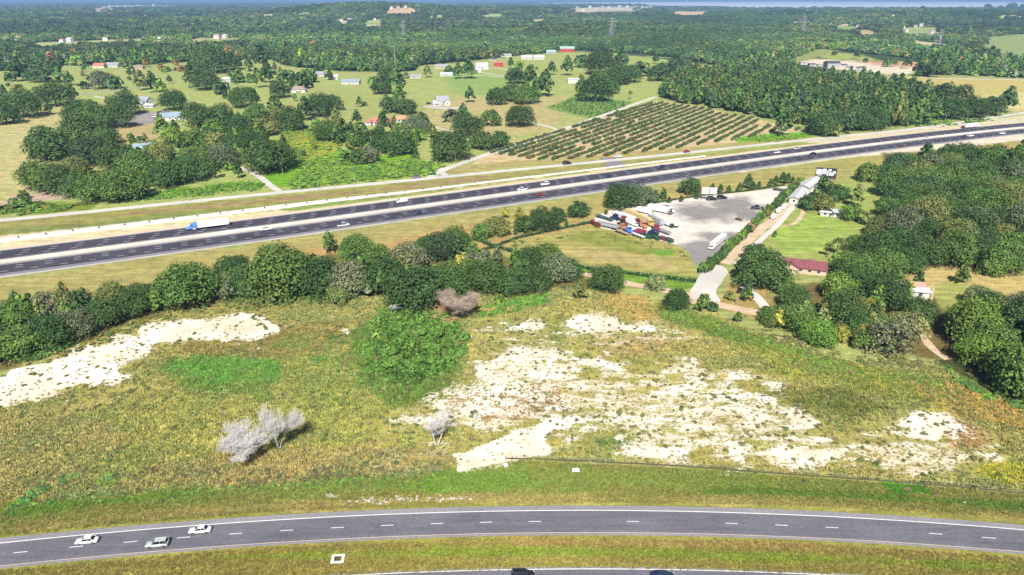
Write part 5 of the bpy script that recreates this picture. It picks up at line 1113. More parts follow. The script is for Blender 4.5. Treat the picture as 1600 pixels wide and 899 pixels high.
def car_parts(kind, col):
    key = (kind, col)
    if key in VC: return VC[key]
    P = []; m = paint(col)
    if kind == 'sedan': L, Wd, bo, cab = 4.8, .92, [(-2.4, .74, .42, .72), (-2.25, .86, .3, .86), (-1.5, .92, .25, .96), (.9, .92, .25, .94), (1.7, .9, .25, .84), (2.25, .82, .3, .70), (2.4, .66, .4, .58)], (-1.75, -1.05, .35, 1.15, .93, 1.44)
    elif kind == 'suv': L, Wd, bo, cab = 4.8, .95, [(-2.38, .82, .45, .98), (-2.3, .92, .35, 1.06), (-1.5, .96, .3, 1.1), (.95, .96, .3, 1.08), (1.75, .94, .3, 1.0), (2.25, .86, .35, .85), (2.4, .7, .45, .7)], (-2.25, -2.0, .35, 1.15, 1.07, 1.74)
    elif kind == 'pickup': L, Wd, bo, cab = 5.6, .98, [(-2.8, .9, .5, 1.02), (-2.7, .98, .4, 1.06), (-.6, .98, .35, 1.06), (1.0, .98, .35, 1.1), (2.1, .96, .35, 1.06), (2.65, .9, .4, .95), (2.8, .8, .5, .8)], (-.75, -.55, .75, 1.35, 1.07, 1.82)
    else: L, Wd, bo, cab = 5.6, 1.0, [(-2.8, .95, .4, 1.2), (-2.7, 1.0, .35, 1.25), (1.4, 1.0, .35, 1.25), (2.2, .98, .35, 1.1), (2.7, .88, .4, .9), (2.8, .75, .5, .7)], (-2.75, -2.6, 1.0, 2.0, 1.22, 2.3)
    P.append(('body', MB().loft([ring(x, w, a, b) for x, w, a, b in bo]).mesh('body', m, True), None))
    xr0, xr1, xf1, xf0, zb, zt = cab; wb, wt = Wd * .84, Wd * .68
    g = MB().loft([[(xr0, -wb, zb - .03), (xr0, wb, zb - .03), (xr1, wt, zt), (xr1, -wt, zt)], [(xf0, -wb, zb - .03), (xf0, wb, zb - .03), (xf1, wt, zt), (xf1, -wt, zt)]])
    P.append(('windows', g.mesh('windows', M_GLASS if kind != 'van' else m), None))
    rf = MB(); rf.box((xr1 + xf1) / 2, 0, zt + .02, (xf1 - xr1) + .06, wt * 2 + .04, .06)
    for sy in (-1, 1):
        for xa, xb in ((xr0, xr1), (xf0, xf1)): rf.tube((xa, sy * wb * 1.01, zb), (xb, sy * wt * 1.01, zt), .05, .05, 4)
        xm_ = (xr1 + xf1) / 2; rf.tube((xm_, sy * wb * 1.01, zb), (xm_, sy * wt * 1.01, zt), .05, .05, 4)
    if kind == 'suv':
        for sy in (-1, 1): rf.box((xr1 + xf1) / 2, sy * wt * .85, zt + .1, (xf1 - xr1) * .85, .05, .05)
    P.append(('roof', rf.mesh('roof', m), None))
    if kind == 'pickup': P.append(('cargo_bed', MB().box(-1.75, 0, 1.075, 1.85, 1.55, .03).mesh('cargo_bed', M_DARKMETAL), None))
    if kind == 'van': P.append(('windshield', MB().add([(2.02, -.8, 1.3), (2.02, .8, 1.3), (1.05, .66, 2.26), (1.05, -.66, 2.26)], [(0, 1, 2, 3)]).mesh('windshield', M_GLASS), (.03, 0, .02)))
    wx = L * .31; rad = .34 if kind == 'sedan' else .39
    for x in (-wx, wx):
        for sy in (-1, 1):
            P.append(('wheel', WH(rad), (x, sy * (Wd - .1), rad)))
    hl = MB().box(0, 0, 0, .16, .34, .16).mesh('headlight', M_LAMP); tl = MB().box(0, 0, 0, .1, .3, .16).mesh('tail_light', M_RED); e0 = bo[-2]; e1 = bo[1]
    for sy in (-1, 1): P.append(('headlight', hl, (e0[0] + .04, sy * e0[1] * .78, e0[3] - .08))); P.append(('tail_light', tl, (e1[0] - .02, sy * e1[1] * .82, e1[3] - .14)))
    VC[key] = P; return P
WHC = {}
def WH(rad, wd=.24):
    k = (round(rad, 2), wd)
    if k not in WHC:
        mb = MB(); mb.tube((0, -wd / 2, 0), (0, wd / 2, 0), rad, rad, 14); WHC[k] = mb.mesh('wheel', M_TYRE)
        mr = MB(); mr.tube((0, -wd / 2 - .01, 0), (0, wd / 2 + .01, 0), rad * .58, rad * .58, 8); WHC[WHC[k].name] = mr.mesh('rim', M_RIM)
    return WHC[k]
def add_parts(root, P, rims=False):
    for nm, me, loc in P:
        o = link(nm, me, root, loc)
        if rims and nm == 'wheel': link('rim', WHC[me.name], o)
def heading(C, X, Y, rev=False):
    i = np.argmin(((C - [X, Y]) ** 2).sum(1)); i = min(max(i, 1), len(C) - 2); t = C[i + 1] - C[i - 1]; return math.atan2(t[1], t[0]) + (math.pi if rev else 0)
def car(x, y, kind, col, C, rev, label, group=None, k=1.0, name=None, z=.08, ang=None):
    w = W(x, y); a = heading(C, w[0], w[1], rev) if ang is None else ang
    t = thing(name or {'sedan': 'car', 'suv': 'suv', 'pickup': 'pickup_truck', 'van': 'van'}[kind], label, {'sedan': 'car', 'suv': 'car', 'pickup': 'pickup truck', 'van': 'van'}[kind], (w[0], w[1], z), a, group)
    t.scale = (k, k, k); add_parts(t, car_parts(kind, col), True); return t
NR = 'cars driving on the near two lane road'
car(137, 847.5, 'sedan', 'white', CN, True, 'white sedan nearest the left end of the near road', NR, 1.05, z=.035)
car(247, 853, 'suv', 'silver', CN, True, 'silver station wagon with roof rails beside the yellow edge line', NR, 1.06, z=.035)
car(313.5, 831, 'sedan', 'white', CN, True, 'white hatchback by the white edge line, ahead of the silver wagon', NR, 1.08, z=.035)
car(817, 902, 'suv', 'black', CL, False, 'black car cut off by the bottom edge, left of the two', 'dark cars at the bottom edge', 1.1, z=.035)
car(1035, 903, 'sedan', 'navy', CL, False, 'dark blue car cut off by the bottom edge, right of the two', 'dark cars at the bottom edge', 1.1, z=.035)
HG = 'traffic on the highway'
for q in [(628, 317, 'van', 'white', 1, 'white van in the far carriageway right of the blue semi truck', 1.25), (416, 360, 'sedan', 'white', 0, 'white car in the near carriageway just below the blue semi truck', 1.3), (537, 354, 'pickup', 'bluewhite', 0, 'pale blue pickup in the near carriageway below the white van', 1.2),
          (654, 335, 'sedan', 'navy', 0, 'dark blue car in the near carriageway, right of the pale pickup', 1.25), (816, 298, 'pickup', 'white', 1, 'white pickup beside the median, left of the white sports car', 1.3), (851.5, 290, 'suv', 'white', 1, 'white car in the middle of the far carriageway above the red car', 1.35),
          (845, 306, 'sedan', 'red', 0, 'dark red car in the near carriageway below the median', 1.25), (950, 278, 'sedan', 'navy', 1, 'navy car in the far carriageway near the grey crossover', 1.25), (1033, 263, 'suv', 'navy', 1, 'navy car in the far carriageway above the gravel yard', 1.25),
          (1214, 240, 'sedan', 'white', 1, 'white car in the far carriageway above the billboard', 1.35), (1245, 234, 'sedan', 'silver', 1, 'silver car ahead of the white one above the billboard', 1.35), (1271, 242, 'sedan', 'black', 0, 'black car in the near carriageway above the billboard', 1.35),
          (1409, 229.5, 'sedan', 'maroon', 0, 'dark red car near the widening sandy shoulder', 1.3), (1448, 218, 'sedan', 'white', 1, 'white car close to the median at the right', 1.35), (1516, 214, 'suv', 'white', 0, 'white car in the near carriageway below the white box truck', 1.5), (1566, 210, 'sedan', 'white', 0, 'last white car before the right edge of the photo', 1.5), (1508, 214, 'sedan', 'maroon', 0, 'red car close behind the white one below the box truck', 1.2)]:
    car(q[0], q[1], q[2], q[3], CM, bool(q[4]), q[5], HG, q[6])
FP = polyline([W(*q)[:2] for q in [(0, 345), (200, 325), (400, 304.5), (600, 286), (800, 266), (1000, 246.5), (1180, 227.5)]], 5)
for q in [(650, 278.5, 'sedan', 'grey', 1, 'dark grey car on the frontage road near the farm road junction', 1.5), (886, 257, 'suv', 'black', 0, 'black car on the frontage road below the orchard', 1.5), (1073, 238.5, 'sedan', 'red', 0, 'small red car on the frontage road below the orchard', 1.3), (965, 246, 'sedan', 'white', 0, 'white car on the frontage road by the grey crossover', 1.5)]:
    car(q[0], q[1], q[2], q[3], FP, bool(q[4]), q[5], 'cars on the pale frontage road', q[6])

def semi(a, b, cab, box, label, name='semi_truck', Hh=4.1, refr=True, sleeper=True, cat='truck', z=.08, wd=2.7, k=1.0):
    """tractor at pixel a, tail end at pixel b"""
    A, B = W(*a), W(*b); d = A[:2] - B[:2]; L = float(np.linalg.norm(d)); ang = math.atan2(d[1], d[0]); t = thing(name, label, cat, (B[0], B[1], z), ang); h = wd / 2; mp_, mx = paint(cab), paint(box)
    c0 = L - 6.6; body = MB(); body.box(c0 + 2.6, 0, 2.2, 2.6, wd * .92, 2.5, 0, .97)
    body.loft([ring(c0 + 3.8, h * .86, .8, 2.15, .9), ring(c0 + 5.6, h * .74, .8, 1.85, .85), ring(c0 + 6.2, h * .62, .85, 1.6, .8)])
    if sleeper: body.loft([[(c0 + .6, -h * .85, 3.4), (c0 + .6, h * .85, 3.4), (c0 + .6, h * .8, Hh), (c0 + .6, -h * .8, Hh)], [(c0 + 2.9, -h * .8, 3.4), (c0 + 2.9, h * .8, 3.4), (c0 + 2.7, h * .6, 3.6), (c0 + 2.7, -h * .6, 3.6)]]); body.box(c0 + 1.2, 0, 2.3, 1.8, wd * .9, 2.4)
    link('cab', body.mesh('cab', mp_), t)
    link('windshield', MB().add([(c0 + 3.93, -h * .74, 2.25), (c0 + 3.93, h * .74, 2.25), (c0 + 3.86, h * .72, 3.25), (c0 + 3.86, -h * .72, 3.25)], [(0, 1, 2, 3)]).mesh('windshield', M_GLASS), t)
    for sy in (-1, 1):
        link('side_window', MB().box(c0 + 3.05, sy * h * .925, 2.75, .9, .03, .65).mesh('side_window', M_GLASS), t); link('fuel_tank', MB().tube((c0 + 1.2, sy * h * .8, .75), (c0 + 2.8, sy * h * .8, .75), .32).mesh('fuel_tank', M_GALV), t)
        link('exhaust_stack', MB().tube((c0 + 1.4, sy * h * .9, 1), (c0 + 1.4, sy * h * .9, 4.1), .09).mesh('exhaust_stack', M_RIM), t)
    link('chassis', MB().box(c0 + 1.5, 0, .85, 9.4, .9, .25).mesh('chassis', M_DARKMETAL), t)
    tl = c0 - .1; tr = MB(); tr.box(tl / 2 + .25, 0, (Hh + 1.1) / 2 + .05, tl, wd, Hh - 1.1); link('trailer', tr.mesh('trailer', mx), t)
    if refr: link('cooling_unit', MB().box(tl + .5, 0, 3.0, .45, wd * .7, 1.3).mesh('cooling_unit', paint('lightgrey')), t)
    link('side_rail', MB().box(tl / 2 + .25, 0, 1.12, tl + .06, wd + .06, .16).mesh('side_rail', M_DARKMETAL), t)
    link('rear_doors', MB().box(.235, 0, (Hh + 1.1) / 2, .04, wd * .92, Hh - 1.5).mesh('rear_doors', paint('lightgrey')), t)
    for x in (1.6, 2.9, tl - .9, tl + .35, c0 + 5.1):
        for sy in (-1, 1): link('wheel', WH(.52, .36), t, (x, sy * (h - .2), .52))
    return t
tt = semi((290, 361), (359, 352.5), 'blue', 'white', 'bright blue semi truck hauling a long white trailer on the far carriageway', wd=2.9, Hh=4.4)
# faint dark lettering on the trailer side, too small to read: a row of short bars
lt = MB()
for k in range(6): lt.box(1.6 + k * .55, -1.47, 3.7, .38, .02, .28)
link('lettering', lt.mesh('lettering', paint('grey')), tt)
def box_truck(a, b, cab, box, label, name='box_truck', Hh=3.4, wd=2.5, z=.05, cat='truck', group=None):
    A, B = W(*a), W(*b); d = A[:2] - B[:2]; L = float(np.linalg.norm(d)); ang = math.atan2(d[1], d[0]); t = thing(name, label, cat, (B[0], B[1], z), ang, group); h = wd / 2
    cl_ = min(2.4, L * .35); link('cargo_box', MB().box((L - cl_) / 2 - .1, 0, (Hh + .9) / 2, L - cl_ - .2, wd, Hh - .9).mesh('cargo_box', paint(box)), t)
    link('cab', MB().box(L - cl_ / 2 - .25, 0, 1.45, cl_ - .6, wd * .9, 1.7, 0, .9).box(L - .4, 0, 1.0, .8, wd * .84, .7).mesh('cab', paint(cab)), t)
    link('windshield', MB().add([(L - .52, -h * .74, 1.5), (L - .52, h * .74, 1.5), (L - .6, h * .68, 2.2), (L - .6, -h * .68, 2.2)], [(0, 1, 2, 3)]).mesh('windshield', M_GLASS), t)
    link('chassis', MB().box(L / 2, 0, .7, L * .96, 1.0, .25).mesh('chassis', M_DARKMETAL), t)
    for x in (L * .18, L - 1.0):
        for sy in (-1, 1): link('wheel', WH(.45, .3), t, (x, sy * (h - .18), .45))
    return t
box_truck((1503, 201), (1527, 198.5), 'maroon', 'white', 'white box truck with a dark red cab in the far carriageway at the right', wd=2.9, Hh=4.2, z=.08)
box_truck((1110, 391), (1131, 374), 'white', 'white', 'white delivery truck parked alone on the dark gravel by the shrubs', wd=3.0, Hh=3.3, z=.02)
def trailer(a, b, col, label, wd=2.5, Hh=3.6, flat=False, name='cargo_trailer', z=.02, cat='trailer', topc=None, group='vehicles crowded in the gravel yard'):
    A, B = W(*a), W(*b); d = A[:2] - B[:2]; L = float(np.linalg.norm(d)); ang = math.atan2(d[1], d[0]); t = thing(name, label, cat, (B[0], B[1], z), ang, group); h = wd / 2
    if flat:
        link('deck', MB().box(L / 2, 0, 1.1, L, wd, .22).mesh('deck', paint(col)), t)
        link('side_rail', MB().box(L / 2, -h, 1.35, L, .08, .3).box(L / 2, h, 1.35, L, .08, .3).mesh('side_rail', M_DARKMETAL), t)
    else:
        link('box', MB().box(L / 2, 0, (Hh + 1.0) / 2, L, wd, Hh - 1.0).mesh('box', paint(col)), t)
        link('roof', MB().box(L / 2, 0, Hh + .03, L * .99, wd * .96, .06).mesh('roof', paint(topc or col)), t)
        link('ribs', (lambda q: [q.box(x, s * (h + .02), (Hh + 1) / 2, .07, .05, Hh - 1.1) for x in np.arange(.6, L, 1.2) for s in (-1, 1)] and q)(MB()).mesh('ribs', M_GALV), t)
    link('landing_leg', MB().box(L * .8, -.7, .5, .14, .14, 1).box(L * .8, .7, .5, .14, .14, 1).mesh('landing_leg', M_DARKMETAL), t)
    for x in (L * .12, L * .12 + 1.2):
        for sy in (-1, 1): link('wheel', WH(.48, .3), t, (x, sy * (h - .2), .48))
    return t
def dump(a, b, cab, body, label, name='dump_truck', load=None, wd=2.6, Hh=2.7, group='vehicles crowded in the gravel yard'):
    A, B = W(*a), W(*b); d = A[:2] - B[:2]; L = float(np.linalg.norm(d)); ang = math.atan2(d[1], d[0]); t = thing(name, label, 'truck', (B[0], B[1], .02), ang, group); h = wd / 2; cl_ = 3.2
    link('cab', MB().box(L - 2.2, 0, 1.8, 1.6, wd * .9, 2.0, 0, .92).box(L - .8, 0, 1.25, 1.5, wd * .74, .95, 0, .9).mesh('cab', paint(cab)), t)
    link('windshield', MB().add([(L - 1.37, -h * .72, 1.95), (L - 1.37, h * .72, 1.95), (L - 1.43, h * .68, 2.65), (L - 1.43, -h * .68, 2.65)], [(0, 1, 2, 3)]).mesh('windshield', M_GLASS), t)
    Lb = L - 3.4; w2 = MB()
    for sy in (-1, 1): w2.box(Lb / 2, sy * (h - .06), 1.95, Lb, .12, Hh - 1.2)
    w2.box(.06, 0, 1.95, .12, wd, Hh - 1.2); w2.box(Lb - .06, 0, 2.05, .12, wd, Hh - 1.0); w2.box(Lb / 2, 0, 1.3, Lb, wd * .9, .12)
    for x in np.arange(.5, Lb, 1.0): w2.box(x, -h - .02, 1.95, .1, .08, Hh - 1.2); w2.box(x, h + .02, 1.95, .1, .08, Hh - 1.2)
    link('dump_body', w2.mesh('dump_body', paint(body)), t); link('load', MB().box(Lb / 2, 0, 2.1, Lb * .9, wd * .8, .5, 0, .8).mesh('load', plain('scrap_' + (load or 'tan'), PAINTS[load or 'tan'], .9, wear=.4, scale=4)), t)
    link('chassis', MB().box(L / 2, 0, .9, L * .95, 1.0, .25).mesh('chassis', M_DARKMETAL), t)
    for x in (L * .12, L * .12 + 1.3, L - 1.0):
        for sy in (-1, 1): link('wheel', WH(.52, .32), t, (x, sy * (h - .18), .52))
    return t
def tractor(a, b, col, label, group='vehicles crowded in the gravel yard', kk=1.0):
    A, B = W(*a), W(*b); d = A[:2] - B[:2]; ang = math.atan2(d[1], d[0]); t = thing('semi_tractor', label, 'truck', (B[0], B[1], .02), ang, group); t.scale = (kk,) * 3
    link('cab', MB().box(3.6, 0, 2.1, 2.4, 2.3, 2.4, 0, .93).box(5.7, 0, 1.5, 2.0, 1.8, 1.2, 0, .88).mesh('cab', paint(col)), t)
    link('windshield', MB().box(4.8, 0, 2.75, .06, 1.9, .7).mesh('windshield', M_GLASS), t); link('side_window', MB().box(4.0, 0, 2.7, .8, 2.27, .6).mesh('side_window', M_GLASS), t)
    link('chassis', MB().box(2.9, 0, .9, 6.6, .9, .28).box(1.0, 0, 1.12, .9, 1.0, .14).mesh('chassis', M_DARKMETAL), t)
    for s in (-1, 1): link('exhaust_stack', MB().tube((2.35, s * 1.05, 1), (2.35, s * 1.05, 3.9), .09).mesh('exhaust_stack', M_RIM), t); link('fender', MB().box(5.9, s * .98, 1.2, 1.4, .3, .3).mesh('fender', paint(col)), t)
    for x in (.5, 1.7, 5.9):
        for sy in (-1, 1): link('wheel', WH(.52, .34), t, (x, sy * 1.0, .52))
    return t
def container(a, b, col, label, Hh=2.0, wd=2.3, open_=True, group='vehicles crowded in the gravel yard'):
    A, B = W(*a), W(*b); d = A[:2] - B[:2]; L = float(np.linalg.norm(d)); t = thing('skip_container', label, 'container', (B[0], B[1], .02), math.atan2(d[1], d[0]), group); h = wd / 2; w2 = MB()
    for sy in (-1, 1):
        w2.box(L / 2, sy * h, Hh / 2, L, .1, Hh)
        for x in np.arange(.3, L, .8): w2.box(x, sy * (h + .06), Hh / 2, .1, .08, Hh)
    w2.box(.05, 0, Hh / 2, .1, wd, Hh); w2.box(L - .05, 0, Hh / 2, .1, wd, Hh); w2.box(L / 2, 0, .15, L, wd, .1); link('shell', w2.mesh('shell', paint(col)), t)
    link('rubble_load', MB().box(L / 2, 0, Hh * .6, L * .9, wd * .85, .4, 0, .7).mesh('rubble_load', plain('scrap_grey', PAINTS['grey'], .9, wear=.4, scale=4)), t)
YG = 'vehicles crowded in the gravel yard'
trailer((957, 347), (932, 339), 'teal', 'long teal flatbed trailer at the upper left of the crowded yard', flat=True)
dump((927, 351), (966, 360), 'white', 'lightgrey', 'grey ribbed dump truck with a white cab at the left of the crowded yard', load='grey')
trailer((991, 349), (960, 339), 'white', 'long white trailer beside the yellow one, its left neighbour')
trailer((1015, 352), (979, 336), 'cream', 'long yellow box trailer in the middle of the crowded yard', Hh=4.0)
trailer((1034, 354), (1014, 344), 'lightgrey', 'grey ribbed container trailer right of the yellow trailer')
box_truck((1021, 337), (997, 331), 'white', 'white', 'white motor coach at the top of the yard beside the hedge row', 'motor_coach', 3.3, 2.8, cat='coach', group=YG)
box_truck((1050, 336), (1014, 328), 'grey', 'white', 'long white box truck with a dark cab at the top of the yard', wd=3.0, Hh=3.9, group=YG)
car(1041, 326, 'pickup', 'white', CM, True, 'white pickup above the long white box truck', YG, 1.35, z=.02, ang=-.5)
car(1046, 331, 'pickup', 'white', CM, True, 'second white pickup, directly behind the long white box truck', YG, 1.2, z=.02, ang=-.7)
tractor((968, 346), (955, 341), 'navy', 'dark navy tractor unit left of the white trailer'); tractor((981, 349), (968, 344), 'red', 'bright red tractor unit beside the white trailer'); tractor((984, 356), (966, 350), 'black', 'black tractor unit in the middle of the crowded yard')
box_truck((995, 355), (979, 349), 'white', 'white', 'small white box truck right of the black tractor unit', wd=2.4, Hh=3.2, group=YG)
tractor((1003, 355), (991, 348), 'maroon', 'dark red tractor unit in front of the yellow trailer'); tractor((1011, 359), (998, 353), 'orange', 'orange tractor unit between the dark red and yellow ones'); tractor((1023, 357), (1010, 351), 'yellow', 'bright yellow tractor unit at the end of the yellow trailer', kk=1.15)
dump((1041, 352), (1060, 356), 'white', 'white', 'white dump truck at the right side of the crowded yard'); 
box_truck((1052, 357), (1040, 352), 'green', 'white', 'white tanker truck with a green cab at the right end', wd=2.4, Hh=3, group=YG)
dump((990, 364), (1008, 368), 'crimson', 'crimson', 'crimson dump truck on the lower row of the yard', load='maroon'); tractor((1031, 363), (1020, 357), 'crimson', 'crimson tractor unit next to the long grey flatbed')
trailer((1046, 368), (1022, 359), 'lightgrey', 'long grey flatbed trailer on the lower right of the yard', flat=True)
dump((1012, 366), (1028, 370), 'navy', 'navy', 'navy dump truck beside the green container', load='grey')
tractor((979, 361), (967, 356), 'orange', 'orange tractor unit on the lower left row'); tractor((989, 367), (976, 361), 'blue', 'blue tractor unit on the lower left row')
trailer((981, 369), (963, 362), 'tan', 'tan flatbed trailer loaded with rusty scrap at the lower left edge', flat=True); trailer((1006, 374), (988, 367), 'white', 'low white flatbed trailer at the lower edge of the yard', flat=True)
container((1018, 374), (1004, 370), 'green', 'long dark green open container at the lower edge of the yard'); container((1029, 376), (1020, 371), 'green', 'short green open container right of the long one'); container((1041, 377), (1032, 373), 'maroon', 'red and white open container between two green ones', 1.6); container((1050, 380), (1041, 376), 'green', 'last dark green container at the right end of the lower row', 1.8)
box_truck((937, 356), (925, 350), 'maroon', 'maroon', 'dark rusty truck at the far left of the crowded yard', wd=2.3, Hh=2.6, group=YG)
car(1183, 327, 'pickup', 'black', CM, False, 'black pickup parked alone on the open gravel', None, 1.35, z=.02, ang=2.8)
car(1112, 313, 'suv', 'black', CM, False, 'left of two dark cars parked under the white double sign', 'dark cars under the double sign', 1.4, z=.02, ang=.1); car(1128, 311, 'suv', 'black', CM, False, 'right of two dark cars parked under the white double sign', 'dark cars under the double sign', 1.4, z=.02, ang=.2)
trailer((1226, 300), (1208, 297), 'grey', 'long dark flatbed trailer parked near the top of the gravel yard', flat=True, group=None)
trailer((1160, 346), (1150, 343), 'tan', 'small flat trailer with scrap in the middle of the open gravel', flat=True, wd=1.8, group=None)
car(1162, 449, 'pickup', 'bluewhite', CM, True, 'pale blue pickup parked in the shade of the big oak', None, 1.2, z=.02, ang=1.0); car(1156, 456, 'sedan', 'black', CM, True, 'black car parked on the grass in front of the pale pickup', None, 1.1, z=.02, ang=1.1); car(1178, 446, 'suv', 'black', CM, True, 'black car deep in the shade of the big oak', None, 1.2, z=.02, ang=.3)
car(244, 184, 'suv', 'white', CM, True, 'white car parked on the grey lot by the long barn', None, 1.7, z=.03, ang=.3); car(252, 179, 'suv', 'black', CM, True, 'black car parked beside the white one at the long barn', None, 1.8, z=.03, ang=.5); car(258, 176, 'pickup', 'grey', CM, True, 'grey pickup parked closest to the long barn', None, 1.7, z=.03, ang=.5)
car(670, 163, 'suv', 'black', CM, True, 'black car parked on the forecourt left of the white gabled house', None, 1.3, z=.05, ang=.3)

# ------------------------------------------------------------------ buildings
M_WIN = plain('window_glass', (.03, .045, .06), .1, wear=.05, spec=.8)
def wallm(n, rgb): return plain('wall_' + n, rgb, .85, wear=.1)
def roofm(n, rgb): 
    key = 'roof_' + n
    if key in MC: return MC[key]
    m, t, b = mat(key); tc = node(t, 'ShaderNodeTexCoord').outputs['Object']; n1 = noise(t, tc, .8, 4)
    wv = node(t, 'ShaderNodeTexWave'); wv.inputs['Scale'].default_value = 1.3; t.links.new(tc, wv.inputs['Vector'])
    c = mixc(t, 1.0, tuple(rgb), mapr(t, n1, .3, .7, .8, 1.2), 'MULTIPLY'); c = mixc(t, 1.0, c, mapr(t, wv.outputs['Fac'], 0, 1, .9, 1.06), 'MULTIPLY')
    t.links.new(c, b.inputs['Base Color']); b.inputs['Roughness'].default_value = .7; MC[key] = m; return m
WALLS = {'white': (.55, .55, .53), 'peach': (.62, .44, .34), 'red': (.42, .05, .04), 'tan': (.50, .42, .33), 'grey': (.35, .36, .38), 'cream': (.68, .62, .52), 'brick': (.36, .20, .15)}
ROOFS = {'maroon': (.20, .062, .075), 'redtile': (.50, .17, .13), 'orange': (.55, .27, .16), 'grey': (.30, .31, .34), 'white': (.50, .51, .53), 'brown': (.30, .23, .19), 'blue': (.25, .33, .40), 'green': (.32, .46, .42), 'rust': (.45, .26, .21), 'dark': (.06, .06, .08)}
def house(x, y, L, Dp, H, rz, wall, roof, label, name='house', style='gable', rh=None, doors=1, nwin=4, cat='house', wing=None, chimney=False, group=None, open_=False, z=None):
    w = W(x, y); rh = rh or Dp * .28; t = thing(name, label, cat, (w[0], w[1], w[2] if z is None else z), rz, group); wb = MB()
    if open_:
        for sx_ in (-1, 1):
            for sy in (-1, 1): wb.box(sx_ * L * .46, sy * Dp * .46, H / 2, .25, .25, H)
        link('post', wb.mesh('post', wallm(wall, WALLS[wall])), t)
    else:
        wb.box(0, 0, H / 2, L, Dp, H)
        if style == 'gable': wb.add([(-L / 2 + .01, -Dp / 2, H), (-L / 2 + .01, Dp / 2, H), (-L / 2 + .01, 0, H + rh), (L / 2 - .01, -Dp / 2, H), (L / 2 - .01, Dp / 2, H), (L / 2 - .01, 0, H + rh)], [(0, 2, 1), (3, 4, 5)])
        link('wall', wb.mesh('wall', wallm(wall, WALLS[wall])), t)
    o_ = .5; rb = MB(); a, b_ = L / 2 + o_, Dp / 2 + o_; zr = H - o_ * rh / (Dp / 2); ix = 0 if style == 'gable' else min(L / 2 - .5, Dp / 2)
    top = [(-a + ix, 0, H + rh), (a - ix, 0, H + rh)]; base = [(-a, -b_, zr), (a, -b_, zr), (a, b_, zr), (-a, b_, zr)]; th = .16
    rb.add(base + top, [(0, 1, 5, 4), (2, 3, 4, 5), (1, 2, 5), (3, 0, 4)] if style != 'gable' else [(0, 1, 5, 4), (2, 3, 4, 5)])
    if style == 'gable': rb.add([(p[0], p[1], p[2] - th) for p in base + top], [(4, 5, 1, 0), (5, 4, 3, 2)]); rb.box(0, -b_, zr - th / 2, 2 * a, .06, th); rb.box(0, b_, zr - th / 2, 2 * a, .06, th)
    else: rb.add([(p[0], p[1], p[2] - th) for p in base], [(3, 2, 1, 0)]); rb.box(0, -b_, zr - th / 2, 2 * a, .06, th)
    ro = link('roof', rb.mesh('roof', roofm(roof, ROOFS[roof])), t)
    if chimney: link('chimney', MB().box(L * .2, Dp * .12, H + rh, .9, .9, 1.6).mesh('chimney', wallm('brick', WALLS['brick'])), ro)
    if not open_:
        wm_ = MB().box(0, 0, 0, 1.3, .08, 1.2).mesh('window', M_WIN); fm = MB().box(0, .02, 0, 1.6, .06, 1.5).mesh('frame', wallm('white', WALLS['white']))
        for k in range(nwin):
            xx = -L / 2 + L * (k + .8) / (nwin + .6)
            wo = link('window', wm_, t, (xx, -Dp / 2 - .05, H * .58)); link('frame', fm, wo)
        for k in range(doors): link('door', MB().box(0, 0, 1.05, 1.2 if doors == 1 else 2.6, .1, 2.1).mesh('door', paint('grey')), t, (-L * .05 + k * 3.4, -Dp / 2 - .03, 0))
        for s_ in (-1, 1): wo = link('window', wm_, t, (s_ * (L / 2 + .04), 0, H * .55), math.pi / 2)
    if wing:
        wx, wy, wl, wd2 = wing; wg = MB(); wg.box(wx, wy, H * .45, wl, wd2, H * .9); wg.add([(wx - wl / 2, wy - wd2 / 2 + .01, H * .9), (wx + wl / 2, wy - wd2 / 2 + .01, H * .9), (wx, wy - wd2 / 2 + .01, H * .9 + wl * .3)], [(0, 1, 2)])
        link('wing_wall', wg.mesh('wing_wall', wallm(wall, WALLS[wall])), t)
        q = wl / 2 + .4; rr2 = MB().add([(wx - q, wy - wd2 / 2 - .4, H * .88), (wx, wy - wd2 / 2 - .4, H * .9 + wl * .3), (wx + q, wy - wd2 / 2 - .4, H * .88), (wx - q, wy + wd2 / 2, H * .88), (wx, wy + wd2 / 2, H * .9 + wl * .3), (wx + q, wy + wd2 / 2, H * .88)], [(0, 1, 4, 3), (1, 2, 5, 4)])
        link('wing_roof', rr2.mesh('wing_roof', roofm(roof, ROOFS[roof])), t); link('window', MB().box(wx, wy - wd2 / 2 - .05, H * .45, 1.5, .08, 1.2).mesh('window', M_WIN), t)
    return t
house(1250, 422, 22, 9, 3.0, -.36, 'peach', 'maroon', 'long maroon roofed bungalow with peach walls behind the big oak', chimney=True, nwin=5, wing=(-4.5, -3.5, 7, 6))
house(1407, 455, 17, 8, 2.8, -.22, 'white', 'rust', 'low shed with a rusty metal roof beside the twin wheel ruts', 'shed', nwin=2, cat='shed'); house(1434, 461, 7, 6.4, 2.9, -.22, 'white', 'white', 'small white roofed lean-to at the right end of the rusty shed', 'lean_to', nwin=1, cat='shed', rh=.8)
house(594, 194, 26, 18, 3.4, -.12, 'white', 'redtile', 'house with a hipped red tile roof and white walls', style='hip', rh=4.6, nwin=6); house(628, 190, 17, 11, 3.2, -.1, 'white', 'orange', 'orange tiled wing house right of the hipped red roof', style='hip', rh=3, nwin=4); house(652, 191, 13, 9, 3, -.05, 'white', 'orange', 'small white garage at the right end of the red roofed compound', 'garage', style='hip', rh=2, doors=2, nwin=1, cat='garage')
house(691, 164, 15, 11, 5.2, .35, 'white', 'grey', 'tall white gabled house alone on the pasture with a steep grey roof', nwin=3, wing=(4, -6, 7, 8), rh=5.5, chimney=True); house(682, 165, 9, 8, 3.2, .35, 'white', 'white', 'low white annexe on the left side of the tall gabled house', 'annexe', nwin=2, rh=2.8)
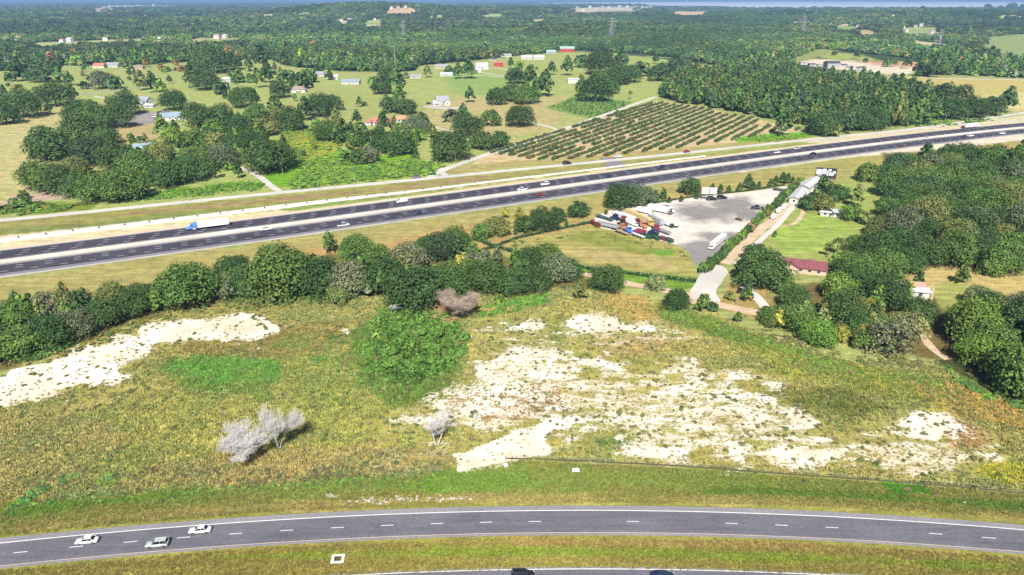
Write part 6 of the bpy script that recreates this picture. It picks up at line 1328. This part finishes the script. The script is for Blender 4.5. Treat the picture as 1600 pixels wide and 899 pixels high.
house(467, 144, 20, 12, 4.5, .05, 'white', 'brown', 'white walled garage with a brown hipped roof on the left pasture', 'garage', style='hip', rh=3.5, nwin=2, cat='garage', doors=2)
house(549, 131, 26, 16, 4, .0, 'white', 'blue', 'low white workshop with blue grey roof among the oaks', 'workshop', nwin=5, rh=3, cat='workshop'); house(520, 124, 17, 12, 4, .2, 'white', 'white', 'small white house left of the blue roofed workshop', nwin=3); house(500, 119, 14, 12, 4, .1, 'white', 'grey', 'grey roofed cottage in front of the oaks left of the workshop')
house(648, 122, 20, 9, 3.2, .1, 'white', 'grey', 'narrow grey roofed stable left of the round oak on the pasture', 'stable', nwin=4, cat='stable'); house(698, 119, 20, 10, 3.2, 0, 'white', 'white', 'white shed half hidden behind the oak row', 'shed', nwin=4, cat='shed'); house(690, 107, 24, 12, 4, 0, 'tan', 'grey', 'grey roofed ranch house above the oak row', nwin=4)
house(753, 108, 21, 12, 5, .08, 'white', 'white', 'large white farmhouse at the head of the looping white lane', 'farmhouse', nwin=6, wing=(7, -9, 9, 8), rh=6, cat='farmhouse'); house(746, 113, 12, 9, 4.5, .1, 'white', 'white', 'small white outbuilding in front of the large farmhouse', 'outbuilding', nwin=2)
house(779, 104, 17, 11, 7, .0, 'red', 'redtile', 'bright red barn right of the large white farmhouse', 'barn', nwin=0, rh=2, cat='barn'); house(748, 91, 24, 16, 5, .1, 'tan', 'blue', 'pale blue roofed house at the forest edge above the farmhouse', style='hip'); house(771, 95, 12, 10, 4, 0, 'tan', 'dark', 'dark roofed shed at the forest edge above the red barn', 'shed', cat='shed')
house(823, 93, 22, 14, 4.5, 0, 'white', 'white', 'white ranch house under the trees, left of two', nwin=5); house(842, 93, 22, 14, 4.5, 0, 'white', 'white', 'white ranch house under the trees, right of two', nwin=5); house(790, 89, 26, 10, 4, 0, 'white', 'grey', 'long pale stable by the wood above the farmhouse', 'stable', cat='stable'); house(861, 84, 22, 12, 4.5, 0, 'grey', 'green', 'pale green roofed shed left of the open red barn', 'shed', cat='shed')
house(886, 81, 34, 18, 7.5, -.05, 'red', 'green', 'red barn with a pale green roof at the forest edge', 'barn', rh=4.5, nwin=3, cat='barn'); house(896, 130, 19, 13, 6, .05, 'white', 'white', 'plain white metal shed beside the orange autumn tree', 'metal_shed', nwin=0, rh=1.5, cat='shed'); house(917, 105, 16, 10, 4.5, .1, 'white', 'white', 'small white house tucked among the pasture oaks', nwin=3)
house(226, 164, 19, 12, 5.5, -.35, 'white', 'grey', 'two storey white house with grey gable behind the dark oak', nwin=4, wing=(4, -7, 8, 7), rh=4.5); house(236, 168, 13, 8, 3, -.3, 'white', 'white', 'low white annexe right of the two storey house', 'annexe', nwin=3, rh=1.5)
house(281, 187, 36, 14, 4.4, .28, 'white', 'blue', 'long white barn with a blue grey roof beside the grey parking lot', 'barn', nwin=6, rh=3.6, cat='barn')
house(157, 106, 20, 14, 4.5, 0, 'cream', 'redtile', 'red roofed house on the far left beyond the pasture'); house(178, 105, 24, 14, 4.5, -.1, 'white', 'grey', 'grey roofed white house right of the red roofed one', nwin=5); house(218, 108, 16, 10, 4, 0, 'tan', 'brown', 'brown roofed shed beneath the autumn trees', 'shed', cat='shed')
house(436, 94, 22, 14, 5, .3, 'white', 'white', 'white house cluster at the forest edge left of centre', nwin=4); house(448, 97, 18, 12, 4.5, -.2, 'grey', 'dark', 'dark roofed house right of the white forest edge house'); house(356, 128, 14, 9, 4.5, .2, 'white', 'white', 'white shed hidden in the middle of the left oaks', 'shed', cat='shed'); house(350, 134, 12, 9, 4, .1, 'white', 'white', 'second white shed hidden below the first among the oaks', 'shed', cat='shed')
house(228, 236, 17, 11, 3.6, .35, 'white', 'blue', 'grey roofed house peeping out above the left grove', nwin=4); house(122, 236, 12, 8, 3.2, .2, 'white', 'blue', 'pale blue roofed cottage between two dark oaks', nwin=2)
house(1299, 106, 24, 20, 9, 0, 'grey', 'dark', 'dark unfinished building at the centre of the pale site', 'site_building', nwin=4, rh=3, cat='building')
for k, (x, y, L_) in enumerate([(1256, 101, 16), (1268, 103, 12), (1282, 104, 14), (1316, 104, 16), (1328, 107, 14), (1345, 108, 18)]):
    house(x, y, L_, 8, 3.5, .1 * k, 'grey' if k % 2 else 'white', 'dark' if k % 2 else 'grey', ['white site trailer at the far left end of the pale site', 'grey site shed second from the left on the pale site', 'white site trailer just left of the dark building', 'grey site shed just right of the dark building', 'white site trailer second right of the dark building', 'grey site shed at the right end of the pale site'][k], 'site_trailer', nwin=1, rh=1, cat='trailer')
def house2(a, b, wd2, H, *r_, **k_):
    A, B = W(*a), W(*b); d = B - A; m_ = (A + B) / 2; px_, py_, _ = proj(m_[0], m_[1], 0)
    return house(float(px_), float(py_), float(np.hypot(d[0], d[1])), wd2, H, math.atan2(d[1], d[0]), *r_, **k_)
# long white sheds beside the yard lane
house2((1254.5, 300), (1275, 284.5), 7.0, 3.4, 'white', 'white', 'upper long white metal shed next to the billboard', 'long_shed', nwin=3, rh=1.2, cat='shed'); house2((1240, 318), (1252, 303), 6.0, 3.2, 'white', 'white', 'lower long white metal shed nearer the camper trailers', 'long_shed', nwin=3, rh=1.0, cat='shed'); house(1257, 292, 8, 5, 3.0, math.radians(60), 'white', 'white', 'small white hut on the left side of the upper long shed', 'hut', nwin=1, rh=.8, cat='hut')
house(1311, 338, 9, 7, 3.4, -.1, 'white', 'white', 'white carport against the bushes below the billboard', 'carport', open_=True, rh=.5, cat='carport'); house(1298, 338, 12, 3, 2.6, -.35, 'white', 'white', 'white camper trailer parked left of the carport', 'camper_trailer', rh=.3, nwin=3, cat='camper')
for x, y, lb in [(1225, 326, 'uppermost of the three white campers along the shrub row'), (1217, 332, 'middle white camper along the shrub row'), (1208, 342, 'lowest and smallest white camper along the shrub row')]:
    w = W(x, y); t = thing('camper', lb, 'camper', w, 1.0, 'white campers along the shrub row'); k = 1.0 if x > 1210 else .7
    link('shell', MB().loft([ring(-3.6 * k, .8, .7, 2.2), ring(-3.3 * k, 1.25, .5, 2.9), ring(2.6 * k, 1.25, .5, 2.9), ring(3.4 * k, 1.1, .6, 2.3), ring(3.6 * k, .8, .8, 1.8)]).mesh('shell', paint('white'), True), t); link('window', MB().box(0, -1.26, 1.9, 2.2 * k, .05, .6).mesh('window', M_GLASS), t)
    for sy in (-1, 1): link('wheel', WH(.36, .22), t, (0, sy * 1.1, .36))
# farther houses on the hills
RF = np.random.RandomState(21); FARH = [(int(px), py) for px, py in [(142, 14), (150, 17), (163, 12), (172, 11), (184, 12), (196, 11), (206, 12), (216, 11), (240, 11), (262, 12), (271, 12), (150, 25), (168, 29), (176, 30), (215, 26), (228, 27), (244, 30), (358, 17), (275, 36), (8, 22), (408, 22), (432, 33), (458, 34), (533, 35), (546, 34), (552, 33), (568, 25), (580, 24), (586, 33),
        (612, 15), (622, 14), (634, 13), (650, 13), (660, 14), (676, 48), (688, 44), (710, 52), (720, 50), (750, 27), (780, 20), (884, 17), (892, 16), (902, 14), (911, 17), (922, 13), (930, 15), (941, 12), (952, 14), (968, 12), (980, 12), (992, 13), (1004, 12), (1016, 13), (1130, 22), (1146, 23), (1160, 22), (1175, 22), (1190, 22), (1248, 20), (1262, 19), (1276, 19), (1392, 20), (1402, 18), (1410, 19), (1386, 21),
        (1340, 44), (1356, 43), (1402, 48), (1411, 46), (1416, 50), (1430, 44), (1438, 42), (1434, 62), (1440, 61), (1362, 62), (1372, 63), (1234, 46), (1242, 45), (1310, 33), (98, 68), (110, 67), (165, 65), (228, 66), (340, 62), (352, 61), (1455, 55), (1462, 58), (30, 66), (24, 70)]]
for k, (x, y) in enumerate(FARH):
    w = W(x, y); sz = max(14., w[1] * .0032) * RF.uniform(.8, 1.3); t = thing('far_house', 'small pale house among the distant wooded hills', 'house', (w[0], w[1], w[2] + 1), RF.uniform(-.5, .5), 'small pale houses on the distant hills')
    H_ = sz * .5; L, Dp, rh = sz, sz * .7, sz * .22
    link('wall', MB().box(0, 0, H_ / 2 + 1, L, Dp, H_ + 2).mesh('wall', wallm(['white', 'cream', 'tan', 'white'][k % 4], WALLS[['white', 'cream', 'tan', 'white'][k % 4]])), t)
    a, b_ = L / 2 + .4, Dp / 2 + .4; rc = ['white', 'grey', 'brown', 'rust'][k % 4]
    link('roof', MB().add([(-a, -b_, H_ + 2), (a, -b_, H_ + 2), (a, b_, H_ + 2), (-a, b_, H_ + 2), (-a * .7, 0, H_ + 2 + rh), (a * .7, 0, H_ + 2 + rh)], [(0, 1, 5, 4), (2, 3, 4, 5), (1, 2, 5), (3, 0, 4)]).mesh('roof', roofm(rc, ROOFS[rc])), t)

# ------------------------------------------------------------------ pylons, masts, poles, signs
def pylon(x, y, hpx, label):
    w = W(x, y); s = sc_at(w[0], w[1]); H = hpx / s; r0, r1 = H * .13, H * .025; rad = H * .008; mb = MB(); n = 7
    def c(k, i): u = k / n; r = r0 + (r1 - r0) * min(u * 1.35, 1); return np.array([(-1, 1, 1, -1)[i] * r, (-1, -1, 1, 1)[i] * r, H * u])
    for k in range(n):
        for i in range(4):
            mb.tube(c(k, i), c(k + 1, i), rad, rad, 4, False); mb.tube(c(k, i), c(k + 1, (i + 1) % 4), rad * .7, rad * .7, 3, False); mb.tube(c(k, (i + 1) % 4), c(k + 1, i), rad * .7, rad * .7, 3, False); mb.tube(c(k + 1, i), c(k + 1, (i + 1) % 4), rad * .7, rad * .7, 3, False)
    t = thing('power_pylon', label, 'pylon', w, .2, 'lattice power pylons above the forest'); link('lattice_mast', mb.mesh('lattice_mast', M_GALV), t)
    for u, a in ((.70, .20), (.82, .17), (.94, .13)):
        link('crossarm', MB().tube((-H * a, 0, H * u), (H * a, 0, H * u), rad * 1.2, rad * 1.2, 4).tube((-H * a, 0, H * u), (0, 0, H * (u + .04)), rad * .7, rad * .7, 3).tube((H * a, 0, H * u), (0, 0, H * (u + .04)), rad * .7, rad * .7, 3).mesh('crossarm', M_GALV), t)
    return np.array([w[0], w[1], w[2] + H * .82]), H
PY = [pylon(631, 62, 27, 'lattice pylon at the left, in front of the wooded hill'), pylon(954.5, 64, 34, 'lattice pylon near the middle of the forest'), pylon(1253.5, 56, 29, 'lattice pylon left of the pale building site, on the ridge'), pylon(1465, 78, 30, 'lattice pylon at the right above the dark wood')]
wires = MB(); seq = [PY[0], PY[1], PY[3]]
for (a, H1), (b, H2) in zip(seq[:-1], seq[1:]):
    for dz in (-.12, 0, .12):
        pr = None
        for k in range(13):
            u = k / 12; q = a * (1 - u) + b * u; q = q + np.array([0, 0, dz * H1 - 14 * 4 * u * (1 - u)])
            if pr is not None: wires.tube(pr, q, .22, .22, 3, False)
            pr = q
tag(link('power_lines', wires.mesh('power_lines', M_DARKMETAL)), 'thin power lines sagging between the pylons over the forest', 'power line')
w = W(618.5, 119); s = sc_at(w[0], w[1]); t = thing('radio_mast', 'thin radio mast standing among the oaks at centre left', 'mast', w); H = 46 / s
link('mast', MB().tube((0, 0, 0), (0, 0, H), .55, .4, 4).mesh('mast', M_WOODPOLE), t); link('antenna', MB().box(0, 0, H * .95, 1.6, .4, 2.4).box(0, 0, H * .8, 2.2, .4, .6).mesh('antenna', M_GALV), t)
w = W(251, 71); s = sc_at(w[0], w[1]); H = 12 / s; t = thing('water_tower', 'slim white water tower above the left forest', 'water tower', w); link('legs', MB().tube((-4, 0, 0), (-2.5, 0, H * .8), .9).tube((4, 0, 0), (2.5, 0, H * .8), .9).tube((0, 0, 0), (0, 0, H * .8), 1.2).mesh('legs', paint('white')), t)
link('tank', MB().loft([[(r_ * math.cos(a), r_ * math.sin(a), z_) for a in np.linspace(0, 6.283, 13)[:-1]] for r_, z_ in ((1, H * .7), (4.5, H * .78), (5, H * .92), (3, H), (.5, H * 1.03))]).mesh('tank', paint('white'), True), t)
POLES = [(905.5, 341, 33, 'utility pole in front of the round tree below the highway'), (1296, 362, 20, 'utility pole on the lawn below the carport'), (1246, 278, 22, 'pole at the upper corner of the yard near the long shed'), (1235, 355, 14, 'short pole left of the shed lane'), (712, 257, 18, 'utility pole at the mouth of the farm road'), (442, 273, 20, 'utility pole by the west driveway oak'),
         (742, 280, 16, 'utility pole on the verge right of the farm road junction'), (498, 298, 14, 'roadside pole below the bright green vines, left one'), (554, 290, 12, 'roadside pole below the bright green vines, right one'), (296, 315, 16, 'roadside pole left of the west driveway'), (1580, 186, 14, 'pole at the right end of the roadside wood'), (1476, 192, 12, 'pole left of the box truck on the highway'), (136, 148, 12, 'pole beside the grey farm lane'), (932, 726, 52, 'thin leaning pole in the sand above the fence'), (1151, 476, 12, 'short pole beside the pickup driveway'), (1558, 183, 10, 'short pole right of the box truck')]
for x, y, hp, lb in POLES:
    w = W(x, y); s = sc_at(w[0], w[1]); H = hp / s * 1.05; r_ = .16 if y < 700 else .05; t = thing('utility_pole', lb, 'pole', w, 0, 'wooden utility poles'); link('shaft', MB().tube((0, 0, 0), (0, 0, H), r_, r_ * .7, 6).mesh('shaft', M_WOODPOLE), t)
    if y < 700: link('crossarm', MB().box(0, 0, H * .93, 2.2, .14, .14).mesh('crossarm', M_WOODPOLE), t)
# big billboard seen from behind
def billboard():
    w = W(1288, 286); t = thing('billboard', 'large billboard on posts with pale printed panels and a dark lower frame', 'billboard', w, -.32); Wd, Ht, z0 = 13.5, 7.2, 3.4
    link('panel', MB().box(0, 0, z0 + Ht / 2, Wd, .5, Ht).mesh('panel', M_DARKMETAL), t)
    for x, w2, zc, h2, c in ((-4.6, 3.6, .62, 3.2, 'white'), (-1.2, 2.4, .66, 3.6, 'white'), (-4.2, 3.2, .30, 1.0, 'lightgrey'), (2.2, 1.8, .80, 1.4, 'white'), (3.4, 3.4, .45, 2.4, 'bluewhite'), (.9, 1.0, .5, 3.6, 'bluewhite'), (5.2, 1.8, .62, 1.6, 'white')):
        link('printed_area', MB().box(x, -.28, z0 + Ht * zc, w2, .06, h2).mesh('printed_area', paint(c)), t)
    for x in np.linspace(-5.8, 5.8, 6): link('post', MB().box(x, .45, (z0 + Ht) / 2, .3, .3, z0 + Ht).mesh('post', M_GALV), t)
    link('catwalk', MB().box(0, -.9, z0 - .3, Wd, 1.2, .12).mesh('catwalk', M_DARKMETAL), t)
billboard()
w = W(1107, 313); t = thing('double_sign', 'pair of blank white sign boards on posts beside the gravel yard', 'sign', w, -.1)
for x in (-2.4, 2.4):
    link('board', MB().box(x, 0, 6.2, 4.3, .2, 4.2).mesh('board', paint('white')), t)
    for dx in (-1.3, 1.3): link('post', MB().box(x + dx, .2, 3.2, .2, .2, 6.4).mesh('post', M_GALV), t)

# ------------------------------------------------------------------ fences, hedges and small things near the road
def fence(name, pts, label, sp=3.0, H=1.3, fabric=True, group=None, rail=True, m=None):
    C = polyline([W(*q)[:2] for q in pts], sp); t = thing(name, label, 'fence', (*C[0], 0), 0, group); q = C - C[0]; pm = MB().tube((0, 0, 0), (0, 0, H), .06, .06, 5).mesh('post', m or M_DARKMETAL)
    for k in range(0, len(q)): link('post', pm, t, (q[k, 0], q[k, 1], 0))
    L = float(np.linalg.norm(q[1] - q[0]))
    fab = MB().box(L / 2, 0, .28, L * .98, .03, .52).mesh('fabric_panel', m or plain('dark_fence_fabric', (.10, .085, .06), .9, wear=.3, scale=3)); ral = MB().tube((0, 0, H), (L, 0, H), .035, .035, 4).mesh('top_rail', M_WOODPOLE)
    for k in range(len(q) - 1):
        a = math.atan2(q[k + 1, 1] - q[k, 1], q[k + 1, 0] - q[k, 0])
        if fabric: link('fabric_panel', fab, t, (q[k, 0], q[k, 1], 0), a)
        if rail: link('top_rail', ral, t, (q[k, 0], q[k, 1], 0), a)
fence('silt_fence', [(790, 718), (840, 718.5), (1000, 726), (1100, 732), (1200, 740), (1300, 747), (1400, 754), (1500, 762), (1640, 776)], 'long dark fence between the sandy field and the road verge', 3.0, 1.35)
fence('pasture_fence', [(1120, 520), (1160, 500), (1200, 540)][:2], 'short wire fence by the scrub at the field edge', 3, 1.2, False)
fence('lawn_fence', [(1500, 408), (1540, 418), (1640, 424)], 'wire fence across the pasture at the right edge', 4, 1.3, False)
def hedge(pts, wd_, h, label, seed, col=(.035, .085, .03)):
    C = polyline([W(*q)[:2] for q in pts], .55); r = np.random.RandomState(seed); n = len(C) * 9; i = r.randint(len(C), size=n); P = np.column_stack([C[i] + r.uniform(-wd_, wd_, (n, 2)) * .5, h * r.rand(n) ** .7 * (.7 + .5 * vnoise(C[i, 0], C[i, 1], 4, seed))]); nn = r.randn(n, 3); nn[:, 2] = abs(nn[:, 2]) + .3; nn[:, 1] -= .5; nn /= np.linalg.norm(nn, axis=1)[:, None]
    u = np.cross(nn, r.randn(n, 3)); u /= np.linalg.norm(u, axis=1)[:, None]; w_ = np.cross(nn, u); s_ = .28 * (.6 + .8 * r.rand(n, 1)); V = np.stack([P - u * s_ - w_ * s_, P + u * s_ - w_ * s_, P + u * s_ + w_ * s_, P - u * s_ + w_ * s_], 1).reshape(-1, 3); c = C[0]
    V[:, 0] -= c[0]; V[:, 1] -= c[1]; me = npmesh('hedge', V, np.arange(n * 4).reshape(-1, 4), M_LEAF); fattr(me, 'leaf', np.repeat(r.rand(n), 4)); o = link('hedge', me, None, (c[0], c[1], 0)); o.color = (*col, 1); tag(o, label, 'hedge')
hedge([(740, 396), (770, 388), (810, 373), (860, 362), (925, 349)], 1.2, 1.6, 'clipped dark hedge along the top of the grassy paddock', 1); hedge([(738, 374), (770, 386), (800, 395), (860, 408), (930, 424), (990, 430), (1040, 437), (1085, 441)], 1.4, 1.8, 'long dark hedge along the bottom of the grassy paddock', 2)
hedge([(1000, 322), (1060, 312), (1100, 306), (1160, 300), (1225, 290)], .8, 1.0, 'low hedge along the upper edge of the gravel yard', 3)
def grate(x, y):
    w = W(x, y); t = thing('storm_drain', 'square concrete storm drain with a dark grate in the grassy median', 'drain', w, .05); fr = MB()
    for sy in (-1, 1): fr.box(0, sy * 1.05, .12, 3.0, .55, .24); fr.box(sy * 1.18, 0, .118, .64, 1.55, .236)
    link('concrete_collar', fr.mesh('concrete_collar', plain('white_concrete', (.72, .70, .66), .9)), t); link('pit', MB().box(0, 0, .03, 1.6, 1.6, .05).mesh('pit', paint('black')), t)
    bm_ = MB().box(0, 0, .14, 1.6, .05, .05).mesh('grate_bar', M_DARKMETAL)
    for k in range(8): link('grate_bar', bm_, t, (0, -.7 + .2 * k, 0))
grate(528, 874)
def inlet(x, y, label, sx, rz=0):
    w = W(x, y); t = thing('concrete_inlet', label, 'drain', w, rz); link('slab', MB().box(0, 0, .55, sx, 1.4, .14).mesh('slab', plain('white_concrete', (.72, .70, .66), .9)), t)
    for s_ in (-1, 0, 1): link('pier', MB().box(s_ * (sx / 2 - .12), 0, .24, .2, 1.3, .48).mesh('pier', M_CONC), t)
    link('opening', MB().box(0, .05, .2, sx * .9, 1.1, .36).mesh('opening', paint('black')), t)
inlet(899.5, 737, 'white topped concrete inlet box on the grass below the fence', 2.0); inlet(790, 729, 'white concrete inlet at the corner of the bare sand', 1.2, .3)
# rock rubble by the verge
MR = [plain('pale_limestone', (.50, .47, .42), .95, wear=.3, scale=4)]
rs = []
for k in range(5):
    r = random.Random(k); mb = MB(); n = 7
    rings = [[((.2 + .8 * math.sin(math.pi * (j + .5) / 4)) * (.75 + .4 * r.random()) * math.cos(6.283 * i / n), (.2 + .8 * math.sin(math.pi * (j + .5) / 4)) * (.75 + .4 * r.random()) * math.sin(6.283 * i / n), j * .3) for i in range(n)] for j in range(4)]
    rs.append(mb.loft(rings).mesh('rock', MR[0]))
def rubble(x, y, wx, wy, n, label, seed):
    r = random.Random(seed); c = W(x, y); t = thing('rock_rubble', label, 'rubble', c); s = sc_at(c[0], c[1])
    for k in range(n):
        q = W(x + r.gauss(0, wx / 2.4), y + r.gauss(0, wy / 2.4)); o = link('rock', rs[k % 5], t, (q[0] - c[0], q[1] - c[1], -.05), r.random() * 6.28); z = r.uniform(.12, .38); o.scale = (z, z * r.uniform(.7, 1.2), z * .8)
rubble(519, 775, 12, 3, 26, 'small pale rock pile on the verge, left of the longer rubble', 1); rubble(580, 783, 34, 6, 60, 'scattered pale rubble along the verge below the dry field', 2); rubble(630, 780, 26, 5, 40, 'second patch of pale rubble, in the middle of the verge', 3); rubble(700, 779, 40, 5, 50, 'thin line of pale stones, rightmost patch on the verge', 4); rubble(612, 712, 20, 10, 36, 'white broken stones in the weeds left of the bare sapling', 5); rubble(1508, 787, 4, 4, 8, 'single pale stone heap on the verge at the right', 6)

# ------------------------------------------------------------------ air
hb = MB().box(0, 14000, 62, 36000, 29000, 132)
m, t, b = mat('haze'); t.nodes.remove(b); pv = t.nodes.new('ShaderNodeVolumePrincipled'); pv.inputs['Color'].default_value = (.34, .58, 1, 1); pv.inputs['Density'].default_value = 8e-5; pv.inputs['Anisotropy'].default_value = 0.0
t.links.new(pv.outputs[0], t.nodes['Material Output'].inputs['Volume'])
hz = link('haze', hb.mesh('haze', m)); tag(hz, 'pale blue haze over the distant woods and lake', 'haze', kind='stuff')
